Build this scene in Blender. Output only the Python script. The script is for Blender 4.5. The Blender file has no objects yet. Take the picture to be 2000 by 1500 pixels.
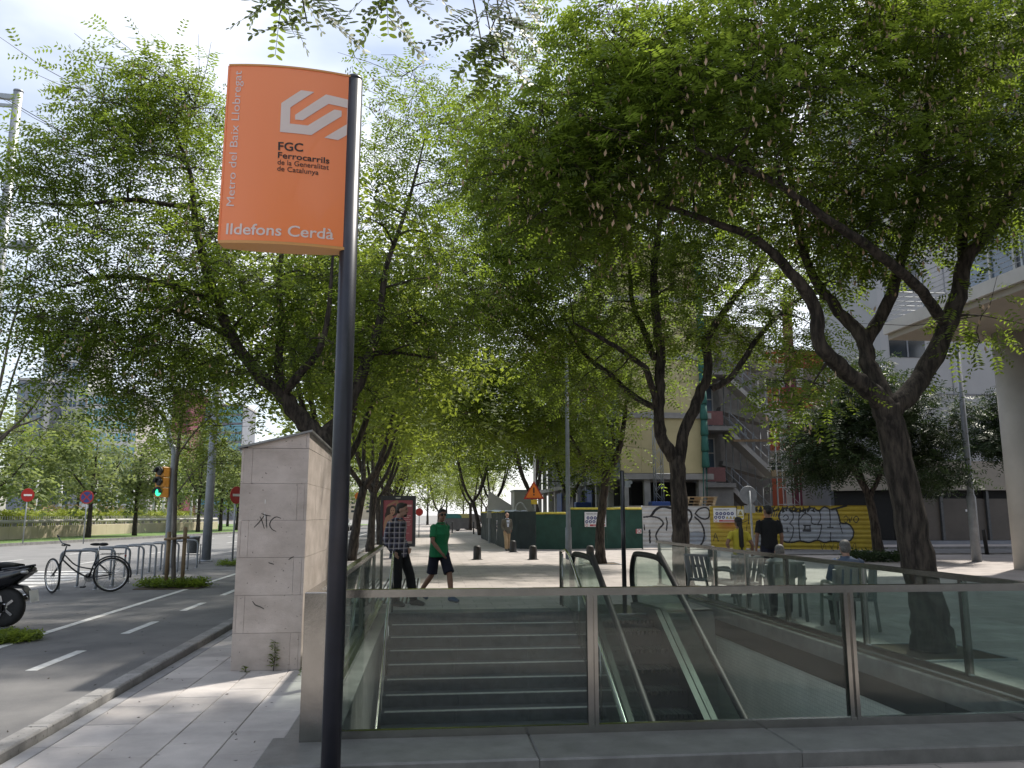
import bpy, bmesh, math, random
import numpy as np
from mathutils import Vector, Matrix
from mathutils.geometry import tessellate_polygon

random.seed(7); rng = np.random.default_rng(7)
sc = bpy.context.scene
col = sc.collection
R = math.radians

# ------------------------------------------------------------------ camera
F, CX, CY, CAMH = 1560.0, 1000.0, 750.0, 1.6          # in pixels of the 2000x1500 photograph
PIT, YAW = math.atan(255 / F), R(6.0)
cd = bpy.data.cameras.new('camera'); cam = bpy.data.objects.new('camera', cd); col.objects.link(cam)
cd.sensor_fit = 'HORIZONTAL'; cd.sensor_width = 36.0; cd.lens = 36.0 * F / 2000.0
cd.clip_start = 0.05; cd.clip_end = 3000
cam.location = (0, 0, CAMH); cam.rotation_euler = (math.pi / 2 + PIT, 0, -YAW)
sc.camera = cam
# ------------------------------------------------------------------ sky, sun, exposure
SUN_EL, SUN_AZ = R(56), R(47)       # azimuth measured from the street axis (+Y) towards +X
w = bpy.data.worlds.new('World'); sc.world = w; w.use_nodes = True
nt = w.node_tree; nt.nodes.clear()
bg = nt.nodes.new('ShaderNodeBackground'); wo = nt.nodes.new('ShaderNodeOutputWorld')
sky = nt.nodes.new('ShaderNodeTexSky'); sky.sky_type = 'NISHITA'; sky.sun_disc = False
sky.sun_elevation = SUN_EL; sky.sun_rotation = SUN_AZ
sky.air_density = 1.0; sky.dust_density = 1.3; sky.ozone_density = 1.0
tc = nt.nodes.new('ShaderNodeTexCoord')
mp = nt.nodes.new('ShaderNodeMapping'); mp.inputs['Scale'].default_value = (1, 1, 2.2)
nz = nt.nodes.new('ShaderNodeTexNoise'); nz.inputs['Scale'].default_value = 1.6; nz.inputs['Detail'].default_value = 6
rp = nt.nodes.new('ShaderNodeValToRGB'); rp.color_ramp.elements[0].position = 0.42; rp.color_ramp.elements[1].position = 0.66
mx = nt.nodes.new('ShaderNodeMix'); mx.data_type = 'RGBA'
mx.inputs['B'].default_value = (9.0, 9.2, 9.7, 1)      # thin bright high cloud all over the sky
ml = nt.nodes.new('ShaderNodeMath'); ml.operation = 'MULTIPLY_ADD'; ml.inputs[1].default_value = 0.78; ml.inputs[2].default_value = 0.08
nt.links.new(tc.outputs['Generated'], mp.inputs['Vector']); nt.links.new(mp.outputs['Vector'], nz.inputs['Vector'])
nt.links.new(nz.outputs['Fac'], rp.inputs['Fac']); nt.links.new(rp.outputs['Color'], ml.inputs[0])
nt.links.new(ml.outputs[0], mx.inputs['Factor']); nt.links.new(sky.outputs['Color'], mx.inputs['A'])
nt.links.new(mx.outputs['Result'], bg.inputs['Color']); bg.inputs['Strength'].default_value = 0.1
nt.links.new(bg.outputs['Background'], wo.inputs['Surface'])
sd = bpy.data.lights.new('sun', 'SUN'); sun = bpy.data.objects.new('sun', sd); col.objects.link(sun)
sd.energy = 3.3; sd.angle = R(2.0); sd.color = (1.0, 0.94, 0.84)
dirv = Vector((math.sin(SUN_AZ) * math.cos(SUN_EL), math.cos(SUN_AZ) * math.cos(SUN_EL), math.sin(SUN_EL)))
sun.rotation_euler = dirv.to_track_quat('Z', 'Y').to_euler(); sun.location = (20, 10, 40)
sc.view_settings.view_transform = 'Standard'; sc.view_settings.look = 'None'
sc.view_settings.exposure = 0.8; sc.view_settings.gamma = 1.0; sc.view_settings.use_curve_mapping = False
sc.cycles.use_denoising = True; sc.cycles.max_bounces = 8; sc.cycles.transparent_max_bounces = 24
sc.cycles.diffuse_bounces = 4; sc.cycles.caustics_reflective = False; sc.cycles.caustics_refractive = False
sc.cycles.sample_clamp_indirect = 8

# ------------------------------------------------------------------ pixel -> place
_fw = np.array([math.sin(YAW) * math.cos(PIT), math.cos(YAW) * math.cos(PIT), math.sin(PIT)])
_rt = np.array([math.cos(YAW), -math.sin(YAW), 0.0]); _up = np.cross(_rt, _fw)
def ray(px, py): return _fw + _rt * (px - CX) / F + _up * (CY - py) / F
def G(px, py, z=0.0):
    r = ray(px, py); t = (z - CAMH) / r[2]; return Vector(r * t + [0, 0, CAMH])
def AY(px, py, Y):
    r = ray(px, py); return Vector(r * Y / r[1] + [0, 0, CAMH])
def AX(px, py, X):
    r = ray(px, py); return Vector(r * X / r[0] + [0, 0, CAMH])

# ------------------------------------------------------------------ materials
MATS = {}
def newmat(name):
    m = bpy.data.materials.new(name); m.use_nodes = True
    n = m.node_tree; b = n.nodes['Principled BSDF']; MATS[name] = m
    return m, n, b
def N(n, t, **kw):
    x = n.nodes.new(t)
    for k, v in kw.items():
        if k in x.inputs: x.inputs[k].default_value = v
        else: setattr(x, k, v)
    return x
def L(n, a, b): n.links.new(a, b)
def c4(c): return (c[0], c[1], c[2], 1.0)
def mat(name, c1, c2=None, scale=6.0, rough=0.7, metal=0.0, bump=0.0, bscale=None, detail=6.0, stretch=(1, 1, 1), rnd=0.0, spec=0.5, speck=None, coat=0.0, lo=0.35, hi=0.68):
    """principled surface: two colours mixed by noise in world space, fine bump, optional speckle and per-object variation"""
    m, n, b = newmat(name)
    b.inputs['Roughness'].default_value = rough; b.inputs['Metallic'].default_value = metal
    b.inputs['Specular IOR Level'].default_value = spec; b.inputs['Coat Weight'].default_value = coat
    geo = N(n, 'ShaderNodeNewGeometry'); mp = N(n, 'ShaderNodeMapping'); mp.inputs['Scale'].default_value = stretch
    L(n, geo.outputs['Position'], mp.inputs['Vector'])
    out = None
    if c2 is None: c2 = tuple(x * 0.82 for x in c1)
    nz = N(n, 'ShaderNodeTexNoise', Scale=scale, Detail=detail, Roughness=0.62); L(n, mp.outputs['Vector'], nz.inputs['Vector'])
    rp = N(n, 'ShaderNodeValToRGB'); rp.color_ramp.elements[0].position = lo; rp.color_ramp.elements[1].position = hi
    rp.color_ramp.elements[0].color = c4(c2); rp.color_ramp.elements[1].color = c4(c1)
    L(n, nz.outputs['Fac'], rp.inputs['Fac']); out = rp.outputs['Color']
    if speck:
        sn = N(n, 'ShaderNodeTexNoise', Scale=speck[1], Detail=3.0); L(n, geo.outputs['Position'], sn.inputs['Vector'])
        sr = N(n, 'ShaderNodeValToRGB'); sr.color_ramp.elements[0].position = speck[2]; sr.color_ramp.elements[1].position = speck[2] + 0.06
        L(n, sn.outputs['Fac'], sr.inputs['Fac'])
        mx = N(n, 'ShaderNodeMix', data_type='RGBA'); L(n, sr.outputs['Color'], mx.inputs['Factor'])
        L(n, out, mx.inputs['A']); mx.inputs['B'].default_value = c4(speck[0]); out = mx.outputs['Result']
    if rnd:
        oi = N(n, 'ShaderNodeObjectInfo'); mr = N(n, 'ShaderNodeMapRange'); mr.inputs['To Min'].default_value = 1 - rnd; mr.inputs['To Max'].default_value = 1 + rnd
        L(n, oi.outputs['Random'], mr.inputs['Value'])
        mm = N(n, 'ShaderNodeMix', data_type='RGBA', blend_type='MULTIPLY'); mm.inputs['Factor'].default_value = 1
        L(n, out, mm.inputs['A']); L(n, mr.outputs['Result'], mm.inputs['B']); out = mm.outputs['Result']
    L(n, out, b.inputs['Base Color'])
    if bump:
        bz = N(n, 'ShaderNodeTexNoise', Scale=bscale or scale * 4, Detail=8.0, Roughness=0.7); L(n, mp.outputs['Vector'], bz.inputs['Vector'])
        bp = N(n, 'ShaderNodeBump', Strength=min(1.0, bump), Distance=0.02); L(n, bz.outputs['Fac'], bp.inputs['Height']); L(n, bp.outputs['Normal'], b.inputs['Normal'])
    return m
def brickmat(name, c1, c2, cm, bw, bh, mortar, rough=0.75, offset=0.5, vec='xy', scale_n=5.0, bump=0.15):
    m, n, b = newmat(name); b.inputs['Roughness'].default_value = rough
    geo = N(n, 'ShaderNodeNewGeometry'); sp = N(n, 'ShaderNodeSeparateXYZ'); cb = N(n, 'ShaderNodeCombineXYZ')
    L(n, geo.outputs['Position'], sp.inputs[0])
    ax = {'x': 0, 'y': 1, 'z': 2}
    L(n, sp.outputs[ax[vec[0]]], cb.inputs[0]); L(n, sp.outputs[ax[vec[1]]], cb.inputs[1])
    br = N(n, 'ShaderNodeTexBrick', offset=offset); br.inputs['Scale'].default_value = 1.0
    br.inputs['Brick Width'].default_value = bw; br.inputs['Row Height'].default_value = bh; br.inputs['Mortar Size'].default_value = mortar
    br.inputs['Color1'].default_value = c4(c1); br.inputs['Color2'].default_value = c4(c2); br.inputs['Mortar'].default_value = c4(cm)
    br.inputs['Mortar Smooth'].default_value = 0.2; br.inputs['Bias'].default_value = 0.0
    L(n, cb.outputs[0], br.inputs['Vector'])
    nz = N(n, 'ShaderNodeTexNoise', Scale=scale_n, Detail=7.0); L(n, geo.outputs['Position'], nz.inputs['Vector'])
    mr = N(n, 'ShaderNodeMapRange'); mr.inputs['From Min'].default_value = 0.3; mr.inputs['From Max'].default_value = 0.7; mr.inputs['To Min'].default_value = 0.78; mr.inputs['To Max'].default_value = 1.12
    L(n, nz.outputs['Fac'], mr.inputs['Value'])
    mm = N(n, 'ShaderNodeMix', data_type='RGBA', blend_type='MULTIPLY'); mm.inputs['Factor'].default_value = 1
    L(n, br.outputs['Color'], mm.inputs['A']); L(n, mr.outputs['Result'], mm.inputs['B']); L(n, mm.outputs['Result'], b.inputs['Base Color'])
    bp = N(n, 'ShaderNodeBump', Strength=bump, Distance=0.01); bp.invert = True; L(n, br.outputs['Fac'], bp.inputs['Height']); L(n, bp.outputs['Normal'], b.inputs['Normal'])
    return m
def glassmat(name, tint, refl=1.45, rough=0.02, dirt=0.0):
    """thin pane: tinted transmission mixed with a fresnel mirror"""
    m, n, b = newmat(name); n.nodes.remove(b)
    tr = N(n, 'ShaderNodeBsdfTransparent'); tr.inputs['Color'].default_value = c4(tint)
    gl = N(n, 'ShaderNodeBsdfGlossy'); gl.inputs['Roughness'].default_value = rough
    fr = N(n, 'ShaderNodeFresnel'); bf = N(n, 'ShaderNodeNewGeometry'); im = N(n, 'ShaderNodeMapRange')   # same reflectance from both sides of the thin pane
    im.inputs['To Min'].default_value = refl; im.inputs['To Max'].default_value = 1 / refl; L(n, bf.outputs['Backfacing'], im.inputs['Value']); L(n, im.outputs['Result'], fr.inputs['IOR'])
    mx = N(n, 'ShaderNodeMixShader'); L(n, fr.outputs[0], mx.inputs[0]); L(n, tr.outputs[0], mx.inputs[1]); L(n, gl.outputs[0], mx.inputs[2])
    out = mx.outputs[0]
    if dirt:
        df = N(n, 'ShaderNodeBsdfDiffuse'); df.inputs['Color'].default_value = (0.45, 0.48, 0.45, 1)
        nz = N(n, 'ShaderNodeTexNoise', Scale=3.0, Detail=6.0); geo = N(n, 'ShaderNodeNewGeometry'); L(n, geo.outputs['Position'], nz.inputs['Vector'])
        mr = N(n, 'ShaderNodeMapRange'); mr.inputs['From Min'].default_value = 0.35; mr.inputs['From Max'].default_value = 0.75; mr.inputs['To Min'].default_value = dirt * 0.25; mr.inputs['To Max'].default_value = dirt
        L(n, nz.outputs['Fac'], mr.inputs['Value'])
        m2 = N(n, 'ShaderNodeMixShader'); L(n, mr.outputs['Result'], m2.inputs[0]); L(n, out, m2.inputs[1]); L(n, df.outputs[0], m2.inputs[2]); out = m2.outputs[0]
    L(n, out, n.nodes['Material Output'].inputs['Surface'])
    return m
def leafmat(name, dark, light, trans, tw=0.42):
    m, n, b = newmat(name); n.nodes.remove(b)
    at = N(n, 'ShaderNodeAttribute', attribute_name='tint')
    mx = N(n, 'ShaderNodeMix', data_type='RGBA'); L(n, at.outputs['Fac'], mx.inputs['Factor']); mx.inputs['A'].default_value = c4(dark); mx.inputs['B'].default_value = c4(light)
    df = N(n, 'ShaderNodeBsdfPrincipled'); df.inputs['Roughness'].default_value = 0.5; df.inputs['Specular IOR Level'].default_value = 0.3; L(n, mx.outputs['Result'], df.inputs['Base Color'])
    tm = N(n, 'ShaderNodeMix', data_type='RGBA'); L(n, at.outputs['Fac'], tm.inputs['Factor']); tm.inputs['A'].default_value = c4(tuple(x * 0.55 for x in trans)); tm.inputs['B'].default_value = c4(trans)
    tl = N(n, 'ShaderNodeBsdfTranslucent'); L(n, tm.outputs['Result'], tl.inputs['Color'])
    ms = N(n, 'ShaderNodeMixShader'); ms.inputs[0].default_value = tw; L(n, df.outputs[0], ms.inputs[1]); L(n, tl.outputs[0], ms.inputs[2])
    L(n, ms.outputs[0], n.nodes['Material Output'].inputs['Surface'])
    return m
def paintmat(name, rough=0.45, metal=0.0, dirt=0.25, emit=0.0):
    """colour from the vertex attribute 'paint' (spray paint, print) with some grime"""
    m, n, b = newmat(name); b.inputs['Roughness'].default_value = rough; b.inputs['Metallic'].default_value = metal
    at = N(n, 'ShaderNodeAttribute', attribute_name='paint')
    geo = N(n, 'ShaderNodeNewGeometry'); nz = N(n, 'ShaderNodeTexNoise', Scale=2.5, Detail=8.0, Roughness=0.7); L(n, geo.outputs['Position'], nz.inputs['Vector'])
    mr = N(n, 'ShaderNodeMapRange'); mr.inputs['From Min'].default_value = 0.3; mr.inputs['From Max'].default_value = 0.7; mr.inputs['To Min'].default_value = 1 - dirt; mr.inputs['To Max'].default_value = 1.0
    L(n, nz.outputs['Fac'], mr.inputs['Value'])
    mm = N(n, 'ShaderNodeMix', data_type='RGBA', blend_type='MULTIPLY'); mm.inputs['Factor'].default_value = 1
    L(n, at.outputs['Color'], mm.inputs['A']); L(n, mr.outputs['Result'], mm.inputs['B']); L(n, mm.outputs['Result'], b.inputs['Base Color'])
    if emit:
        L(n, at.outputs['Color'], b.inputs['Emission Color']); b.inputs['Emission Strength'].default_value = emit
    return m

mat('slab', (0.50, 0.465, 0.44), (0.36, 0.335, 0.32), 2.2, 0.8, bump=0.25, bscale=60, rnd=0.13, speck=((0.10, 0.09, 0.085), 11, 0.70))
mat('slab_grey', (0.30, 0.30, 0.31), (0.22, 0.22, 0.23), 2.5, 0.8, bump=0.25, bscale=60, rnd=0.1)
mat('joint', (0.09, 0.085, 0.08), rough=0.95)
brickmat('plaza', (0.42, 0.375, 0.35), (0.36, 0.325, 0.305), (0.22, 0.20, 0.19), 0.6, 0.4, 0.008, scale_n=1.2)
mat('asphalt', (0.185, 0.18, 0.176), (0.105, 0.104, 0.106), 0.9, 0.88, bump=0.5, bscale=180, speck=((0.22, 0.21, 0.20), 90, 0.66))
mat('road_asphalt', (0.22, 0.215, 0.21), (0.17, 0.168, 0.165), 0.6, 0.9, bump=0.4, bscale=120)
mat('kerb', (0.33, 0.32, 0.31), (0.19, 0.185, 0.18), 3.5, 0.85, bump=0.4, bscale=80, rnd=0.12, speck=((0.13, 0.125, 0.12), 30, 0.62))
mat('paint_white', (0.66, 0.66, 0.64), (0.42, 0.42, 0.41), 9, 0.7, bump=0.2, bscale=90, speck=((0.2, 0.2, 0.2), 40, 0.7))
mat('earth', (0.12, 0.09, 0.06), (0.07, 0.05, 0.035), 8, 0.95, bump=0.8)
mat('grass', (0.14, 0.22, 0.05), (0.08, 0.14, 0.03), 3, 0.9, bump=0.6, bscale=60)
mat('ground', (0.26, 0.25, 0.23), (0.18, 0.175, 0.165), 0.15, 0.95)
mat('travertine', (0.61, 0.53, 0.485), (0.43, 0.365, 0.325), 2.4, 0.62, bump=0.2, bscale=40, rnd=0.07, speck=((0.17, 0.145, 0.13), 34, 0.685), stretch=(1, 1, 1.6))
mat('zinc', (0.30, 0.30, 0.30), (0.20, 0.20, 0.20), 4, 0.5, 0.6)
mat('steel', (0.36, 0.355, 0.34), (0.29, 0.285, 0.275), 6, 0.15, 1.0, bump=0.04, bscale=50, stretch=(1, 1, 1))
mat('steel_polished', (0.70, 0.69, 0.67), (0.62, 0.61, 0.59), 8, 0.12, 1.0)
mat('galvanised', (0.40, 0.42, 0.44), (0.31, 0.33, 0.35), 9, 0.5, 0.55)
mat('pole_grey', (0.27, 0.29, 0.32), (0.21, 0.225, 0.25), 5, 0.5, 0.2)
mat('granite_dark', (0.085, 0.088, 0.09), (0.05, 0.052, 0.055), 14, 0.45, bump=0.15, bscale=120, rnd=0.1, speck=((0.17, 0.17, 0.17), 160, 0.66))
mat('plinth', (0.19, 0.19, 0.185), (0.12, 0.12, 0.118), 5, 0.42, bump=0.15, bscale=90, rnd=0.08)
mat('granite_polished', (0.028, 0.030, 0.031), (0.018, 0.02, 0.02), 10, 0.5, spec=0.25)
mat('tread', (0.078, 0.09, 0.104), (0.042, 0.049, 0.058), 9, 0.5, bump=0.25, bscale=90, rnd=0.1)
mat('nosing_highlight', (0.62, 0.62, 0.60), (0.36, 0.36, 0.35), 20, 0.4, bump=0.3, bscale=120)  # edge strip, its colour brightened to carry highlights along the steps
brickmat('mosaic', (0.86, 0.82, 0.74), (0.78, 0.75, 0.68), (0.60, 0.58, 0.54), 0.05, 0.05, 0.004, rough=0.35, offset=0.0, vec='yz', scale_n=1.5)
mat('concrete', (0.34, 0.33, 0.31), (0.24, 0.23, 0.22), 1.2, 0.85, bump=0.3, bscale=25)
mat('concrete_light', (0.50, 0.48, 0.45), (0.42, 0.40, 0.375), 0.9, 0.8, bump=0.15, bscale=30)
mat('rubber', (0.018, 0.018, 0.019), (0.012, 0.012, 0.012), 8, 0.6, spec=0.25)
mat('tyre', (0.022, 0.022, 0.022), (0.014, 0.014, 0.014), 20, 0.75, bump=0.2)
mat('black_metal', (0.022, 0.024, 0.032), (0.016, 0.017, 0.022), 5, 0.33, 0.1, coat=0.3)
mat('pole_blue_black', (0.034, 0.037, 0.052), (0.026, 0.028, 0.038), 6, 0.36, 0.25)
mat('iron_bollard', (0.045, 0.042, 0.04), (0.028, 0.026, 0.025), 10, 0.55, 0.3, bump=0.3)
mat('black_plastic', (0.02, 0.02, 0.021), (0.014, 0.014, 0.015), 12, 0.5)
mat('scooter_paint', (0.008, 0.009, 0.013), (0.006, 0.006, 0.008), 3, 0.16, 0.0, coat=0.8)
mat('chrome', (0.62, 0.62, 0.62), (0.5, 0.5, 0.5), 12, 0.15, 1.0)
mat('red_lens', (0.35, 0.02, 0.015), rough=0.2)
mat('clear_lens', (0.5, 0.5, 0.5), rough=0.12, metal=0.5)
mat('sign_white', (0.72, 0.72, 0.71), (0.64, 0.64, 0.63), 5, 0.4)
mat('sign_red', (0.42, 0.025, 0.02), (0.33, 0.02, 0.018), 5, 0.4)
mat('sign_blue', (0.03, 0.05, 0.24), (0.025, 0.04, 0.19), 5, 0.4)
mat('sign_orange', (0.80, 0.22, 0.02), (0.7, 0.18, 0.02), 5, 0.4)
mat('sign_yellow', (0.72, 0.5, 0.04), rough=0.4)
mat('print_black', (0.015, 0.015, 0.016), rough=0.5)
mat('print_white', (0.78, 0.66, 0.63), (0.74, 0.62, 0.59), 4, 0.35)
mat('signal_amber', (0.50, 0.22, 0.02), (0.42, 0.18, 0.02), 6, 0.45)
mat('wood_stake', (0.30, 0.21, 0.12), (0.19, 0.13, 0.075), 9, 0.85, bump=0.5, stretch=(1, 1, 0.15))
mat('pallet_wood', (0.48, 0.36, 0.22), (0.33, 0.24, 0.14), 9, 0.85, rnd=0.15)
mat('bark', (0.085, 0.068, 0.056), (0.018, 0.014, 0.012), 16, 0.92, bump=1.0, bscale=24, stretch=(1, 1, 0.2), lo=0.40, hi=0.62)
mat('bark_grey', (0.20, 0.17, 0.145), (0.09, 0.075, 0.062), 12, 0.9, bump=0.8, bscale=30, stretch=(1, 1, 0.25))
mat('twig', (0.055, 0.043, 0.033), (0.028, 0.021, 0.017), 12, 0.85)
mat('pod', (0.55, 0.40, 0.27), (0.36, 0.24, 0.15), 14, 0.7)
leafmat('leaf', (0.030, 0.054, 0.013), (0.100, 0.142, 0.027), (0.33, 0.45, 0.05), 0.50)
leafmat('leaf_fresh', (0.055, 0.090, 0.019), (0.14, 0.19, 0.038), (0.40, 0.49, 0.06), 0.50)
leafmat('leaf_pale', (0.11, 0.145, 0.055), (0.21, 0.255, 0.10), (0.36, 0.43, 0.13))  # pale leaf colour, lightened further in place of distance haze
leafmat('leaf_dark', (0.028, 0.050, 0.022), (0.060, 0.088, 0.036), (0.07, 0.12, 0.03), 0.25)
leafmat('leaf_hedge', (0.20, 0.26, 0.04), (0.36, 0.40, 0.06), (0.40, 0.45, 0.06), 0.3)
leafmat('leaf_dry', (0.25, 0.19, 0.09), (0.42, 0.34, 0.18), (0.3, 0.25, 0.1), 0.2)
glassmat('glass_rail', (0.82, 0.885, 0.865), 1.5, 0.02, dirt=0.03)
glassmat('glass_esc', (0.73, 0.82, 0.78), 1.5, 0.04, dirt=0.07)
glassmat('glass_clear', (0.85, 0.9, 0.9), 1.45, 0.02)
mat('window_dark', (0.035, 0.045, 0.055), (0.02, 0.026, 0.03), 0.7, 0.08, spec=0.8)
mat('window_blue', (0.12, 0.18, 0.26), (0.08, 0.12, 0.17), 0.5, 0.1, spec=0.8)
mat('window_teal', (0.16, 0.40, 0.47), (0.13, 0.31, 0.38), 0.06, 0.15, spec=0.8)
mat('wall_maroon', (0.22, 0.055, 0.085), (0.17, 0.045, 0.07), 0.1, 0.7)
mat('wall_cream', (0.58, 0.50, 0.37), (0.50, 0.43, 0.31), 0.8, 0.85, bump=0.1)
mat('wall_white', (0.62, 0.61, 0.59), (0.55, 0.54, 0.52), 0.5, 0.8, bump=0.05)
mat('wall_beige', (0.33, 0.29, 0.24), (0.28, 0.25, 0.205), 0.7, 0.8, bump=0.05)
mat('wall_pale', (0.42, 0.42, 0.425), (0.37, 0.37, 0.375), 0.5, 0.8, bump=0.05)
mat('wall_red', (0.46, 0.12, 0.065), (0.40, 0.10, 0.055), 0.6, 0.8)
mat('wall_grey', (0.24, 0.25, 0.28), (0.19, 0.20, 0.22), 0.8, 0.7)
mat('shutter_brown', (0.105, 0.088, 0.072), (0.08, 0.067, 0.055), 1.0, 0.6, rnd=0.1)
mat('insulation', (0.50, 0.43, 0.24), (0.42, 0.36, 0.20), 0.7, 0.85, bump=0.2, bscale=12)
mat('net_green', (0.025, 0.12, 0.095), (0.018, 0.085, 0.065), 3, 0.8)
mat('mesh_green', (0.022, 0.075, 0.055), (0.014, 0.05, 0.037), 2.5, 0.75, bump=0.3, bscale=60, rnd=0.12)
mat('mesh_dark', (0.028, 0.040, 0.040), (0.018, 0.027, 0.027), 2.5, 0.75, bump=0.3, bscale=60, rnd=0.12)
mat('yellow_foam', (0.62, 0.52, 0.07), (0.48, 0.40, 0.06), 6, 0.7)
mat('blue_steel', (0.03, 0.075, 0.26), (0.025, 0.055, 0.18), 4, 0.5)
mat('red_steel', (0.28, 0.13, 0.125), (0.21, 0.10, 0.095), 4, 0.6)
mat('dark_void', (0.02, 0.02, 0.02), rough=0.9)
mat('bin_grey', (0.13, 0.135, 0.14), (0.08, 0.085, 0.09), 14, 0.55, 0.3)
mat('plastic_sheet', (0.62, 0.66, 0.72), (0.45, 0.5, 0.56), 3, 0.4)
mat('container_teal', (0.06, 0.22, 0.22), rough=0.5)
mat('container_yellow', (0.60, 0.55, 0.22), rough=0.5)
mat('container_body', (0.17, 0.17, 0.18), (0.12, 0.12, 0.13), 3, 0.6)
mat('car_silver', (0.36, 0.37, 0.38), rough=0.25, metal=0.6, coat=0.5)
mat('car_white', (0.62, 0.62, 0.62), rough=0.25, coat=0.6)
mat('car_dark', (0.03, 0.035, 0.045), rough=0.25, coat=0.6)
mat('skin_light', (0.45, 0.27, 0.20), (0.38, 0.215, 0.155), 18, 0.55)
mat('skin_tan', (0.27, 0.145, 0.095), (0.22, 0.115, 0.075), 18, 0.5)
mat('hair_black', (0.014, 0.011, 0.010), (0.008, 0.007, 0.006), 60, 0.5, bump=0.5, bscale=90)
mat('hair_brown', (0.035, 0.022, 0.015), (0.02, 0.013, 0.009), 60, 0.55, bump=0.5, bscale=90)
mat('hair_grey', (0.22, 0.21, 0.20), (0.09, 0.085, 0.08), 50, 0.6, bump=0.5, bscale=90)
mat('cloth_green', (0.012, 0.20, 0.075), (0.009, 0.155, 0.058), 9, 0.85, bump=0.3, bscale=25)
mat('cloth_navy', (0.012, 0.014, 0.03), (0.008, 0.009, 0.02), 9, 0.9, bump=0.3, bscale=25)
mat('cloth_black', (0.011, 0.011, 0.012), (0.007, 0.007, 0.008), 9, 0.9, bump=0.3, bscale=25)
mat('cloth_yellow', (0.60, 0.50, 0.05), (0.48, 0.40, 0.04), 9, 0.85, bump=0.3, bscale=25)
mat('cloth_grey', (0.24, 0.25, 0.26), (0.18, 0.19, 0.2), 9, 0.85, bump=0.3, bscale=25)
mat('cloth_khaki', (0.42, 0.30, 0.18), (0.34, 0.24, 0.14), 9, 0.85, bump=0.3, bscale=25)
mat('cloth_blazer', (0.13, 0.12, 0.095), (0.09, 0.083, 0.066), 9, 0.85, bump=0.3, bscale=25)
mat('cloth_shirt', (0.55, 0.60, 0.72), (0.47, 0.52, 0.63), 9, 0.85)
mat('cloth_denim', (0.085, 0.12, 0.19), (0.06, 0.085, 0.135), 9, 0.85, bump=0.3, bscale=25)
mat('shoe_dark', (0.035, 0.03, 0.026), (0.02, 0.018, 0.015), 12, 0.6)
mat('shoe_blue', (0.05, 0.09, 0.16), (0.035, 0.06, 0.11), 12, 0.6)
mat('sole_white', (0.6, 0.6, 0.58), rough=0.6)
mat('chair_grey', (0.22, 0.225, 0.22), (0.16, 0.165, 0.16), 4, 0.6)
paintmat('corrugated', 0.42, 0.0, 0.3)
paintmat('poster', 0.3, 0.0, 0.02)
paintmat('notice', 0.4, 0.0, 0.05)
# plaid cloth
m, n, b = newmat('cloth_plaid'); b.inputs['Roughness'].default_value = 0.9
tcn = N(n, 'ShaderNodeTexCoord'); sp = N(n, 'ShaderNodeSeparateXYZ'); L(n, tcn.outputs['Object'], sp.inputs[0])
xy = N(n, 'ShaderNodeMath', operation='MULTIPLY_ADD'); L(n, sp.outputs[0], xy.inputs[0]); xy.inputs[1].default_value = -0.45; L(n, sp.outputs[1], xy.inputs[2])
acc = None
for src, period, thr, colr in ((xy.outputs[0], 0.09, 0.5, (0.10, 0.10, 0.16)), (sp.outputs[2], 0.09, 0.5, (0.10, 0.10, 0.16)), (xy.outputs[0], 0.09, 0.80, (0.55, 0.5, 0.5)), (sp.outputs[2], 0.09, 0.80, (0.55, 0.5, 0.5))):
    d = N(n, 'ShaderNodeMath', operation='MULTIPLY'); d.inputs[1].default_value = 1 / period; L(n, src, d.inputs[0])
    fr = N(n, 'ShaderNodeMath', operation='FRACT'); L(n, d.outputs[0], fr.inputs[0])
    gt = N(n, 'ShaderNodeMath', operation='GREATER_THAN'); gt.inputs[1].default_value = thr; L(n, fr.outputs[0], gt.inputs[0])
    hf = N(n, 'ShaderNodeMath', operation='MULTIPLY'); hf.inputs[1].default_value = 0.6; L(n, gt.outputs[0], hf.inputs[0])
    mxn = N(n, 'ShaderNodeMix', data_type='RGBA'); L(n, hf.outputs[0], mxn.inputs['Factor']); mxn.inputs['B'].default_value = c4(colr)
    if acc is None: mxn.inputs['A'].default_value = (0.022, 0.018, 0.024, 1)
    else: L(n, acc, mxn.inputs['A'])
    acc = mxn.outputs['Result']
L(n, acc, b.inputs['Base Color'])
# sign face: translucent orange acrylic; green signal lens that gives light
m, n, b = newmat('sign_face'); b.inputs['Base Color'].default_value = (0.96, 0.262, 0.085, 1); b.inputs['Roughness'].default_value = 0.32; b.inputs['Coat Weight'].default_value = 0.2
m, n, b = newmat('sign_trim'); b.inputs['Base Color'].default_value = (0.66, 0.33, 0.11, 1); b.inputs['Roughness'].default_value = 0.4
m, n, b = newmat('signal_green'); b.inputs['Base Color'].default_value = (0.02, 0.4, 0.2, 1); b.inputs['Emission Color'].default_value = (0.05, 0.9, 0.45, 1); b.inputs['Emission Strength'].default_value = 0.9

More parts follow.
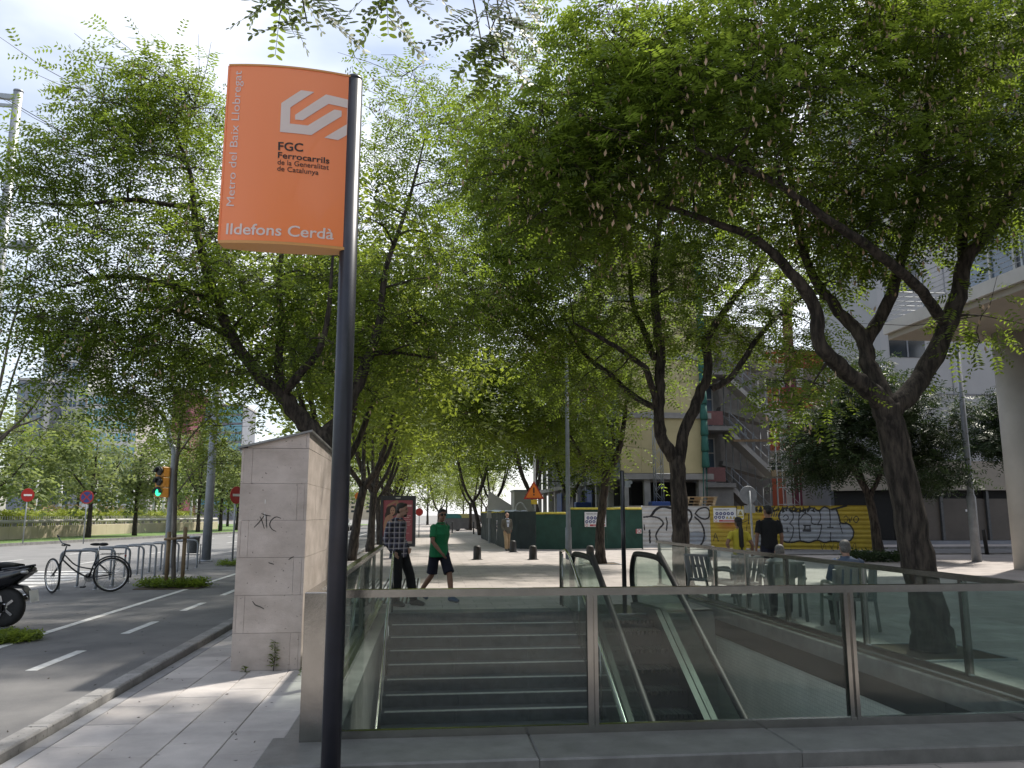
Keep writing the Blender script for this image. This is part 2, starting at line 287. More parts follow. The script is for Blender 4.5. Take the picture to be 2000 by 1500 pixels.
# ------------------------------------------------------------------ mesh helpers
class MB:
    """collects shapes into one mesh"""
    def __init__(s): s.v = []; s.f = []; s.sm = []
    def _add(s, vs, fs, smooth=False):
        o = len(s.v); s.v += [tuple(v) for v in vs]; s.f += [[i + o for i in f] for f in fs]; s.sm += [smooth] * len(fs); return s
    def box(s, x0, x1, y0, y1, z0, z1):
        vs = [(x, y, z) for z in (z0, z1) for y in (y0, y1) for x in (x0, x1)]
        return s._add(vs, [(0, 2, 3, 1), (4, 5, 7, 6), (0, 1, 5, 4), (2, 6, 7, 3), (0, 4, 6, 2), (1, 3, 7, 5)])
    def bbox(s, x0, x1, y0, y1, z0, z1, b=0.01):
        """box with a chamfered top edge"""
        b = min(b, (x1 - x0) / 3, (y1 - y0) / 3, (z1 - z0) / 2)
        vs = [(x, y, z0) for x, y in ((x0, y0), (x1, y0), (x1, y1), (x0, y1))] + [(x, y, z1 - b) for x, y in ((x0, y0), (x1, y0), (x1, y1), (x0, y1))] + [(x, y, z1) for x, y in ((x0 + b, y0 + b), (x1 - b, y0 + b), (x1 - b, y1 - b), (x0 + b, y1 - b))]
        fs = [(3, 2, 1, 0), (8, 9, 10, 11)]
        for k in range(4):
            j = (k + 1) % 4; fs += [(k, j, 4 + j, 4 + k), (4 + k, 4 + j, 8 + j, 8 + k)]
        return s._add(vs, fs)
    def obox(s, a, b, wx, wz, up=(0, 0, 1)):
        """bar of rectangular section from a to b"""
        a = Vector(a); b = Vector(b); d = (b - a).normalized(); u = Vector(up)
        if abs(d.dot(u)) > 0.98: u = Vector((1, 0, 0))
        x = d.cross(u).normalized(); z = x.cross(d)
        vs = [p + x * sx * wx / 2 + z * sz * wz / 2 for p in (a, b) for sz in (-1, 1) for sx in (-1, 1)]
        return s._add(vs, [(0, 1, 3, 2), (4, 6, 7, 5), (0, 4, 5, 1), (2, 3, 7, 6), (0, 2, 6, 4), (1, 5, 7, 3)])
    def tube(s, pts, rad, n=8, caps=True, closed=False):
        pts = [Vector(p) for p in pts]; k = len(pts)
        if not isinstance(rad, (list, tuple)): rad = [rad] * k
        vs = []; u = None
        for i, p in enumerate(pts):
            if closed: d = (pts[(i + 1) % k] - pts[i - 1]).normalized()
            else: d = (pts[min(i + 1, k - 1)] - pts[max(i - 1, 0)]).normalized()
            if u is None:
                u = Vector((0, 0, 1)) if abs(d.z) < 0.9 else Vector((1, 0, 0))
            u = (u - d * u.dot(d)).normalized(); x = d.cross(u)
            for j in range(n):
                a = 2 * math.pi * j / n; vs.append(p + (u * math.cos(a) + x * math.sin(a)) * rad[i])
        fs = []
        for i in range(k if closed else k - 1):
            i2 = (i + 1) % k
            for j in range(n):
                j2 = (j + 1) % n; fs.append((i * n + j, i * n + j2, i2 * n + j2, i2 * n + j))
        s._add(vs, fs, True)
        if caps and not closed:
            o = len(s.v) - len(vs); s.f.append([o + j for j in range(n)][::-1]); s.f.append([o + (k - 1) * n + j for j in range(n)]); s.sm += [False, False]
        return s
    def lathe(s, prof, n=16, c=(0, 0, 0), axis='z', smooth=True):
        vs = []; fs = []; k = len(prof)
        for r, h in prof:
            for j in range(n):
                a = 2 * math.pi * j / n; x, y = r * math.cos(a), r * math.sin(a)
                p = (x, y, h) if axis == 'z' else ((x, h, y) if axis == 'y' else (h, x, y))
                vs.append((p[0] + c[0], p[1] + c[1], p[2] + c[2]))
        for i in range(k - 1):
            for j in range(n):
                j2 = (j + 1) % n; q = (i * n + j, i * n + j2, (i + 1) * n + j2, (i + 1) * n + j); fs.append(q if axis != 'y' else q[::-1])
        s._add(vs, fs, smooth)
        o = len(s.v) - len(vs)
        s.f.append([o + j for j in range(n)][::-1]); s.f.append([o + (k - 1) * n + j for j in range(n)]); s.sm += [False, False]
        return s
    def prism(s, poly, ax, a, b):
        """extrude a 2D polygon along axis ax ('x','y','z') from a to b"""
        def P(u, v, t): return {'x': (t, u, v), 'y': (u, t, v), 'z': (u, v, t)}[ax]
        k = len(poly); vs = [P(u, v, a) for u, v in poly] + [P(u, v, b) for u, v in poly]; fs = []
        tri = tessellate_polygon([[Vector((u, v, 0)) for u, v in poly]])
        for t in tri: fs.append(tuple(t)); fs.append(tuple(i + k for i in t[::-1]))
        for i in range(k): j = (i + 1) % k; fs.append((i, j, j + k, i + k))
        return s._add(vs, fs)
    def ball(s, c, r, n=10, m=7):
        r = (r, r, r) if not isinstance(r, (tuple, list)) else r
        vs = [(c[0], c[1], c[2] - r[2])]
        for i in range(1, m):
            t = math.pi * i / m
            for j in range(n):
                a = 2 * math.pi * j / n; vs.append((c[0] + r[0] * math.sin(t) * math.cos(a), c[1] + r[1] * math.sin(t) * math.sin(a), c[2] - r[2] * math.cos(t)))
        vs.append((c[0], c[1], c[2] + r[2])); fs = []
        for j in range(n):
            fs.append((0, 1 + (j + 1) % n, 1 + j)); q = 1 + (m - 2) * n; fs.append((len(vs) - 1, q + j, q + (j + 1) % n))
        for i in range(m - 2):
            for j in range(n):
                j2 = (j + 1) % n; fs.append((1 + i * n + j, 1 + i * n + j2, 1 + (i + 1) * n + j2, 1 + (i + 1) * n + j))
        return s._add(vs, fs, True)
    def quad(s, a, b, c, d): return s._add([a, b, c, d], [(0, 1, 2, 3)])
    def mesh(s, name):
        me = bpy.data.meshes.new(name); me.from_pydata(s.v, [], s.f); me.validate()
        if len(me.polygons) == len(s.sm): me.polygons.foreach_set('use_smooth', s.sm)
        if len(s.f) < 20000:
            bm = bmesh.new(); bm.from_mesh(me); bmesh.ops.recalc_face_normals(bm, faces=bm.faces); bm.to_mesh(me); bm.free()
        return me
    def build(s, name, m, parent=None, loc=None, rot=None):
        return link(name, s.mesh(name), m, parent, loc, rot)
def link(name, me, m, parent=None, loc=None, rot=None):
    if m is not None and not me.materials: me.materials.append(MATS[m])
    o = bpy.data.objects.new(name, me); col.objects.link(o)
    if parent: o.parent = parent
    if loc is not None: o.location = loc
    if rot is not None: o.rotation_euler = rot
    return o
def tag(o, label=None, cat=None, group=None, kind=None):
    if label: o['label'] = label
    if cat: o['category'] = cat
    if group: o['group'] = group
    if kind: o['kind'] = kind
    return o
def thing(name, label, cat, loc=(0, 0, 0), rz=0.0, group=None):
    o = bpy.data.objects.new(name, None); col.objects.link(o); o.empty_display_size = 0.1
    o.location = loc; o.rotation_euler = (0, 0, rz); return tag(o, label, cat, group)
def kids(o): return [c for c in col.objects if c.parent == o]
def copy_tree(o, parent=None):
    c = o.copy(); col.objects.link(c); c.parent = parent
    for ch in kids(o): copy_tree(ch, c)
    return c
def dup(o, loc, rz=0.0, label=None, scale=None):
    c = copy_tree(o); c.location = loc; c.rotation_euler = (0, 0, rz)
    if label: c['label'] = label
    if scale: c.scale = (scale,) * 3
    return c
def smooth_path(pts, k=4):
    """Catmull-Rom through points (vectors of any length)"""
    P = [np.array(p, float) for p in pts]
    if len(P) < 3: return [P[0] + (P[1] - P[0]) * t for t in np.linspace(0, 1, k + 1)]
    Q = [2 * P[0] - P[1]] + P + [2 * P[-1] - P[-2]]; out = []
    for i in range(1, len(Q) - 2):
        for t in np.linspace(0, 1, k, endpoint=False):
            a, b_, c, d = Q[i - 1], Q[i], Q[i + 1], Q[i + 2]
            out.append(0.5 * ((2 * b_) + (c - a) * t + (2 * a - 5 * b_ + 4 * c - d) * t * t + (3 * b_ - a - 3 * c + d) * t ** 3))
    out.append(P[-1]); return out
def np_mesh(name, V, fsize, tint=None, smooth=False):
    """mesh of n separate polygons of fsize vertices: V is (n, fsize, 3)"""
    n = V.shape[0]; me = bpy.data.meshes.new(name)
    me.vertices.add(n * fsize); me.vertices.foreach_set('co', V.reshape(-1).astype(np.float32))
    me.loops.add(n * fsize); me.loops.foreach_set('vertex_index', np.arange(n * fsize, dtype=np.int32))
    me.polygons.add(n); me.polygons.foreach_set('loop_start', np.arange(0, n * fsize, fsize, dtype=np.int32))
    if tint is not None:
        a = me.attributes.new('tint', 'FLOAT', 'POINT'); a.data.foreach_set('value', np.repeat(tint, fsize).astype(np.float32))
    me.update(calc_edges=True)
    return me
def text_mesh(txt, offset=0.0, res=4):
    cu = bpy.data.curves.new('txt', 'FONT'); cu.body = txt; cu.offset = offset; cu.resolution_u = res; cu.fill_mode = 'FRONT'
    o = bpy.data.objects.new('txt', cu); col.objects.link(o)
    dg = bpy.context.evaluated_depsgraph_get(); me = bpy.data.meshes.new_from_object(o.evaluated_get(dg))
    bpy.data.objects.remove(o); bpy.data.curves.remove(cu); return me
# ================================================================== SETTING: ground
def sheet(name, m, rects, z, parent=None):
    b = MB()
    for x0, x1, y0, y1 in rects: b.quad((x0, y0, z), (x1, y0, z), (x1, y1, z), (x0, y1, z))
    o = b.build(name, m, parent)
    if not parent: o['kind'] = 'structure'
    return o
WX0, WX1, WY0, WY1 = -0.62, 4.93, 5.80, 13.67            # stairwell opening
ZL = 0.05                                                # the cycle lane lies a little above the slabs
sheet('ground', 'ground', [(-900, -45, -300, 1500), (-45, WX0, -300, 3), (WX1, 900, -300, 3), (WX0, WX1, -300, 1.5), (-45, WX0, 3, 1500), (WX1, 900, 3, 1500), (WX0, WX1, WY1, 1500)], -0.2)
sheet('plaza', 'plaza', [(-2.73, 45, WY1, 150), (8.7, 45, -12, WY1), (-2.73, 8.7, -12, 4.4), (5.1, 8.7, 12.7, WY1), (5.1, 8.7, 4.4, 5.5), (-0.98, 5.1, 4.4, 5.5), (-2.73, -0.98, 13.4, WY1)], 0.0)
pav = sheet('pavement', 'joint', [(-2.73, -0.98, 4.4, 13.4), (5.1, 8.7, 5.5, 12.7)], -0.014)
slabs = []
for k in range(3):
    b = MB(); b.bbox(-0.1975, 0.1975, -0.2975, 0.2975, -0.05, 0.0, 0.004 + 0.001 * k); slabs.append(b.mesh('paving_slab')); slabs[-1].materials.append(MATS['slab'])
b = MB(); b.bbox(-0.060, 0.060, -0.297, 0.297, -0.05, 0.0, 0.004); edge_slab = b.mesh('edge_slab'); edge_slab.materials.append(MATS['slab_grey'])
def lay(x0, ncol, y0, y1, ph):
    for c in range(ncol):
        y = y0 + (0.3 if (c + ph) % 2 else 0.0)
        if (c + ph) % 2:
            o = link('paving_slab', slabs[0], None, pav, (x0 + 0.2 + 0.4 * c, y - 0.15, -0.0005)); o.scale = (1, 0.498, 1)
        while y + 0.6 <= y1 + 0.01:
            o = link('paving_slab', random.choice(slabs), None, pav, (x0 + 0.2 + 0.4 * c, y + 0.3, random.uniform(-0.002, 0.0015)))
            o.rotation_euler = (random.uniform(-.003, .003), random.uniform(-.003, .003), random.choice((0, math.pi)))
            y += 0.6
        if y1 - y > 0.2:
            o = link('paving_slab', slabs[0], None, pav, (x0 + 0.2 + 0.4 * c, (y + y1) / 2, -0.0005)); o.scale = (1, (y1 - y - .005) / 0.595, 1)
lay(-2.6, 4, 4.4, 13.4, 0); lay(5.1, 9, 5.5, 12.7, 1)
for k in range(15): link('edge_slab', edge_slab, None, pav, (-2.665, 4.7 + 0.6 * k, -0.001))
# cycle lane, side strip, road
sheet('cycle_lane', 'asphalt', [(-5.0, -2.90, -12, 150)], ZL)
sheet('pavement_strip', 'asphalt', [(-8.2, -5.0, -12, 150)], ZL - 0.001)
bk = MB(); bk.bbox(-0.0825, 0.0825, -0.498, 0.498, -0.2, 0.0, 0.012); kerbm = bk.mesh('kerb_stone'); kerbm.materials.append(MATS['kerb'])
kerb = tag(thing('kerb', None, None), kind='structure')
for k in range(24): link('kerb_stone', kerbm, None, kerb, (-2.8175, 4.0 + k, ZL + 0.022 + random.uniform(-.003, .003)))
b = MB(); b.box(-2.9, -2.735, 27.5, 150, -0.2, ZL + 0.02); b.build('kerb_run', 'kerb', kerb)
b = MB(); b.box(-8.4, -8.2, -12, 32, -0.25, ZL); b.box(-8.4, -8.2, 32.004, 150, -0.25, ZL); tag(b.build('road_kerb', 'kerb'), kind='structure')
# carriageway up to the angled far kerb
K0, K1 = G(0, 1068, -0.1), G(460, 1042, -0.1); kd = (K1 - K0).normalized()
ka, kb = K0 - kd * 60, K0 + kd * 90
b = MB(); b.quad((-8.4, -30, -0.10), (-8.4, 150, -0.10), (kb.x, kb.y, -0.10), (ka.x, ka.y, -0.10)); tag(b.build('road', 'road_asphalt'), kind='structure')
kn = Vector((-kd.y, kd.x, 0))                 # pointing away from us (left)
b = MB(); b.obox(ka + Vector((0, 0, 0.05)) + kn * 0.1, kb + Vector((0, 0, 0.05)) + kn * 0.1, 0.2, 0.22); tag(b.build('median_kerb', 'kerb'), kind='structure')
b = MB(); g0, g1 = ka + kn * 0.2, kb + kn * 0.2; b.quad((g0.x, g0.y, 0.05), (g1.x, g1.y, 0.05), (g1.x - 60, g1.y + 10, 0.05), (g0.x - 60, g0.y + 10, 0.05)); tag(b.build('median_lawn', 'grass'), kind='structure')
# markings
mk = MB(); mk.box(-5.06, -4.95, -8, 110, ZL, ZL + 0.004); tag(mk.build('cycle_lane_line', 'paint_white'), kind='structure')
mkd = tag(thing('cycle_lane_dashes', None, None), kind='structure')
d0 = G(140, 1289, ZL)
b = MB(); b.box(-0.055, 0.055, -0.6, 0.6, 0, 0.004); dm = b.mesh('painted_dash'); dm.materials.append(MATS['paint_white'])
for k in range(-2, 14): link('painted_dash', dm, None, mkd, (-3.93, d0.y + 2.55 * k, ZL))
zb = tag(thing('road_markings', None, None), kind='structure')
b = MB(); b.box(-1.9, 1.9, -0.25, 0.25, 0, 0.004); zm = b.mesh('zebra_bar'); zm.materials.append(MATS['paint_white'])
for k in range(9): link('zebra_bar', zm, None, zb, (-11.2, 17.5 + 1.05 * k, -0.098))
b = MB()
for x in (-12.1, -15.4):
    for k in range(10): b.box(x, x + 0.12, 30 + k * 7, 33 + k * 7, -0.098, -0.094)
b.box(-8.75, -8.62, 27.5, 110, -0.098, -0.094); b.build('lane_line', 'paint_white', zb)

# ================================================================== STAIRWELL
st = thing('staircase', 'dark granite steps descending into the underground station entrance', 'stairs', (0.95, WY1, 0))
SX0, SX1, RISE, TREAD = -0.58, 2.46, 0.15, 0.31
for i in range(27):
    y1 = WY1 - i * TREAD; z1 = -i * RISE
    cuts = [SX0, SX0 + 1.02 + 0.06 * ((i * 5) % 3), SX0 + 2.02 + 0.07 * ((i * 7) % 3), SX1]
    for a, c in zip(cuts, cuts[1:]):
        b = MB(); b.bbox(a + 0.0015 - 0.95, c - 0.0015 - 0.95, -TREAD - 0.0 + (y1 - WY1) if i else y1 - WY1 - TREAD, y1 - WY1 + (0.0 if i else 0.0), z1 - RISE - 0.25 - RISE, z1 - RISE, 0.006)
        b.build('step_slab', 'tread', st)
    b = MB(); b.box(SX0 - 0.95 + 0.05, SX1 - 0.95 - 0.05, y1 - WY1 + 0.004, y1 - WY1 + 0.085, z1 + 0.0005, z1 + 0.007)
    if i: b.build('nosing_strip', 'nosing_highlight', st)
b = MB(); b.bbox(SX0 - 0.95, SX1 - 0.95, 0.0, 0.45, -0.3, 0.003, 0.006); b.build('landing_edge', 'tread', st)
well = tag(thing('stairwell', None, None), kind='structure')
b = MB(); b.box(WX1, WX1 + 0.16, 3.0, 17.2, -4.2, -0.42); b.build('tiled_wall', 'mosaic', well)
for k in range(6):
    b = MB(); b.bbox(WX1 - 0.012, WX1 + 0.165, 5.55 + k * 1.95, 5.55 + (k + 1) * 1.95 - 0.004, -0.418, -0.002, 0.004); b.build('granite_panel', 'granite_polished', well)
b = MB(); b.box(WX0 - 0.14, WX0, 3.0, WY1 + 0.2, -4.2, -0.003); b.build('side_wall', 'plinth', well)
b = MB(); b.box(WX0, WX1, 2.8, 3.0, -4.2, -0.25); b.box(WX0, WX1, 3.0, 13.7, -4.3, -4.2); b.box(2.46, WX1, WY1 + 0.0, WY1 + 0.15, -4.2, -0.03); b.build('hall_wall', 'concrete', well)
b = MB(); b.box(WX0, WX1, 1.5, 5.795, -0.25, -0.02); b.build('hall_ceiling', 'concrete', well)
# plinth (kerb stones under the railings)
pl = thing('plinth', 'grey stone kerb carrying the glass railing in front of the stairs', 'kerb', (2, 5.75, 0))
for a, c, top in ((-1.02, 0.72, 0.107), (0.724, 2.42, 0.104), (2.424, 4.40, 0.100), (4.404, 6.4, 0.104)):
    b = MB(); b.bbox(a - 2, c - 2, -0.53, 0.12, -0.15, top, 0.012); b.build('stone_block', 'plinth', pl)
pl2 = thing('plinth', 'grey stone kerb carrying the glass railing on the pillar side of the stairs', 'kerb', (-0.8, 9, 0))
for k in range(5):
    b = MB(); b.bbox(-0.18, 0.04, -3.12 + k * 1.8, -3.12 + (k + 1) * 1.8 - 0.004, -0.15, 0.05 + 0.002 * (k % 2), 0.01); b.build('stone_block', 'plinth', pl2)
pl3 = thing('plinth', 'grey stone kerb carrying the glass railing along the white tiled wall', 'kerb', (5, 9, 0))
for k in range(6):
    b = MB(); b.bbox(-0.10, 0.09, -3.12 + k * 1.95, -3.12 + (k + 1) * 1.95 - 0.004, -0.15, 0.045 + 0.002 * (k % 2), 0.01); b.build('stone_block', 'plinth', pl3)

def rail_run(name, label, p0, p1, posts, panes, ztop, zbot, railw=0.075, railh=0.052, shoe=True, postw=0.075):
    """glass balustrade from p0 to p1 (plan points): top rail, panes, posts, shoe"""
    p0 = Vector((p0[0], p0[1], 0)); p1 = Vector((p1[0], p1[1], 0)); d = (p1 - p0); Ln = d.length; d = d.normalized()
    t = thing(name, label, 'railing', p0, math.atan2(d.y, d.x))
    b = MB(); b.obox((-0.03, 0, ztop - railh / 2), (Ln, 0, ztop - railh / 2), railw, railh); b.build('top_rail', 'steel', t)
    for a, c in panes:
        b = MB(); b.box(a, c, -0.007, 0.007, zbot + 0.02, ztop - railh + 0.004); b.build('glass_pane', 'glass_rail', t)
    for a in posts:
        b = MB(); b.box(a - postw / 2, a - postw / 2 + 0.026, -0.03, 0.03, zbot, ztop - railh); b.box(a + postw / 2 - 0.026, a + postw / 2, -0.03, 0.03, zbot, ztop - railh); b.box(a - postw / 2 + 0.026, a + postw / 2 - 0.026, -0.012, 0.012, zbot, ztop - railh - 0.003); b.build('post', 'steel', t)
    if shoe:
        b = MB(); b.obox((-0.03, 0, zbot - 0.018), (Ln, 0, zbot - 0.018), 0.05, 0.07); b.obox((-0.03, 0, zbot - 0.068), (Ln, 0, zbot - 0.068), 0.11, 0.036); b.build('base_shoe', 'steel', t)
    return t
fr = rail_run('glass_railing', 'long glass railing with steel top rail across the front of the stairwell', (-0.62, 5.80), (6.3, 5.80), [1.80, 3.72, 5.66], [(0.04, 1.76), (1.84, 3.68), (3.76, 5.62), (5.70, 6.9)], 1.085, 0.14)
b = MB(); b.bbox(-0.20, -0.045, -0.07, 0.10, 0.10, 1.075, 0.006); b.build('end_post', 'steel', fr)
lr = rail_run('glass_railing', 'glass railing beside the stairs that the man in plaid leans towards', (-0.80, 5.96), (-0.80, 14.85), [2.2, 4.45, 6.7, 8.83], [(0.06, 2.15), (2.25, 4.4), (4.5, 6.65), (6.75, 8.78)], 1.06, 0.135, postw=0.085)
rr = rail_run('glass_railing', 'glass railing above the white tiled wall beside the seated men', (5.0, 5.96), (5.0, 17.3), [1.25, 3.0, 5.0, 6.4, 7.8, 9.4, 11.2], [(0.05, 1.2), (1.3, 2.95), (3.05, 4.95), (5.05, 6.35), (6.45, 7.75), (7.85, 9.35), (9.45, 11.15)], 1.045, 0.13, postw=0.05)
# stair handrails
def slope_rail(name, label, x, ys, zoff, both=True):
    t = thing(name, label, 'handrail', (x, 10, 0)); m = -RISE / TREAD
    zs = lambda y: min(0, (y - WY1) * RISE / TREAD) + zoff
    pts = [(0, y - 10, zs(y)) for y in ys]
    b = MB(); b.tube(smooth_path(pts, 3), 0.022, 10); b.build('rail_tube', 'steel_polished', t)
    for y in np.arange(ys[0] - 0.2, 6.5, -1.55):
        b = MB(); b.tube([(0, y - 10, zs(y) - zoff - (0.0 if y > WY1 else 0.02)), (0, y - 10, zs(y) - 0.02)], 0.016, 8); b.build('baluster', 'steel', t)
    return t
slope_rail('handrail', 'slim steel handrail running down the pillar side of the stairs', -0.55, [14.0, 13.7, 12, 10, 8, 6.2], 0.92)
hr = slope_rail('handrail', 'steel handrail with glass running down between stairs and escalator', 2.42, [14.6, 13.75, 12, 10, 8, 6.2], 0.93)
b = MB(); b.prism([(4.6, 0.03), (4.6, 0.84), (3.7, 0.84), (-4, -2.9), (-4, -3.6), (3.7, 0.03)], 'x', -0.006, 0.006); b.build('glass_pane', 'glass_esc', hr)
b = MB(); b.box(-0.025, 0.025, 4.58, 4.63, 0.0, 0.95); b.build('end_post', 'steel', hr)

# ================================================================== ESCALATOR
es = thing('escalator', 'escalator with green tinted glass sides and black handrails beside the stairs', 'escalator', (3.15, WY1, 0))
ang = math.tan(R(27.6)); EX = 0.55
def ez(y): return 0.0 if y > -0.9 else (y + 0.9) * ang      # local y, height of the step line
for sx, nm in ((-1, 'left'), (1, 'right')):
    X = sx * EX
    prof = [(0.55, 0.02), (0.78, 0.30), (0.80, 0.62), (0.62, 0.86), (0.35, 0.92), (-0.75, 0.92), (-1.15, 0.84), (-1.6, 0.65), (-8.5, 0.65 - 6.9 * ang)]
    top = smooth_path(prof, 5)
    low = [(-8.5, ez(-8.5) + 0.10), (-1.0, 0.10), (0.2, 0.02)]
    b = MB(); b.prism([(p[0], p[1] - 0.02) for p in top] + low, 'x', X - 0.006, X + 0.006); b.build('balustrade_glass', 'glass_esc', es)
    b = MB(); pts = [(X, p[0], p[1]) for p in top]
    b.tube([(X, 0.2, 0.0)] + pts, 0.046, 10); b.build('handrail', 'rubber', es)
    b = MB(); b.tube([(X, p[0] * 0.995, p[1] - 0.036) for p in top], 0.016, 6); b.build('handrail_track', 'pole_grey', es)
    xa, xb = (X - 0.10, X - 0.012) if sx < 0 else (X + 0.012, X + 0.10)
    for (xa, xb) in ((X - 0.09, X - 0.009), (X + 0.009, X + 0.09)):
        b = MB(); b.prism([(0.6, 0.0), (0.6, 0.07), (-0.95, 0.12), (-8.5, ez(-8.5) + 0.12), (-8.5, ez(-8.5) - 0.4), (-0.95, -0.4), (0.6, -0.03)], 'x', xa, xb); b.build('deck_skirt', 'black_plastic', es)
b = MB(); sx0, sx1 = -EX + 0.1, EX - 0.1
b.box(sx0, sx1, -0.40, -0.002, -0.4, -0.40 + 0.2)
for k in range(14):
    o = len(b.v); x = sx0 + (k + 0.1) * (sx1 - sx0) / 14; b.box(x, x + 0.045, -0.40, -0.002, -0.21, -0.15)
stm = b.mesh('escalator_step'); stm.materials.append(MATS['black_metal'])
for k in range(20):
    y = -0.5 - k * 0.40; link('escalator_step', stm, None, es, (0, y, ez(y - 0.2) + 0.10))
b = MB(); b.bbox(-EX + 0.095, EX - 0.095, -0.52, 0.9, -0.4, 0.008, 0.004); b.build('landing_plate', 'steel', es)
b = MB(); b.prism([(-0.5, -0.45), (-8.5, ez(-8.5) - 0.45), (-8.5, ez(-8.5) - 1.1), (-0.5, -1.1)], 'x', -EX - 0.08, EX + 0.08); b.build('truss', 'pole_grey', es)
b = MB(); o = Vector((EX - 0.02, -3.6, ez(-3.6) + 0.02)); b.quad((EX - 0.095, -3.72, ez(-3.72) - 0.02), (EX - 0.095, -3.5, ez(-3.5) - 0.02), (EX - 0.095, -3.5, ez(-3.5) + 0.07), (EX - 0.095, -3.72, ez(-3.72) + 0.07)); b.build('notice_sticker', 'sign_yellow', es)

# ventilation grate beside the landing
vg = thing('ventilation_grate', 'long metal floor grate in the paving behind the man in plaid', 'grate', (-0.55, 18, 0.0))
b = MB(); b.box(-0.40, 0.40, -2.9, 2.9, 0.002, 0.006); b.build('pit', 'dark_void', vg)  # flat near-black sheet, its colour stands in for shade under the bars
b = MB(); b.box(-0.02, 0.02, -2.9, 2.9, 0.004, 0.03); gm = b.mesh('grate_bar'); gm.materials.append(MATS['galvanised'])
for k in range(11): link('grate_bar', gm, None, vg, (-0.4 + 0.08 * k, 0, 0))

# ================================================================== STONE PILLAR
ph = thing('stone_pillar', 'tall travertine clad ventilation pillar with sloping metal cap and black scrawl', 'pillar', (-1.65, 8.9, 0))
PX0, PX1, PY0, PY1 = -0.35, 0.36, 0.0, 2.15
b = MB(); b.box(PX0 + 0.03, PX1 - 0.03, PY0 + 0.03, PY1 - 0.03, -0.1, 2.30); b.build('core', 'joint', ph)
rows = [0.0, 0.375, 0.76, 1.15, 1.54, 1.93, 2.31]
for i in range(6):
    z0, z1 = rows[i] + 0.0015, rows[i + 1] - 0.0015
    if i % 2 == 0: fc = [PX0, PX1 - 0.115, PX1 - 0.03, PX1]
    else: fc = [PX0, PX0 + 0.03, PX0 + 0.11, PX1]
    if i == 4: fc = [PX0, PX1 - 0.105, PX1 - 0.03, PX1]
    if i == 5: fc = [PX0, PX0 + 0.025, PX0 + 0.115, PX1]
    for a, c in zip(fc, fc[1:]):
        b = MB(); b.box(a + 0.0012, c - 0.0012, PY0 - random.uniform(0, .0025), PY0 + 0.032, z0, z1); b.build('stone_panel', 'travertine', ph)
    sc_ = [PY0 + 0.033, PY0 + 0.70 + 0.4 * (i % 2), PY0 + 1.45 + 0.3 * (i % 2), PY1]
    for a, c in zip(sc_, sc_[1:]):
        for x0, x1 in ((PX1 - 0.03, PX1 - random.uniform(0, .0025)), (PX0, PX0 + 0.028)):
            b = MB(); b.box(x0, x1, a + 0.0012, c - 0.0012, z0, z1); b.build('stone_panel', 'travertine', ph)
# wedge course under the cap, high at the front right corner
zt = lambda x, y: 2.31 + 0.175 * (x - PX0) / 0.71 - 0.03 * y
def wedge(x0, x1, y0, y1, nm='stone_panel', m='travertine', lo=2.3125, th=None):
    b = MB(); q = [(x0, y0), (x1, y0), (x1, y1), (x0, y1)]
    bot = [(x, y, lo if th is None else zt(x, y)) for x, y in q]; tp = [(x, y, (zt(x, y) if th is None else zt(x, y) + th)) for x, y in q]
    b._add(bot + tp, [(3, 2, 1, 0), (4, 5, 6, 7), (0, 1, 5, 4), (1, 2, 6, 5), (2, 3, 7, 6), (3, 0, 4, 7)]); return b.build(nm, m, ph)
wedge(PX0 + 0.06, PX1 - 0.034, PY0, PY0 + 0.03); wedge(PX1 - 0.031, PX1, PY0, PY1)
wedge(PX0 - 0.035, PX1 + 0.03, PY0 - 0.035, PY1 + 0.03, 'metal_cap', 'zinc', th=0.022)
def ribbon(paths, wid, P, thick=0.0015):
    """flat brush strokes: paths in 2D, P maps (u, v) to a point on the surface"""
    b = MB()
    for pts in paths:
        sp = smooth_path([(p[0], p[1]) for p in pts], 6)
        for i in range(len(sp)):
            d = np.array(sp[min(i + 1, len(sp) - 1)]) - np.array(sp[max(i - 1, 0)]); d /= (np.linalg.norm(d) + 1e-9); nn = np.array((-d[1], d[0]))
            ww = wid * (0.55 + 0.45 * math.sin(math.pi * (i + .6) / (len(sp) + .2)))
            b.v += [tuple(P(*(sp[i] + nn * ww / 2))), tuple(P(*(sp[i] - nn * ww / 2)))]
            if i:
                o = len(b.v) - 4; b.f.append([o, o + 1, o + 3, o + 2]); b.sm.append(False)
    return b
def cp(x, y):   # coordinates measured in the pillar close-up -> front face
    p = AY(420 + x / 2.7286, 800 + y / 2.7273, 8.9); return (p.x + 1.65, PY0 - 0.0045, p.z)
ribbon([[(208, 628), (235, 600), (262, 566)], [(240, 570), (252, 598), (263, 634)], [(247, 553), (270, 562), (297, 567)], [(274, 563), (274, 600), (277, 632)], [(352, 579), (325, 572), (300, 590), (292, 615), (305, 638), (326, 649)]], 5.0, cp).build('black_scrawl', 'print_black', ph)
ribbon([[(268, 478), (267, 502)], [(266, 548), (265, 580)]], 4.0, cp).build('white_drip', 'sign_white', ph)
ribbon([[(392, 800), (405, 790), (420, 783)], [(200, 1020), (215, 1040), (240, 1050), (262, 1062)], [(285, 815), (300, 820), (315, 824)]], 6.0, cp).build('stain', 'joint', ph)

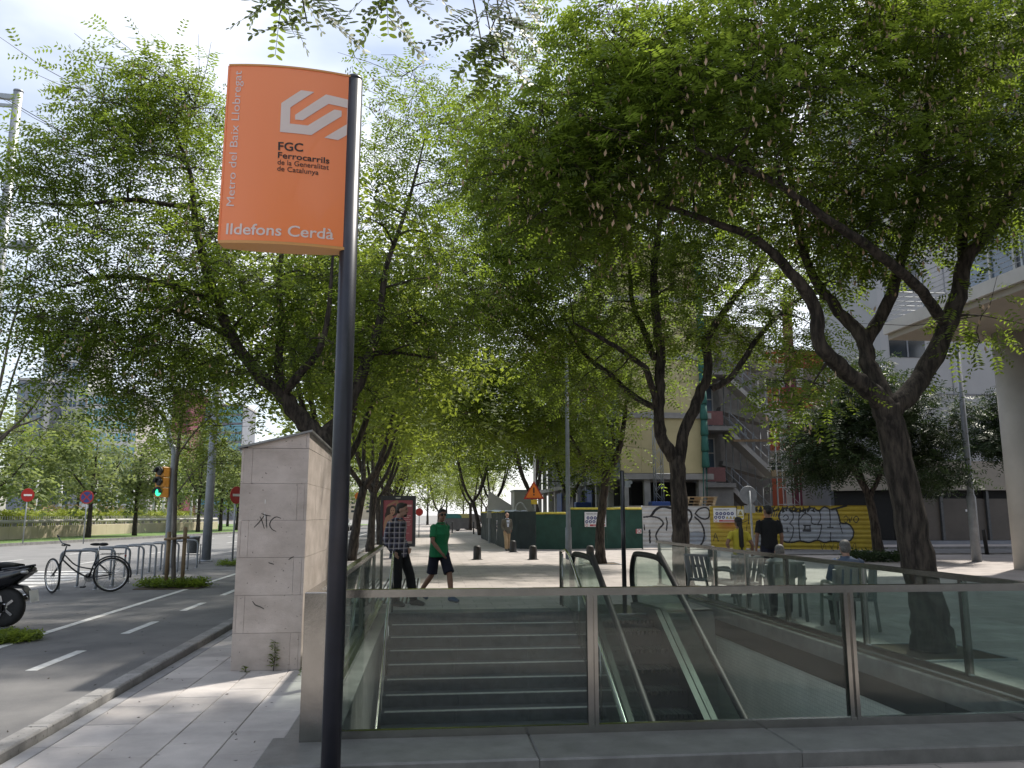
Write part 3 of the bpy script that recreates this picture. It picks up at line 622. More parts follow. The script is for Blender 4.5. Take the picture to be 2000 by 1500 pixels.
# weeds growing out of joints
def weed(name, label, loc, h, n, leafl=0.09, seed=1, spread=0.5, group='weeds in the paving'):
    r = np.random.default_rng(seed); t = thing(name, label, 'weed', loc, group=None)
    b = MB(); b.tube([(0, 0, 0), (0.01, 0, h * .5), (0.0, 0.01, h)], [0.005, 0.004, 0.002], 5); b.build('stem', 'twig', t)
    Q = []
    for k in range(n):
        z = h * (0.15 + 0.85 * k / n); a = r.uniform(0, 6.28); l = leafl * (1.1 - 0.4 * k / n); el = r.uniform(-0.1, 0.7)
        d = np.array([math.cos(a) * math.cos(el), math.sin(a) * math.cos(el), math.sin(el)]); s = np.array([-math.sin(a), math.cos(a), 0]) * l * 0.10; o = np.array([0, 0, z])
        Q.append([o, o + d * l * .5 + s, o + d * l + [0, 0, -l * .15], o + d * l * .5 - s])
    me = np_mesh('leaves', np.array(Q), 4, r.uniform(0, 1, n)); tag(link('leaves', me, 'leaf', t), kind='stuff'); return t
w0 = G(532, 1312); weed('weed', 'small feathery weed growing at the foot of the stone pillar', (w0.x, 8.87, 0), 0.30, 60, 0.085, 3)
for i, (px, py, h, lb) in enumerate(((478, 1313, 0.06, 'tiny dry weed tuft under the pillar next to the larger weed'), (590, 1318, 0.07, 'tiny weed tuft at the right corner of the pillar foot'), (856, 1497, 0.07, 'tiny yellow flowering weed in front of the dark plinth'))):
    p = G(px, py); weed('weed', lb, (p.x, min(p.y, 8.86), 0), h, 24, 0.06, 10 + i)

# ================================================================== STATION SIGN
sg = thing('station_sign', 'tall orange station sign on a dark pole with white logo and lettering', 'sign', (-0.53, 5.0, 0))
b = MB(); b.tube([(0, 0, -0.02), (0, 0, 4.44)], 0.057, 24); b.lathe([(0.057, 4.44), (0.053, 4.465), (0.035, 4.48), (0.004, 4.485)], 24); b.build('pole', 'pole_blue_black', sg)
b = MB(); b.lathe([(0.13, 0.0), (0.13, 0.015), (0.06, 0.02)], 24); b.build('base_plate', 'pole_blue_black', sg)
SA = R(4.0); SW, SZ0, SZ1, SB, ST = 0.765, 3.275, 4.445, 0.042, 0.045
def sface(u, v, off=0.0, side=-1):
    """u: 0 left edge .. 1 at the pole; v: 0 top .. 1 bottom"""
    x = -SW * (1 - u) - 0.015; y = side * (ST + SB * (1 - (2 * u - 1) ** 2) + off); z = SZ1 + (SZ0 - SZ1) * v
    return Vector((x * math.cos(SA) + y * math.sin(-SA) * -1, x * math.sin(SA) + y * math.cos(SA), z))
nu = 28
for side, nm in ((-1, 'front_face'), (1, 'back_face')):
    b = MB()
    for i in range(nu + 1):
        b.v += [tuple(sface(i / nu, 0, 0, side)), tuple(sface(i / nu, 1, 0, side))]
        if i: o = 2 * i - 2; b.f.append([o, o + 1, o + 3, o + 2]); b.sm.append(True)
    b.build(nm, 'sign_face', sg)
for v, nm in ((0.0, 'top_trim'), (1.0, 'bottom_trim')):
    b = MB(); dz = -0.018 if v else 0.012
    for i in range(nu + 1):
        for off in (0.006,):
            f, k = sface(i / nu, v, off, -1), sface(i / nu, v, off, 1); b.v += [tuple(f), tuple(k), (f.x, f.y, f.z + dz), (k.x, k.y, k.z + dz)]
        if i:
            o = 4 * i - 4; b.f += [[o, o + 4, o + 5, o + 1], [o + 2, o + 3, o + 7, o + 6], [o, o + 2, o + 6, o + 4], [o + 1, o + 5, o + 7, o + 3]]; b.sm += [False] * 4
    b.f += [[0, 1, 3, 2]]; b.sm += [False]
    b.build(nm, 'sign_trim', sg)
b = MB(); f0, k0 = sface(0, 0, 0.004, -1), sface(0, 0, 0.004, 1); b.box(f0.x - 0.006, f0.x + 0.006, min(f0.y, k0.y), max(f0.y, k0.y), SZ0, SZ1); b.build('side_trim', 'sign_face', sg)
def crop_uv(x, y):
    v = (y - 118) / (1312 - 118); xl = 178 - 66 * v; xr = 1018 - 32 * v; u = (x - xl) / (xr - xl)
    yt = 118 + 38 * max(0, u) ** 1.6; yb = 1308 + 30 * max(0, u) ** 1.6; return min(max(u, 0.0), 0.985), (y - yt) / (yb - yt)
def on_sign(me_or_bm, name, m, fn):
    bm = me_or_bm
    bmesh.ops.triangulate(bm, faces=bm.faces[:])
    for v in bm.verts:
        u_, v_ = fn(v.co.x, v.co.y); v.co = sface(u_, v_, 0.0035)
    me = bpy.data.meshes.new(name); bm.to_mesh(me); bm.free(); return link(name, me, m, sg)
for k, poly in enumerate(([(680, 283), (770, 290), (608, 408), (605, 520), (727, 527), (908, 400), (957, 404), (957, 443), (752, 592), (537, 580), (545, 380)],
             [(640, 458), (850, 300), (1017, 322), (1010, 560), (935, 612), (840, 603), (993, 495), (995, 380), (868, 365), (693, 493), (640, 490)])):
    bm = bmesh.new(); vs = [bm.verts.new((x, y, 0)) for x, y in poly]
    for t in tessellate_polygon([[Vector((x, y, 0)) for x, y in poly]]): bm.faces.new([vs[i] for i in t])
    bmesh.ops.subdivide_edges(bm, edges=bm.edges[:], cuts=4, use_grid_fill=True)
    on_sign(bm, 'logo_stroke', 'print_white', crop_uv)
def sign_text(txt, quad, m, off):
    """quad: baseline-left, baseline-right, top-left in close-up coordinates"""
    me = text_mesh(txt, off); bm = bmesh.new(); bm.from_mesh(me)
    xs = [v.co.x for v in bm.verts]; ys = [v.co.y for v in bm.verts]; x0, x1 = min(xs), max(xs); 
    y0 = 0.0; y1 = max(ys); a, bq, c = quad
    def fn(x, y):
        s = (x - x0) / (x1 - x0); t = (y - y0) / (y1 - y0)
        return crop_uv(a[0] + (bq[0] - a[0]) * s + (c[0] - a[0]) * t, a[1] + (bq[1] - a[1]) * s + (c[1] - a[1]) * t)
    tag(on_sign(bm, 'lettering', m, fn), kind='stuff')
sign_text('Ildefons Cerdà', ((165, 1268), (908, 1290), (170, 1196)), 'print_white', 0.014)
sign_text('Metro del Baix Llobregat', ((220, 1084), (268, 156), (166, 1081)), 'print_white', 0.0)
sign_text('FGC', ((526, 704), (697, 708), (526, 648)), 'print_black', 0.016)
sign_text('Ferrocarrils', ((524, 757), (876, 780), (525, 717)), 'print_black', 0.014)
sign_text('de la Generalitat', ((522, 802), (872, 822), (523, 768)), 'print_black', 0.004)
sign_text('de Catalunya', ((520, 845), (803, 862), (521, 812)), 'print_black', 0.004)
# ================================================================== TREES
def unit(v): return v / (np.linalg.norm(v, axis=-1, keepdims=True) + 1e-9)
def leaf_sprays(r, O, D, Ln, npair, ll, lw, droop=0.18):
    """pinnate leaves: O origins (n,3), D rachis directions (n,3) -> diamonds (n*(2*npair+1),4,3)"""
    n = len(O); up = np.tile([0, 0, 1.0], (n, 1)) + r.normal(0, 0.35, (n, 3))
    S = unit(np.cross(D, up)); Nn = unit(np.cross(S, D)); Ln = Ln * r.uniform(0.7, 1.2, n); out = []
    ts = np.linspace(0.14, 1.0, npair)
    for i, t in enumerate(ts):
        base = O + D * (Ln * t)[:, None]; base[:, 2] -= droop * Ln * t * t
        for sgn in (-1, 1):
            td = unit(S * sgn * 0.92 + D * 0.38 - Nn * r.uniform(0.0, 0.45, (n, 1)) + r.normal(0, 0.10, (n, 3)))
            wd = unit(np.cross(Nn, td)); l = (ll * (1.0 - 0.35 * abs(t - 0.5)) * r.uniform(0.8, 1.2, n))[:, None]; ww = l * lw / ll * 0.5
            out.append(np.stack([base, base + td * l * 0.48 + wd * ww, base + td * l, base + td * l * 0.48 - wd * ww], 1))
    return np.concatenate(out)
def make_tree(name, label, base, limbs, crowns, seed, leaf='leaf', bark='bark', nleaf=40, npair=5, Ln=0.30, ll=0.085, lw=0.034, pods=0, clr=0.55, group='street trees', twr=0.022, cat='tree', flat=0.55, pit=None, twigs=4, extra_nodes=True):
    """limbs: [(points, radii)] in world space; crowns: [(centre, (rx, ry, rz), clumps)]; foliage clumps hang on generated branches"""
    r = np.random.default_rng(seed); base = np.array(base, float)
    t = thing(name, label, cat, Vector(base), group=group)
    nodes, nrad = [], []
    b = MB()
    for pts, rad in limbs:
        P = smooth_path([list(p) + [q] for p, q in zip(pts, rad)], 5)
        pos = [np.array(q[:3]) + r.normal(0, 0.05 if rad[0] > 0.15 else 0.10, 3) * q[3] for q in P]; rr = [max(0.006, q[3] * (1 + r.normal(0, 0.035))) for q in P]
        b.tube([p - base for p in pos], rr, 10 if rad[0] > 0.06 else 7)
        for p, q in zip(pos[2:], rr[2:]): nodes.append(p); nrad.append(q)
    b.build('trunk', bark, t)
    C = []
    for c, rad, k in crowns:
        c = np.array(c, float); n0 = 0
        while n0 < k:
            p = r.normal(0, 1, 3); p = p / np.linalg.norm(p) * r.uniform(0.25, 1.0) ** 0.5
            C.append(c + p * np.array(rad)); n0 += 1
    C = np.array(C); NA = np.array(nodes)
    d0 = np.min(np.linalg.norm(C[:, None] - NA[None], axis=2), axis=1); order = np.argsort(d0)
    br = MB(); lo, ld, tn = [], [], []
    for ci in order:
        c = C[ci]; NA_ = np.array(nodes); dd = NA_ - c; dist = np.linalg.norm(dd, axis=1) + 0.5 * np.maximum(0, dd[:, 2]); j = int(np.argmin(dist))
        s = np.array(nodes[j]); r0 = min(nrad[j] * 0.7, twr + 0.006 * np.linalg.norm(c - s)); dl = np.linalg.norm(c - s)
        mid = (s + c) / 2 + r.normal(0, 0.10, 3) * dl + np.array([0, 0, 0.06 * dl])
        P = smooth_path([s, mid, c], 3); rad = list(np.linspace(r0, max(0.005, r0 * 0.35), len(P)))
        br.tube([p - base for p in P], rad, 5, caps=False)
        for p, q in zip(P[1:], rad[1:]): nodes.append(p); nrad.append(q)
        k = max(6, int(nleaf * r.uniform(0.6, 1.35)))
        off = r.normal(0, 1, (k, 3)) * np.array([clr, clr, clr * flat]) * r.uniform(0.7, 1.2)
        for q in range(twigs):
            e = c + off[q] * 1.1; br.tube([c - base, (c + e) / 2 - base + r.normal(0, 0.05, 3), e - base], [0.007, 0.005, 0.003], 3, caps=False)
        out = unit(off + unit(c - base - np.array([0, 0, C[:, 2].mean() - base[2]]))[None] * 0.25); out[:, 2] = out[:, 2] * 0.5 - 0.15
        lo.append(c + off * 0.8); ld.append(unit(out + r.normal(0, 0.35, (k, 3)))); tn.append(np.clip(r.normal(0.5, 0.22) + r.normal(0, 0.2, k), 0, 1))
    bo = br.build('branches', 'twig', t)
    if nleaf < 10: bo['kind'] = 'stuff'
    O = np.concatenate(lo); D = np.concatenate(ld); T = np.concatenate(tn)
    V = leaf_sprays(r, O, D, Ln, npair, ll, lw) - base
    cr = link('crown', np_mesh('crown', V, 4, np.tile(T, 2 * npair)), leaf, t); tag(cr, kind='stuff')
    if pods:
        k = pods; idx = r.integers(0, len(C), max(1, k // 9)); pc = np.repeat(C[idx], 9, axis=0)[:k] + r.normal(0, 0.20, (min(k, len(idx) * 9), 3)); k = len(pc); pc[:, 2] -= 0.22; pc[:, 1] -= 0.18
        a = r.uniform(0, 6.28, k); s = np.stack([np.cos(a), np.sin(a), np.zeros(k)], 1) * 0.0165; dn = np.stack([r.normal(0, .012, k), r.normal(0, .012, k), -r.uniform(0.06, 0.095, k)], 1)
        V = np.stack([pc, pc + dn * 0.55 + s, pc + dn, pc + dn * 0.55 - s], 1) - base
        tag(link('seed_pods', np_mesh('seed_pods', V, 4, r.uniform(0, 1, k)), 'pod', t), kind='stuff')
    if pit:
        q = MB(); q.box(-pit, pit, -pit, pit, 0.003, 0.012); q.build('earth_pit', 'earth', t)
        q = MB(); e = pit
        for x0, x1, y0, y1 in ((-e - .05, -e, -e - .05, e + .05), (e, e + .05, -e - .05, e + .05), (-e, e, -e - .05, -e), (-e, e, e, e + .05)): q.box(x0, x1, y0, y1, -0.02, 0.02)
        q.build('pit_edging', 'galvanised', t)
    return t
def PL(pts, Y):   # pixel polyline -> points; entries (px, py) at depth Y or (px, py, Y)
    return [AY(p[0], p[1], p[2] if len(p) > 2 else Y) for p in pts]
def EL(px, py, Y, rx, ry, rd, k):   # crown lobe seen at px,py with pixel radii
    c = AY(px, py, Y); s = Y / F * 1.05; return (c, (rx * s, rd, ry * s), k)

# --- tree behind the pillar (left row)
Y = 12.6; bs = (-1.72, Y, 0)
make_tree('street_tree', 'big forked street tree rising right behind the stone pillar', bs,
  [([bs, (-1.72, Y, 1.2), AY(628, 880, Y), AY(618, 850, Y)], [0.24, 0.19, 0.18, 0.17]),
   (PL([(622, 858), (590, 820), (545, 765), (500, 725), (455, 660), (425, 585), (395, 500), (380, 420), (370, 330), (330, 230)], Y), [0.15, 0.14, 0.115, 0.10, 0.085, 0.075, 0.06, 0.05, 0.035, 0.015]),
   (PL([(545, 765), (545, 700, Y + .3), (550, 640, Y + .5), (545, 540, Y + .6), (560, 440, Y + .6)], Y), [0.08, 0.07, 0.06, 0.045, 0.03]),
   (PL([(550, 775), (580, 735, Y - .2), (620, 690, Y - .4), (640, 620, Y - .5), (650, 500, Y - .6)], Y), [0.075, 0.065, 0.055, 0.04, 0.02]),
   (PL([(622, 858), (665, 815, Y + .2), (700, 750, Y + .4), (722, 690, Y + .5), (742, 620, Y + .6), (755, 520, Y + .8), (790, 420, Y + 1), (815, 330, Y + 1.1), (835, 250, Y + 1.2)], Y), [0.13, 0.115, 0.10, 0.085, 0.065, 0.05, 0.035, 0.022, 0.01]),
   (PL([(378, 405), (330, 400, Y - .3), (250, 390, Y - .6), (150, 400, Y - .8), (50, 395, Y - 1)], Y), [0.045, 0.04, 0.034, 0.026, 0.014]),
   (PL([(425, 585), (340, 560, Y - .4), (230, 540, Y - .8), (120, 560, Y - 1)], Y), [0.05, 0.045, 0.032, 0.015]),
   (PL([(455, 660), (370, 620, Y + .5), (300, 600, Y + .9), (220, 620, Y + 1.1)], Y), [0.05, 0.042, 0.03, 0.016]),
   (PL([(722, 690, Y + .5), (780, 690, Y + 1.2), (850, 700, Y + 1.6)], Y), [0.05, 0.035, 0.02])],
  [EL(275, 220, Y, 100, 90, 1.2, 26), EL(210, 330, Y - .4, 130, 70, 1.3, 26), EL(370, 270, Y + .2, 90, 110, 1.4, 30), EL(80, 385, Y - .8, 90, 55, 0.8, 12), EL(190, 590, Y - .4, 140, 130, 1.7, 46),
   EL(330, 520, Y, 140, 130, 1.8, 46), EL(460, 650, Y + .2, 150, 130, 1.8, 40), EL(250, 730, Y, 130, 90, 1.5, 30), EL(600, 600, Y + .3, 120, 140, 1.7, 36), EL(770, 480, Y + 1, 110, 170, 1.7, 34), EL(800, 260, Y + 1, 90, 100, 1.4, 20), EL(905, 330, Y + 1.4, 80, 130, 1.4, 18), EL(880, 560, Y + 1.4, 80, 110, 1.3, 14), EL(520, 430, Y + .6, 120, 120, 1.4, 22), EL(770, 700, Y + 1.2, 110, 110, 1.3, 22), EL(130, 620, Y - .6, 100, 60, 1.0, 10)],
  11, nleaf=29, pods=700, clr=0.42, group='tipuana trees on the pillar side', pit=0.0 or None)
# --- right row, nearest tree
Y = 9.2; bs = (5.95, Y, 0); Bz = lambda z: (5.9, Y, z)
make_tree('street_tree', 'large leaning tree with thick forked trunk behind the glass railing on the right', bs,
  [([bs, AY(1815, 1200, Y), AY(1790, 1080, Y), AY(1762, 940, Y), AY(1742, 840, Y), AY(1730, 790, Y)], [0.26, 0.205, 0.19, 0.175, 0.17, 0.17]),
   (PL([(1735, 800), (1690, 755, Y - .1), (1640, 715, Y - .2), (1600, 670, Y - .3), (1595, 610, Y - .3), (1555, 545, Y - .4), (1480, 470, Y - .5), (1380, 430, Y - .6), (1260, 390, Y - .6), (1120, 350, Y - .4), (1000, 320, Y - .2)], Y), [0.13, 0.11, 0.095, 0.085, 0.08, 0.065, 0.05, 0.038, 0.028, 0.02, 0.012]),
   (PL([(1735, 795), (1700, 720, Y + .2), (1685, 660, Y + .3), (1640, 610, Y + .4), (1590, 545, Y + .5), (1560, 450, Y + .6), (1540, 330, Y + .7), (1500, 180, Y + .7)], Y), [0.12, 0.105, 0.095, 0.075, 0.06, 0.05, 0.038, 0.018]),
   (PL([(1690, 670, Y + .3), (1735, 590, Y + .3), (1760, 510, Y + .2), (1790, 400, Y), (1810, 250, Y - .2), (1815, 60, Y - .4)], Y), [0.085, 0.08, 0.07, 0.058, 0.042, 0.02]),
   (PL([(1738, 800), (1795, 745, Y + .1), (1840, 660, Y + .1), (1870, 580, Y), (1885, 510, Y), (1930, 450, Y - .2), (1990, 360, Y - .4), (2060, 230, Y - .6)], Y), [0.14, 0.125, 0.115, 0.105, 0.09, 0.075, 0.055, 0.03]),
   (PL([(1850, 640, Y + .1), (1800, 570, Y - .3), (1720, 500, Y - .7), (1620, 430, Y - 1.0), (1500, 350, Y - 1.3), (1360, 290, Y - 1.5)], Y), [0.075, 0.068, 0.06, 0.05, 0.036, 0.018]),
   (PL([(1880, 520), (1880, 430, Y + .3), (1890, 300, Y + .4), (1870, 150, Y + .3), (1860, -40, Y)], Y), [0.065, 0.058, 0.048, 0.038, 0.02])],
  [EL(1620, 260, Y - .2, 200, 210, 1.8, 62), EL(1400, 250, Y - .7, 170, 180, 1.6, 46), EL(1850, 150, Y - .4, 200, 180, 1.8, 50), EL(1500, 60, Y - .3, 260, 110, 1.8, 44), EL(1700, -60, Y - .5, 330, 110, 2.0, 40), EL(1230, 330, Y - .6, 130, 120, 1.1, 22), EL(1620, 470, Y + .3, 130, 90, 1.2, 22), EL(1820, 380, Y, 140, 120, 1.5, 24), EL(1950, 330, Y - .6, 110, 150, 1.2, 22), EL(1250, 170, Y - .7, 120, 110, 1.1, 24), EL(1130, 250, Y - .4, 110, 110, 1.0, 20), EL(1050, 330, Y - .2, 70, 110, 0.9, 14), EL(975, 310, Y, 50, 70, 0.9, 8), EL(1180, 60, Y - .3, 110, 80, 1.0, 12), EL(1100, 420, Y - .3, 100, 90, 1.0, 12), EL(1560, 760, Y - .2, 55, 70, 0.4, 3), EL(1900, 640, Y - .2, 30, 40, 0.3, 2)],
  12, nleaf=35, pods=2600, clr=0.38, Ln=0.27, ll=0.078, lw=0.032, npair=6, group='tipuana trees on the escalator side', pit=0.55)
# --- right row, second tree
Y = 17.6; bs = (5.62, Y, 0)
make_tree('street_tree', 'upright tree forking like a candelabra in front of the white graffiti panels', bs,
  [([bs, AY(1330, 1060, Y), AY(1325, 960, Y), AY(1322, 890, Y)], [0.26, 0.195, 0.185, 0.185]),
   (PL([(1322, 900), (1295, 860), (1287, 810), (1288, 740), (1290, 680), (1280, 600), (1278, 520), (1290, 420), (1280, 300)], Y), [0.15, 0.14, 0.13, 0.12, 0.11, 0.10, 0.08, 0.06, 0.03]),
   (PL([(1322, 915), (1338, 840), (1366, 775), (1384, 715), (1380, 665), (1420, 600), (1470, 540), (1530, 460)], Y), [0.15, 0.135, 0.12, 0.105, 0.095, 0.075, 0.06, 0.03]),
   (PL([(1390, 760), (1430, 735, Y - .3), (1480, 660, Y - .5), (1540, 600, Y - .7), (1600, 560, Y - .9)], Y), [0.08, 0.07, 0.06, 0.045, 0.025]),
   (PL([(1290, 800), (1240, 775, Y + .3), (1190, 730, Y + .4), (1140, 690, Y + .5), (1100, 620, Y + .6)], Y), [0.075, 0.07, 0.06, 0.045, 0.02]),
   (PL([(1285, 800), (1265, 730, Y - .3), (1250, 710, Y - .4), (1190, 670, Y - .8), (1120, 630, Y - 1.0)], Y), [0.08, 0.075, 0.065, 0.05, 0.02]),
   (PL([(1278, 700), (1255, 640, Y + .5), (1235, 590, Y + .7), (1225, 500, Y + .9), (1180, 400, Y + 1)], Y), [0.08, 0.07, 0.06, 0.045, 0.02])],
  [EL(1280, 440, Y, 200, 180, 2.6, 60), EL(1100, 560, Y - .3, 160, 130, 2.0, 40), EL(1450, 480, Y, 160, 150, 2.2, 40), EL(1130, 380, Y, 180, 140, 2.2, 40), EL(1290, 240, Y, 220, 130, 2.4, 40), EL(1050, 240, Y, 130, 120, 1.8, 22), EL(1300, 620, Y + .2, 150, 70, 1.6, 14), EL(1550, 620, Y - .5, 80, 70, 1.0, 9), EL(1010, 430, Y - .2, 120, 130, 1.4, 26), EL(960, 560, Y, 100, 110, 1.6, 22), EL(1130, 700, Y + .3, 110, 80, 1.4, 14), EL(1420, 640, Y + .2, 100, 70, 1.2, 8), EL(1560, 740, Y - .4, 60, 70, 0.8, 8)],
  13, nleaf=46, pods=2600, clr=0.62, Ln=0.32, ll=0.105, lw=0.043, npair=5, group='tipuana trees on the escalator side', pit=0.55)
# --- right row, third tree
Y = 26.4; bs = (5.72, Y, 0)
make_tree('street_tree', 'slim tree with raised fork growing in front of the green fence notice', bs,
  [([bs, AY(1172, 1040, Y), AY(1180, 960, Y), AY(1184, 925, Y)], [0.2, 0.15, 0.14, 0.14]),
   (PL([(1184, 930), (1205, 890), (1215, 850), (1222, 800), (1235, 720)], Y), [0.12, 0.11, 0.09, 0.07, 0.03]),
   (PL([(1182, 930), (1172, 910), (1140, 895, Y - .3), (1125, 870, Y - .5), (1100, 830, Y - .8)], Y), [0.09, 0.08, 0.065, 0.05, 0.02]),
   (PL([(1184, 925), (1178, 890, Y + .3), (1200, 860, Y + .5), (1170, 800, Y + .8), (1120, 740, Y + 1)], Y), [0.08, 0.07, 0.06, 0.04, 0.02])],
  [EL(1150, 760, Y, 130, 100, 2.6, 44), EL(1000, 780, Y, 100, 80, 2.2, 28), EL(1180, 640, Y, 160, 100, 2.6, 36), EL(1020, 650, Y, 130, 110, 2.4, 36), EL(1100, 840, Y - .5, 120, 40, 1.6, 14), EL(950, 820, Y, 80, 60, 2, 20), EL(900, 720, Y, 90, 110, 2.4, 30), EL(930, 560, Y, 100, 110, 2.4, 26), EL(1060, 520, Y, 130, 90, 2.4, 24), EL(1150, 880, Y - .6, 70, 30, 1.2, 7)],
  14, nleaf=34, pods=300, clr=0.75, Ln=0.42, ll=0.15, lw=0.06, npair=4, group='tipuana trees on the escalator side', pit=0.55)
# --- rows further down the street
def far_tree(label, x, y, h, seed, group, rx=3.4, lean=0.0, fresh=True, th=2.6, n=46):
    r = np.random.default_rng(seed); bs = np.array([x, y, 0.0]); f = bs + [lean, 0, th]; L_ = [([bs, bs + [lean * .4, 0, th * .5], f], [0.2, 0.155, 0.15])]
    for k in range(4):
        a = k * 1.6 + r.uniform(0, 1); q = f + [math.cos(a) * 0.9, math.sin(a) * 0.9, 1.3]; e = f + [math.cos(a) * 1.9, math.sin(a) * 1.9, h * 0.42 + r.uniform(-.5, .5)]
        L_.append(([f - [0, 0, .1], q, e], [0.10, 0.075, 0.03]))
    zc = th + (h - th) * 0.55; crn = []
    for k in range(6):
        a = k * 1.05 + r.uniform(0, .6); rr = rx * r.uniform(0.35, 0.6); crn.append((bs + [lean + math.cos(a) * rr, math.sin(a) * rr, zc + r.uniform(-1.5, 1.0)], (rx * .58, rx * .58, (h - th) * .30), n // 6))
    crn.append((bs + [lean, 0, zc + (h - th) * .22], (rx * .6, rx * .6, (h - th) * .22), n // 6))
    return make_tree('street_tree', label, bs, L_, crn, seed, leaf='leaf_fresh' if fresh else 'leaf', nleaf=26, npair=3, Ln=0.5, ll=0.24, lw=0.11, clr=0.8, group=group, twigs=2)
gl, gr = 'tipuana trees on the pillar side', 'tipuana trees on the escalator side'
far_tree('bright leaved tree on the pillar side, hidden behind the sign pole', -2.15, 20.5, 10.5, 21, gl, 3.9, -0.15, n=84)
far_tree('street tree with dark trunk just left of the lit advert', -2.62, 29.2, 11.5, 22, gl, 4.2, 0.35, n=90)
far_tree('street tree rising behind the advert panel', -2.44, 36, 11.5, 23, gl, 4.4, 0.1, n=84)
far_tree('third street tree beyond the advert panel', -2.5, 44.5, 11.5, 24, gl, 4.6, -0.2, th=2.4, n=78)
far_tree('fourth street tree beyond the advert panel', -2.6, 53, 11, 25, gl, 4.6, 0.15, th=2.8, n=72)
far_tree('fifth street tree beyond the advert panel', -2.7, 62, 11.5, 26, gl, 4.8, -0.1, th=2.4, n=66)
far_tree('farthest tree of the row beyond the advert panel', -2.8, 74, 12, 27, gl, 5.0, n=66)
far_tree('dark tree behind the corner of the dark green fence', 6.3, 43.5, 10.5, 31, gr, 4.6, -0.6, fresh=False, n=84)
far_tree('tree beside the triangular warning sign behind the fence', 8.2, 47.5, 8.5, 32, gr, 3.3, 0.2, fresh=False)
far_tree('tree standing next to the teal waste container, left trunk of the pair', 4.2, 64, 11.5, 33, gr, 5.0, -0.6, fresh=False, n=72)
far_tree('tree standing next to the teal waste container, right trunk of the pair', 5.2, 67, 11.5, 34, gr, 5.0, 0.2, fresh=False, n=72)
far_tree('tree closing the far end of the street on the container side', 4.5, 84, 12.5, 35, gr, 5.5, n=66)
for x_, y_, h_, sd_, lb_ in ((6.6, -1.6, 9.5, 38, 'unseen tree added beside the viewer on the escalator side, out of the picture to the right'), (6.2, -8.0, 9.5, 39, 'unseen tree added behind the viewer on the escalator side'), (-2.1, -8.5, 9.5, 40, 'unseen tree added behind the viewer on the pillar side'), (1.8, -14.0, 10, 43, 'unseen tree added straight behind the viewer')):
    far_tree(lb_, x_, y_, h_, sd_, gl if x_ < 0 else gr, 3.9, n=80, fresh=False)  # unseen trees, added to darken the rail reflections and shade the foreground
far_tree('tree at the left of the far end of the street', -3.2, 96, 11, 44, gl, 4.4)
far_tree('tree at the right of the far end of the street', 8.6, 118, 12, 45, gr, 5.0, n=52)
far_tree('tree in the middle of the far end of the street', 1.6, 112, 12, 36, gr, 6, th=2.0, n=78)
far_tree('last tree at the far end of the street on the road side', -6.5, 118, 12, 37, gr, 6, th=2.0, n=72)
# --- feathery dark trees by the pale building
def feather(label, px, py, seed, lobes, hz):
    p = G(px, py); Y = p.y; bs = (p.x, p.y, 0)
    return make_tree('tamarisk_tree', label, bs, [([bs, p + Vector((-0.1, 0, 1.3)), p + Vector((-0.25, 0, 2.4))], [0.2, 0.16, 0.13]), ([p + Vector((-0.2, 0, 2.2)), p + Vector((-1.0, 0, 3.6)), p + Vector((-1.9, 0, 4.6))], [0.11, 0.08, 0.03]), ([p + Vector((-0.2, 0, 2.2)), p + Vector((0.6, 0.2, 3.5)), p + Vector((1.3, 0, hz))], [0.1, 0.07, 0.03]), ([p + Vector((-0.2, 0, 2.2)), p + Vector((-0.3, 0.6, 3.6)), p + Vector((-0.2, 0.9, hz))], [0.1, 0.07, 0.03])],
        [EL(a, b_, Y, c, d, 1.8, k) for a, b_, c, d, k in lobes], seed, leaf='leaf_dark', nleaf=64, npair=5, Ln=0.42, ll=0.19, lw=0.05, clr=0.5, group='feathery dark trees', twigs=4)
feather('dark feathery tree between the yellow fence and the leaning trunk', 1718, 1094, 41, [(1640, 840, 80, 60, 26), (1700, 800, 80, 60, 20), (1620, 900, 60, 40, 14), (1800, 830, 70, 60, 20), (1790, 920, 60, 40, 12), (1720, 740, 60, 50, 10)], 5.2)
feather('dark feathery tree at the right edge beside the round column', 2075, 1085, 42, [(1990, 830, 70, 70, 22), (2060, 760, 70, 70, 16), (1960, 870, 40, 30, 8)], 5.2)
# --- young staked tree by the cycle lane
p = G(338, 1147, ZL); Y = p.y; bs = (p.x, p.y, ZL)
yt = make_tree('young_tree', 'young tree tied between two wooden stakes beside the cycle lane', bs,
  [([bs, AY(341, 1040, Y), AY(343, 930, Y), AY(352, 840, Y), AY(358, 770, Y), AY(365, 690, Y)], [0.05, 0.045, 0.042, 0.035, 0.028, 0.012]),
   (PL([(347, 890), (375, 850, Y - .2), (410, 815, Y - .4), (440, 790, Y - .5)], Y), [0.022, 0.018, 0.014, 0.008]), (PL([(352, 830), (335, 800, Y + .2), (322, 770, Y + .3)], Y), [0.018, 0.013, 0.008]),
   (PL([(345, 965), (375, 925, Y), (400, 900, Y + .2), (425, 870, Y + .3)], Y), [0.016, 0.013, 0.010, 0.007])],
  [EL(365, 730, Y, 60, 70, 0.9, 16), EL(400, 810, Y, 60, 50, 0.9, 11), EL(335, 800, Y, 40, 60, 0.8, 8), EL(430, 870, Y, 50, 40, 0.7, 6)], 51, leaf='leaf_fresh', nleaf=24, npair=5, Ln=0.30, ll=0.085, lw=0.03, clr=0.40, group=None, bark='bark_grey', twr=0.012)
for dx, dy, h in ((-0.14, -0.05, 1.18), (0.19, -0.03, 1.28)):
    b = MB(); b.tube([(dx, dy, 0), (dx, dy, h)], 0.042, 9); b.build('stake', 'wood_stake', yt)
b = MB(); b.tube([(-0.22, -0.10, 1.02), (0.30, -0.09, 1.06)], 0.028, 7); b.build('crossbar', 'wood_stake', yt)
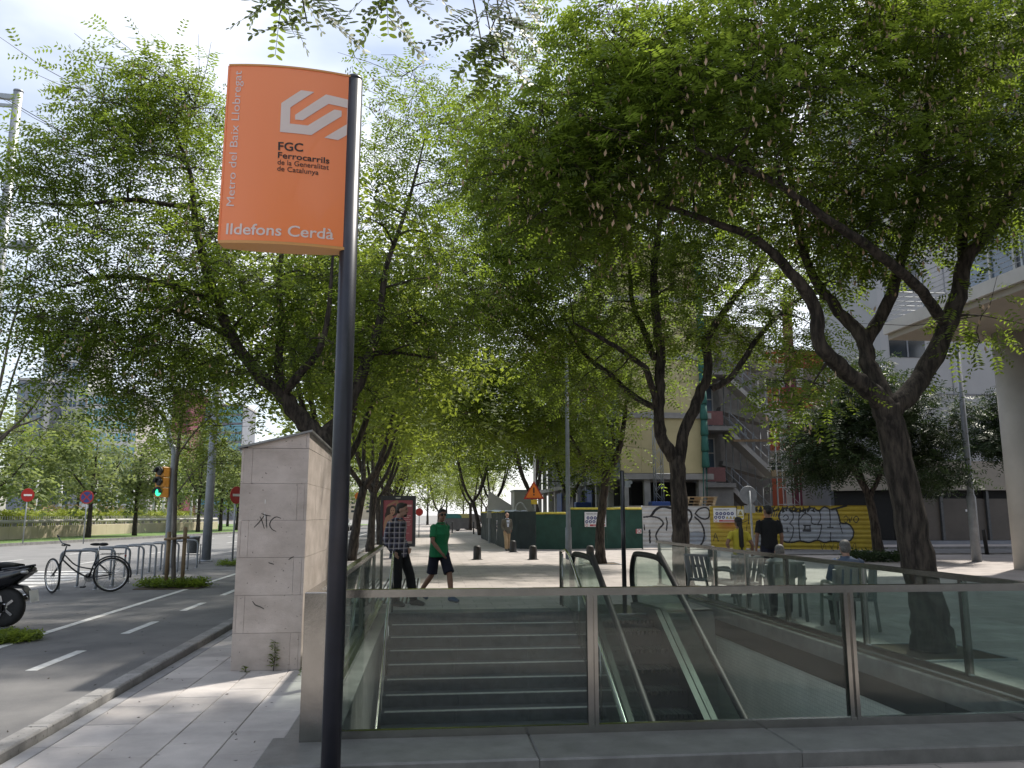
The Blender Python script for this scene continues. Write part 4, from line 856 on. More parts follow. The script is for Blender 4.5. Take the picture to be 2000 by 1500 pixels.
b = MB(); b.tube([(math.cos(a) * 0.09, math.sin(a) * 0.09, 1.03) for a in np.linspace(0, 6.28, 12, endpoint=False)], 0.018, 5, closed=True); b.build('tie', 'rubber', yt)
b = MB(); b.box(-0.65, 0.65, -0.55, 0.55, -0.0, 0.012); b.build('earth_pit', 'earth', yt)
def tuft(name, label, loc, rx, ry, h, n, seed, leaf='leaf', cat='plants', ll=0.12):
    r = np.random.default_rng(seed); a = r.uniform(0, 6.28, n); q = np.sqrt(r.uniform(0, 1, n))
    O = np.stack([np.cos(a) * q * rx, np.sin(a) * q * ry, r.uniform(0, 0.35, n) * h], 1); D = unit(np.stack([r.normal(0, .6, n), r.normal(0, .6, n), r.uniform(.3, 1, n)], 1))
    V = leaf_sprays(r, O, D, h, 3, ll, ll * 0.35); o = link(name, np_mesh(name, V, 4, np.tile(r.uniform(0, 1, n), 6)), leaf, None, loc); return tag(o, label, cat, kind='stuff')
tuft('weed_patch', 'low weeds growing round the stakes of the young tree', (p.x + 0.05, p.y, ZL + 0.01), 0.72, 0.42, 0.17, 420, 61, ll=0.09)
q = G(12, 1252, ZL); tuft('grass_patch', 'grassy tree pit at the left edge below the scooter', (q.x - 0.2, q.y, ZL + 0.002), 0.55, 0.36, 0.10, 900, 62, 'leaf_fresh', 'grass', 0.07)
q = G(452, 1105, ZL); tuft('weed_patch', 'small weed clump beside the no entry post near the pillar', (q.x, q.y, ZL), 0.4, 0.3, 0.18, 140, 63, ll=0.08)
q = G(1710, 1096); tuft('weed_patch', 'weeds round the foot of the dark feathery tree', (q.x, q.y, 0.0), 1.1, 0.7, 0.35, 300, 64, 'leaf_dark', ll=0.16)
# --- sparse sapling at the left edge
p = G(-60, 1190, ZL); Y = p.y; bs = (p.x, p.y, ZL)
make_tree('sparse_tree', 'nearly leafless sapling with thin grey stems at the left edge', bs,
  [([bs, AY(-50, 1050, Y), AY(-45, 920, Y)], [0.06, 0.05, 0.045]),
   (PL([(-48, 930), (0, 750), (20, 650), (45, 560), (65, 420)], Y), [0.034, 0.026, 0.02, 0.015, 0.006]), (PL([(-46, 910), (10, 850), (60, 800), (100, 740), (135, 690)], Y), [0.032, 0.024, 0.018, 0.012, 0.005]),
   (PL([(-46, 940), (-5, 830), (30, 720), (55, 640), (75, 520)], Y), [0.03, 0.023, 0.018, 0.013, 0.005]), (PL([(-48, 900), (20, 840), (70, 820), (120, 790)], Y), [0.028, 0.02, 0.014, 0.005])],
  [EL(60, 800, Y, 70, 60, 0.6, 7), EL(40, 600, Y, 50, 80, 0.6, 5)], 52, leaf='leaf_fresh', nleaf=5, npair=8, Ln=0.26, ll=0.045, lw=0.018, clr=0.22, group=None, bark='bark_grey', twr=0.008, twigs=3)
# --- tree by the camera whose twigs hang into the top of the picture
Y = 3.6; bs = (0.9, 0.5, 0)
r = np.random.default_rng(5)
ot = thing('street_tree', 'tree beside the viewer whose leafy twigs hang into the top edge', 'tree', (-2.0, -1.0, 0))
b = MB(); b0 = np.array([-2.0, -1.0, 0])
b.tube(smooth_path([(0, 0, 0), (0.05, 0.1, 1.6), (0.2, 0.4, 3.2), (0.6, 1.2, 4.4), (1.2, 2.6, 4.9), (1.7, 3.8, 5.0)], 4), list(np.linspace(0.2, 0.02, 21)), 9); b.build('trunk', 'bark', ot)
tips = [(545, 30, 3.4), (600, 45, 3.4), (745, 25, 3.4), (800, 10, 3.5), (960, 75, 3.5), (985, 120, 3.5), (955, 160, 3.6), (640, -10, 3.4), (560, -10, 3.4), (1000, 40, 3.5), (940, 110, 3.5)]
b = MB(); hub = np.array([1.7, 3.8, 5.0]); LV = []; LT = []
for px, py, yy in tips:
    e = np.array(AY(px, py, yy)) - b0; s = np.array([e[0] + r.uniform(-.2, .2), e[1] + 0.3, max(e[2] + 0.5, 4.6)])
    b.tube(smooth_path([hub, (hub + s) / 2 + [0, 0, .1], s, e], 4), list(np.linspace(0.012, 0.003, 13)), 5)
    n = 9 if px > 880 else 7
    for k in range(n):
        a = r.uniform(0, 6.28); d = unit(np.array([math.cos(a), math.sin(a) * 0.6, -0.25 - r.uniform(0, .7)])); o = e + r.normal(0, 0.03, 3) + np.array([0, 0, 0.03 * k])
        Ls = r.uniform(0.17, 0.27); sd = unit(np.cross(d, [0.1, -0.75, 0.65])); dn = unit(np.cross(sd, d))
        b.tube([o, o + d * Ls * .5, o + d * Ls + [0, 0, -0.02]], [0.0018, 0.0014, 0.001], 4)
        for t in np.linspace(0.15, 1.0, 8):
            for sg_ in (-1, 1):
                td = unit(sd * sg_ * 0.9 + d * 0.35 + r.normal(0, .12, 3)); wd = unit(np.cross(dn, td)); l = 0.046 * r.uniform(.8, 1.15); ww = l * 0.19; p0 = o + d * Ls * t - np.array([0, 0, 0.02 * t * t])
                LV.append([p0, p0 + td * l * .25 + wd * ww * .8, p0 + td * l * .6 + wd * ww, p0 + td * l * .92 + wd * ww * .5, p0 + td * l, p0 + td * l * .92 - wd * ww * .5, p0 + td * l * .6 - wd * ww, p0 + td * l * .25 - wd * ww * .8]); LT.append(0.3 + 0.5 * r.random())
tag(b.build('branches', 'twig', ot), kind='stuff'); tag(link('crown', np_mesh('crown', np.array(LV), 8, np.array(LT)), 'leaf', ot), kind='stuff')

# fallen leaves and grit on the paving and the cycle lane
r = np.random.default_rng(77); n = 400
X_ = np.concatenate([r.uniform(-2.7, -1.0, 80), r.uniform(-8.0, -2.95, 320)]); Y_ = np.concatenate([r.uniform(4.5, 13.3, 80), r.uniform(6, 24, 320)]); Z_ = np.where(X_ > -2.75, 0.004, ZL + 0.004)
a = r.uniform(0, 6.28, n); l = r.uniform(0.006, 0.02, n); d = np.stack([np.cos(a) * l, np.sin(a) * l, r.uniform(0, .008, n)], 1); e = np.stack([-np.sin(a) * l * .35, np.cos(a) * l * .35, r.uniform(0, .004, n)], 1); o = np.stack([X_, Y_, Z_], 1)
tag(link('leaf_litter', np_mesh('leaf_litter', np.stack([o - d, o + e, o + d, o - e], 1), 4, r.uniform(0, 1, n)), 'twig'), 'small fallen leaves and grit scattered on paving and cycle lane', 'litter', kind='stuff')
# ================================================================== LEFT SIDE: cycle stands, bicycle, scooter
hoop = thing('cycle_stand', 'x', 'bike rack', (0, 0, 0), group='hoop stands along the cycle lane')
b = MB(); b.tube(smooth_path([(-0.36, 0, -0.02), (-0.36, 0, 0.45), (-0.36, 0, 0.68), (-0.33, 0, 0.76), (-0.25, 0, 0.80), (0, 0, 0.805), (0.25, 0, 0.80), (0.33, 0, 0.76), (0.36, 0, 0.68), (0.36, 0, 0.45), (0.36, 0, -0.02)], 4), 0.026, 10); b.build('hoop_tube', 'pole_grey', hoop)
for x in (-0.36, 0.36):
    b = MB(); b.lathe([(0.06, 0), (0.06, 0.008), (0.03, 0.012)], 14, (x, 0, 0)); b.build('foot_plate', 'galvanised', hoop)
ords = ['nearest', 'second', 'third', 'fourth', 'fifth', 'sixth', 'seventh', 'eighth', 'ninth']
for k in range(9):
    o = hoop if k == 0 else copy_tree(hoop)
    lb = 'grey hoop cycle stand that the bicycle leans on' if k == 0 else ('farthest grey hoop cycle stand, next to the litter bin' if k == 8 else f'{ords[k]} grey hoop cycle stand counted from the bicycle')
    o['label'] = lb; o.location = (-7.22 + 0.02 * k, 17.95 + 0.86 * k, ZL); o.rotation_euler = (0, 0, R(4))
def wheel(parent, c, R0, tw, axis='y', spokes=18, nm='wheel', rim='chrome', rotz=0.0):
    w = bpy.data.objects.new(nm, None); col.objects.link(w); w.parent = parent; w.location = c; w.rotation_euler = (0, 0, rotz)
    ring = lambda r_, t_: [(math.cos(a) * r_, 0, math.sin(a) * r_) for a in np.linspace(0, 2 * math.pi, 36, endpoint=False)]
    b = MB(); b.tube(ring(R0 - tw / 2, 0), tw / 2, 8, closed=True); b.build('tyre', 'tyre', w)
    b = MB(); b.tube(ring(R0 - tw * 1.25, 0), tw * 0.32, 6, closed=True); b.build('rim', rim, w)
    b = MB()
    for k in range(spokes):
        a = 2 * math.pi * k / spokes; a2 = a + (0.35 if k % 2 else -0.35); b.tube([(math.cos(a2) * 0.02, (0.02 if k % 2 else -0.02), math.sin(a2) * 0.02), (math.cos(a) * (R0 - tw * 1.2), 0, math.sin(a) * (R0 - tw * 1.2))], 0.0022, 4)
    b.tube([(0, -0.045, 0), (0, 0.045, 0)], 0.018, 8); o = b.build('spokes', 'chrome', w); o['kind'] = 'stuff'
    return w
RW = 0.345
p = G(203, 1156, ZL); q = G(100, 1158, ZL)
bi = thing('bicycle', 'old black city bicycle leaning at the first hoop stand', 'bicycle', (q.x + 0.02, q.y - 0.05, ZL), math.atan2(p.y - q.y, p.x - q.x))
bi.rotation_euler = (R(4), 0, bi.rotation_euler[2] + 0.02)
WB = 1.08
wheel(bi, (WB, 0, RW), RW, 0.036); wheel(bi, (0.0, 0, RW), RW, 0.036, rotz=R(-52), nm='wheel')
b = MB(); BB = (0.66, 0, 0.29); HT = (0.20, 0, 0.80); HB = (0.165, 0, 0.66); SP = (0.80, 0, 0.72)
b.tube([HT, HB], 0.02, 8); b.tube(smooth_path([HB, (0.40, 0, 0.44), BB], 4), 0.017, 8); b.tube(smooth_path([(0.19, 0, 0.76), (0.42, 0, 0.54), (0.72, 0, 0.46)], 4), 0.014, 8); b.tube([BB, SP], 0.016, 8)
for s in (-1, 1):
    b.tube([(BB[0], s * .03, BB[2]), (WB, s * 0.06, RW)], 0.010, 6); b.tube([(SP[0] - .02, s * .015, 0.62), (WB, s * 0.06, RW)], 0.009, 6)
b.build('frame', 'black_metal', bi)
b = MB()
for s in (-1, 1): b.tube(smooth_path([(0.165, s * .035, 0.66), (0.10, s * .05, 0.52), (0.0, s * .05, RW)], 4), 0.011, 6)
b.build('fork', 'black_metal', bi)
b = MB(); b.tube([(0.19, 0, 0.79), (0.225, 0, 0.93)], 0.013, 8); b.tube(smooth_path([(0.33, -0.27, 0.97), (0.22, -0.22, 1.0), (0.16, -0.08, 0.95), (0.20, 0.0, 0.94), (0.10, 0.10, 0.99), (0.0, 0.24, 1.08), (-0.03, 0.30, 1.10)], 5), 0.012, 8); hb = b.build('handlebar', 'black_metal', bi)
b = MB(); b.tube([(0.0, 0.24, 1.08), (-0.045, 0.33, 1.11)], 0.018, 8); b.tube([(0.25, -0.24, 0.985), (0.36, -0.29, 0.965)], 0.018, 8); b.build('grip', 'rubber', hb)
b = MB(); b.tube([SP, (0.835, 0, 0.92)], 0.013, 8); b.build('seat_post', 'chrome', bi)
b = MB(); b.ball((0.90, 0, 0.955), (0.10, 0.085, 0.035)); b.ball((0.77, 0, 0.955), (0.12, 0.035, 0.03)); b.build('saddle', 'rubber', bi)
b = MB(); b.lathe([(0.088, -0.006), (0.09, 0.0), (0.088, 0.006)], 24, (BB[0], 0.04, BB[2]), 'y'); b.obox((BB[0], -0.05, BB[2]), (BB[0] - 0.06, -0.06, BB[2] - 0.16), 0.02, 0.012); b.obox((BB[0], 0.06, BB[2]), (BB[0] + 0.06, 0.07, BB[2] + 0.16), 0.02, 0.012); b.build('crank', 'chrome', bi)
for s in (-1, 1):
    b = MB(); b.box(-0.045, 0.045, -0.05, 0.05, -0.012, 0.012); b.build('pedal', 'rubber', bi, (BB[0] + s * 0.06, s * 0.12, BB[2] + s * 0.16))
b = MB(); b.tube([(math.cos(a) * (RW + .025) + WB, 0, math.sin(a) * (RW + .025) + RW) for a in np.linspace(R(-10), R(150), 16)], 0.018, 6); b.build('mudguard', 'black_metal', bi)
b = MB()
for s in (-1, 1):
    b.tube([(0.86, s * .06, 0.76), (1.30, s * .07, 0.76)], 0.006, 5); b.tube([(1.22, s * .07, 0.76), (WB, s * .07, RW)], 0.005, 5)
for x in (0.9, 1.05, 1.2, 1.3): b.tube([(x, -0.065, 0.76), (x, 0.065, 0.76)], 0.005, 5)
b.build('luggage_rack', 'black_metal', bi)
b = MB(); b.ball((1.33, 0, 0.72), (0.02, 0.03, 0.025)); b.build('rear_reflector', 'red_lens', bi)
b = MB(); b.tube([(WB, 0.05, RW + .04), (BB[0], 0.05, BB[2] + .085)], 0.004, 4); b.tube([(WB, 0.05, RW - .04), (BB[0], 0.05, BB[2] - .085)], 0.004, 4); b.build('chain', 'black_metal', bi)

# scooter, seen from the tail
p = G(8, 1224, ZL)
so = thing('scooter', 'black motor scooter cut off by the left edge, tail towards us', 'scooter', (p.x, p.y, ZL), R(172))
def rim_wheel(parent, c, R0, tw):
    w = bpy.data.objects.new('wheel', None); col.objects.link(w); w.parent = parent; w.location = c
    b = MB(); b.lathe([(R0 * .62, -tw / 2), (R0 * .88, -tw / 2), (R0, -tw * .25), (R0, tw * .25), (R0 * .88, tw / 2), (R0 * .62, tw / 2)], 32, axis='y'); b.build('tyre', 'tyre', w)
    b = MB(); b.lathe([(0.03, -tw * .52), (0.06, -tw * .55), (0.06, tw * .55), (0.03, tw * .52)], 16, axis='y')
    for k in range(5):
        a = k * 1.2566; b.obox((math.cos(a) * .04, -tw * .53, math.sin(a) * .04), (math.cos(a) * R0 * .64, -tw * .53, math.sin(a) * R0 * .64), 0.02, 0.035); b.obox((math.cos(a) * .04, tw * .53, math.sin(a) * .04), (math.cos(a) * R0 * .64, tw * .53, math.sin(a) * R0 * .64), 0.02, 0.035)
    b.build('rim', 'chrome', w)
rim_wheel(so, (0, 0, 0.265), 0.265, 0.13); rim_wheel(so, (1.38, 0, 0.265), 0.265, 0.11)
def loft(secs, n=14):
    """secs: (x, cy, cz, ry, rz) rounded sections along x"""
    b = MB(); vs = []
    for x, cy, cz, ry, rz in secs:
        for j in range(n):
            a = 2 * math.pi * j / n; c_, s_ = math.cos(a), math.sin(a); vs.append((x, cy + ry * math.copysign(abs(c_) ** .7, c_), cz + rz * math.copysign(abs(s_) ** .7, s_)))
    fs = [(i * n + j, i * n + (j + 1) % n, (i + 1) * n + (j + 1) % n, (i + 1) * n + j) for i in range(len(secs) - 1) for j in range(n)]
    b._add(vs, fs, True); b.f += [list(range(n))[::-1], [(len(secs) - 1) * n + j for j in range(n)]]; b.sm += [False, False]; return b
loft([(-0.36, 0, 0.79, 0.05, 0.02), (-0.30, 0, 0.77, 0.12, 0.07), (-0.10, 0, 0.70, 0.17, 0.13), (0.2, 0, 0.62, 0.20, 0.17), (0.5, 0, 0.52, 0.20, 0.18), (0.7, 0, 0.38, 0.17, 0.12)]).build('tail_body', 'scooter_paint', so)
loft([(-0.14, 0, 0.83, 0.12, 0.03), (0.1, 0, 0.84, 0.16, 0.05), (0.35, 0, 0.80, 0.15, 0.06), (0.6, 0, 0.74, 0.13, 0.06), (0.75, 0, 0.70, 0.08, 0.04)]).build('seat', 'rubber', so)
loft([(0.7, 0, 0.28, 0.17, 0.06), (0.95, 0, 0.27, 0.18, 0.06), (1.12, 0, 0.40, 0.2, 0.14), (1.2, 0, 0.7, 0.24, 0.2), (1.28, 0, 0.85, 0.22, 0.2), (1.38, 0, 0.78, 0.12, 0.12)]).build('front_fairing', 'scooter_paint', so)
loft([(1.18, 0, 0.5, 0.07, 0.05), (1.38, 0, 0.56, 0.08, 0.04), (1.6, 0, 0.47, 0.07, 0.03)]).build('front_mudguard', 'scooter_paint', so)
b = MB(); b.tube(smooth_path([(1.02, -0.34, 1.02), (1.1, -0.2, 1.04), (1.16, 0, 1.0), (1.1, 0.2, 1.04), (1.02, 0.34, 1.02)], 4), 0.016, 8); b.build('handlebar', 'black_metal', so)
loft([(1.14, 0, 1.2, 0.14, 0.14), (1.24, 0, 1.02, 0.2, 0.12)]).build('windscreen', 'glass_clear', so)
for s in (-1, 1):
    b = MB(); b.ball((-0.28, s * 0.10, 0.755), (0.06, 0.05, 0.03)); b.build('tail_light', 'clear_lens', so)
    b = MB(); b.tube([(1.08, s * .22, 1.04), (1.02, s * .36, 1.16)], 0.008, 6); b.ball((1.02, s * .40, 1.18), (0.02, 0.07, 0.045)); b.build('mirror', 'black_plastic', so)
b = MB(); b.tube(smooth_path([(-0.30, 0, 0.82), (-0.36, 0.0, 0.845), (-0.22, 0.14, 0.82), (0.0, 0.17, 0.80)], 4), 0.014, 6); b.tube(smooth_path([(-0.36, 0.0, 0.845), (-0.22, -0.14, 0.82), (0.0, -0.17, 0.80)], 4), 0.014, 6); b.build('grab_rail', 'black_metal', so)
loft([(-0.02, 0, 0.56, 0.07, 0.03), (-0.24, 0, 0.54, 0.08, 0.02), (-0.37, 0, 0.40, 0.08, 0.02)]).build('rear_mudguard', 'black_plastic', so)
b = MB(); b.obox((-0.375, 0, 0.50), (-0.405, 0, 0.34), 0.20, 0.004, (1, 0, 0)); b.build('number_plate', 'sign_white', so)
b = MB(); b.tube(smooth_path([(0.55, -0.17, 0.22), (0.2, -0.19, 0.27), (0.0, -0.2, 0.33), (-0.22, -0.2, 0.40)], 4), [0.03] * 4 + [0.055] * 9, 10); b.build('exhaust', 'chrome', so)
b = MB(); b.obox((0.55, 0.13, 0.27), (0.0, 0.12, 0.27), 0.07, 0.15); b.build('engine_case', 'black_plastic', so)
b = MB(); b.tube([(0.02, -0.15, 0.3), (0.06, -0.16, 0.62)], 0.032, 10); b.build('shock_absorber', 'chrome', so)
b = MB(); b.tube([(1.38, 0.08, 0.27), (1.25, 0.08, 0.75)], 0.022, 8); b.tube([(1.38, -0.08, 0.27), (1.25, -0.08, 0.75)], 0.022, 8); b.build('fork', 'chrome', so)
b = MB(); b.tube([(0.62, 0.15, 0.22), (0.55, 0.24, 0.015)], 0.012, 6); b.build('side_stand', 'black_metal', so)

# ================================================================== street furniture, left
tl = G(324, 1122, ZL)
t = thing('traffic_light', 'traffic light showing green on a tall pole curving over the road', 'traffic light', (tl.x, tl.y, ZL))
Yt = tl.y; pt = lambda px, py, dy=0: Vector(AY(px, py, Yt + dy)) - Vector((tl.x, tl.y, ZL))
b = MB(); b.tube(smooth_path([(0, 0, 0), (0, 0, 2.0), (0, 0, 3.2), pt(333, 868), pt(326, 830), pt(310, 800), pt(285, 778), pt(255, 765), pt(220, 757)], 5), list(np.linspace(0.085, 0.05, 41)), 12); b.build('mast', 'pole_grey', t)
hd = thing('signal_head', None, None); hd.parent = t; c = pt(322, 942); hd.location = (c.x - 0.02, -0.16, c.z); hd.rotation_euler = (0, 0, R(-28))
for k in range(3):
    z = 0.27 - 0.27 * k
    b = MB(); b.bbox(-0.14, 0.14, -0.10, 0.12, z - 0.13, z + 0.13, 0.02); b.build('housing', 'signal_amber', hd)
    b = MB(); b.lathe([(0.10, -0.115), (0.09, -0.125), (0.02, -0.13)], 18, (0, 0, z), 'y'); b.build('lens', 'signal_green' if k == 2 else 'black_plastic', hd)
    b = MB(); b.tube([(math.cos(a) * 0.112, -0.20, z + math.sin(a) * 0.112) for a in np.linspace(R(-10), R(190), 12)], 0.012, 5); b.tube([(math.cos(a) * 0.112, -0.14, z + math.sin(a) * 0.112) for a in np.linspace(R(-10), R(190), 12)], 0.034, 5); b.build('visor', 'black_plastic', hd)
def round_sign(name, label, px, py, disc_py, rad, face, z0=ZL, facing=0.0, Yv=None, extra=None, polem='galvanised'):
    p = G(px, py, z0) if Yv is None else AY(px, py, Yv); p.z = z0
    zc = AY(px, disc_py, p.y).z - z0
    t = thing(name, label, 'sign', p, facing)
    b = MB(); b.tube([(0, 0.03, 0), (0, 0.03, zc + rad * 0.8)], 0.032, 10); b.build('post', polem, t)
    b = MB(); b.lathe([(rad, -0.012), (rad + 0.004, -0.004), (rad, 0.004)], 28, (0, 0, zc), 'y'); b.build('disc', face, t)
    if extra == 'bar': b = MB(); b.box(-rad * .62, rad * .62, -0.018, -0.013, zc - rad * .14, zc + rad * .14); b.build('white_bar', 'sign_white', t)
    if extra == 'nostop':
        b = MB(); b.lathe([(rad * .80, -0.0135), (rad * .80, -0.017)], 28, (0, 0, zc), 'y'); b.build('blue_field', 'sign_blue', t)
        for s in (-1, 1): b = MB(); k = rad * .56; b.obox((-k * s, -0.020 - (.003 if s > 0 else 0), zc + k), (k * s, -0.020 - (.003 if s > 0 else 0), zc - k), 0.002, rad * .17, (1, 0, s)); b.build('red_bar', 'sign_red', t)
    return t
round_sign('no_entry_sign', 'round red no entry sign beyond the litter bin, beside the pillar', 455, 1094, 967, 0.30, 'sign_red', extra='bar', facing=R(58))
round_sign('no_entry_sign', 'round red no entry sign across the road at the left edge', 45, 1062, 967, 0.36, 'sign_red', 0.05, extra='bar', facing=R(55))
round_sign('no_stopping_sign', 'round blue and red no stopping sign across the road', 162, 1062, 971, 0.36, 'sign_red', 0.05, extra='nostop')
round_sign('traffic_sign', 'small round orange sign on a post left of the advert', 697, 1072, 969, 0.17, 'sign_orange', 0.05)
round_sign('traffic_sign', 'far round red sign between the advert and the man in green', 818, 1050, 1000, 0.27, 'sign_red', 0.0)
# tall lamp post at the left edge
p = AY(36, 180, 15.5); lp = thing('street_lamp', 'tall grey street lamp with two heads at the left edge', 'street lamp', (p.x, 15.5, ZL)); hz = p.z - ZL
b = MB(); b.tube([(0, 0, 0), (0, 0, 4), (0, 0, hz)], [0.11, 0.10, 0.085], 14); b.lathe([(0.09, hz), (0.09, hz + .03), (0.02, hz + .05)], 14); b.build('mast', 'galvanised', lp)
b = MB(); b.obox((-0.02, 0, hz - 0.12), (-1.8, 0, hz - 0.02), 0.08, 0.10); b.obox((-0.02, 0, hz - 0.30), (-1.4, 0, hz - 0.24), 0.05, 0.06); b.build('arm', 'galvanised', lp)
loft([(-2.5, 0, hz - .02, .05, .03), (-2.2, 0, hz - .02, .15, .07), (-1.75, 0, hz - .02, .12, .06)]).build('road_lamp_head', 'pole_grey', lp)
z2 = AY(40, 485, 15.5).z - ZL
b = MB(); b.obox((0.0, -0.02, z2 - .02), (0.25, -0.1, z2 + .02), 0.04, 0.05); b.build('side_arm', 'pole_grey', lp)
hh = loft([(0.16, -0.08, z2, .06, .04), (0.3, -0.1, z2 + .03, .13, .09), (0.5, -0.1, z2 + .01, .15, .10), (0.68, -0.1, z2 - .05, .09, .05)]).build('path_lamp_head', 'pole_grey', lp)
# mast by the bin
p = G(402, 1096, ZL); ms = thing('lamp_mast', 'thick grey mast standing beside the litter bin', 'street lamp', p)
b = MB(); b.tube([(0, 0, 0), (0, 0, 3), (0, 0, 9.5)], [0.155, 0.14, 0.09], 16); b.build('mast', 'pole_grey', ms)
b = MB(); b.lathe([(0.24, 0), (0.24, 0.02), (0.16, 0.05)], 16); b.build('base_flange', 'pole_grey', ms)
b = MB(); b.tube([(0, 0, 9.4), (-1.6, 0, 9.7)], 0.04, 8); b.build('arm', 'pole_grey', ms); loft([(-2.2, 0, 9.7, .06, .03), (-1.9, 0, 9.72, .15, .07), (-1.5, 0, 9.7, .1, .05)]).build('lamp_head', 'pole_grey', ms)
# litter bin
p = G(375, 1101, ZL); bn = thing('litter_bin', 'grey metal litter bin hung between two posts', 'bin', p, R(8))
for s in (-1, 1): b = MB(); b.tube([(s * 0.23, 0, 0), (s * 0.23, 0, 0.62)], 0.018, 8); b.build('leg', 'pole_grey', bn)
b = MB(); b.obox((-0.23, 0, 0.28), (0.23, 0, 0.28), 0.02, 0.03); b.build('crossbar', 'pole_grey', bn)
b = MB(); b.lathe([(0.165, 0.33), (0.18, 0.36), (0.195, 0.80), (0.20, 0.82)], 22); b.build('bucket', 'bin_grey', bn)
b = MB(); b.lathe([(0.205, 0.82), (0.215, 0.835), (0.205, 0.87), (0.15, 0.875)], 22); b.build('rim', 'galvanised', bn)
# ================================================================== advert panel
p = AY(776, 1075, 30.7); ad = thing('advert_panel', 'black framed street advert with a pink poster of a posing woman', 'advert', (p.x, 30.7, 0), R(-6))
z0, z1, hw = 0.42, 2.30, 0.66
b = MB()
for x0, x1, za, zb_ in ((-hw, -hw + .10, z0, z1), (hw - .10, hw, z0, z1), (-hw + .10, hw - .10, z1 - .16, z1), (-hw + .10, hw - .10, z0, z0 + .10)): b.box(x0, x1, -0.09, 0.09, za, zb_)
b.build('frame', 'black_metal', ad)
b = MB(); b.box(-hw + .08, hw - .08, -0.05, 0.07, z0 + .05, z1 - .1); b.build('case', 'black_plastic', ad)
b = MB(); b.prism([(-.30, 0), (.30, 0), (.22, z0), (-.22, z0)], 'y', -0.07, 0.07); b.build('pedestal', 'pole_grey', ad)
def paint_grid(name, m, parent, nx, ny, pos, colf):
    u = np.linspace(0, 1, nx); v = np.linspace(0, 1, ny); U, V = np.meshgrid(u, v)
    P = np.array([pos(a, c_) for a, c_ in zip(U.ravel(), V.ravel())]); me = bpy.data.meshes.new(name)
    fs = [(j * nx + i, j * nx + i + 1, (j + 1) * nx + i + 1, (j + 1) * nx + i) for j in range(ny - 1) for i in range(nx - 1)]
    me.from_pydata(P.tolist(), [], fs); at = me.attributes.new('paint', 'FLOAT_COLOR', 'POINT'); C = colf(U.ravel(), V.ravel(), P)
    at.data.foreach_set('color', np.concatenate([C, np.ones((len(C), 1))], 1).astype(np.float32).ravel()); me.update(); return link(name, me, m, parent)
def ell(U, V, cx, cy, rx, ry, rot=0.0):
    dx, dy = U - cx, (V - cy); c_, s_ = math.cos(rot), math.sin(rot); return ((dx * c_ + dy * s_) / rx) ** 2 + ((-dx * s_ + dy * c_) / ry) ** 2 < 1
def poster(U, V, P):
    C = np.tile([0.30, 0.075, 0.095], (len(U), 1)) * (0.85 + 0.35 * V)[:, None]
    def put(mk, c_): C[mk] = c_
    put(ell(U, V, .30, .76, .21, .13), [.045, .025, .02]); put(ell(U, V, .17, .66, .12, .10, .5), [.045, .025, .02])
    put(ell(U, V, .30, .93, .22, .03, .35), [.42, .22, .15]); put(ell(U, V, .47, .90, .05, .10), [.40, .21, .14])
    put(ell(U, V, .20, .40, .18, .26), [.46, .25, .17]); put(ell(U, V, .20, .16, .15, .22), [.40, .20, .12]); put(ell(U, V, .26, .60, .07, .09), [.40, .22, .15])
    put(ell(U, V, .315, .755, .085, .095), [.46, .26, .18])
    for cx in (.28, .35): put(ell(U, V, cx, .765, .02, .009), [.06, .03, .03])
    put(ell(U, V, .32, .705, .028, .01), [.30, .06, .06]); put(ell(U, V, .16, .30, .10, .05, .6), [.55, .42, .30]); put(V < .05, [.34, .30, .28])
    for k, (v, a, c_) in enumerate(((.87, .80, .97), (.64, .72, .95), (.60, .72, .88), (.55, .70, .95), (.50, .70, .92), (.45, .72, .96), (.42, .72, .9), (.36, .70, .85), (.24, .74, .90))):
        h = .022 if k == 0 else .006; put((abs(V - v) < h) & (U > a) & (U < c_) & ((np.sin(U * 170 + k) > -.4) | (k == 0) & (np.sin(U * 90) > -.2)), [.72, .55, .55])
    return C
paint_grid('poster', 'poster', ad, 90, 130, lambda u, v: (-hw + .11 + u * (2 * hw - .22), -0.056, z0 + .11 + v * (z1 - z0 - .28)), poster)
b = MB(); b.box(-0.09, 0.09, -0.093, -0.0905, z1 - .10, z1 - .065); b.build('maker_plate', 'sign_white', ad)

# ================================================================== far left: wall, hedge, trees, buildings
A0, A1 = G(-120, 1061, 0.05), G(425, 1033, 0.05); wd = (A1 - A0).normalized(); WL = (A1 - A0).length; wa = math.atan2(wd.y, wd.x)
wl = thing('boundary_wall', 'long low cream wall with pipe rail across the road', 'wall', A0, wa)
nb = 14
for k in range(nb):
    b = MB(); b.bbox(WL / nb * k + 0.01, WL / nb * (k + 1) - 0.01, 0, 0.35, -0.1, 0.80, 0.02); b.build('wall_segment', 'wall_cream', wl)
b = MB(); b.tube([(0, 0.15, 1.10), (WL, 0.15, 1.10)], 0.11, 8); b.build('pipe_rail', 'concrete_light', wl)
b = MB(); b.box(-.09, .09, 0.06, 0.24, 0.80, 1.0); pm = b.mesh('rail_support'); pm.materials.append(MATS['concrete'])
for k in range(int(WL / 1.7)): link('rail_support', pm, None, wl, (k * 1.7 + .3, 0, 0))
pf = thing('picket_fence', 'pale picket fence standing just behind the cream wall', 'fence', A0, wa)
b = MB(); b.box(-0.03, 0.03, 0.9, 0.93, 0, 1.45); pm = b.mesh('picket'); pm.materials.append(MATS['concrete_light'])
for k in range(170): link('picket', pm, None, pf, (k * WL / 170, 0, 0))
hd_ = WL / 3
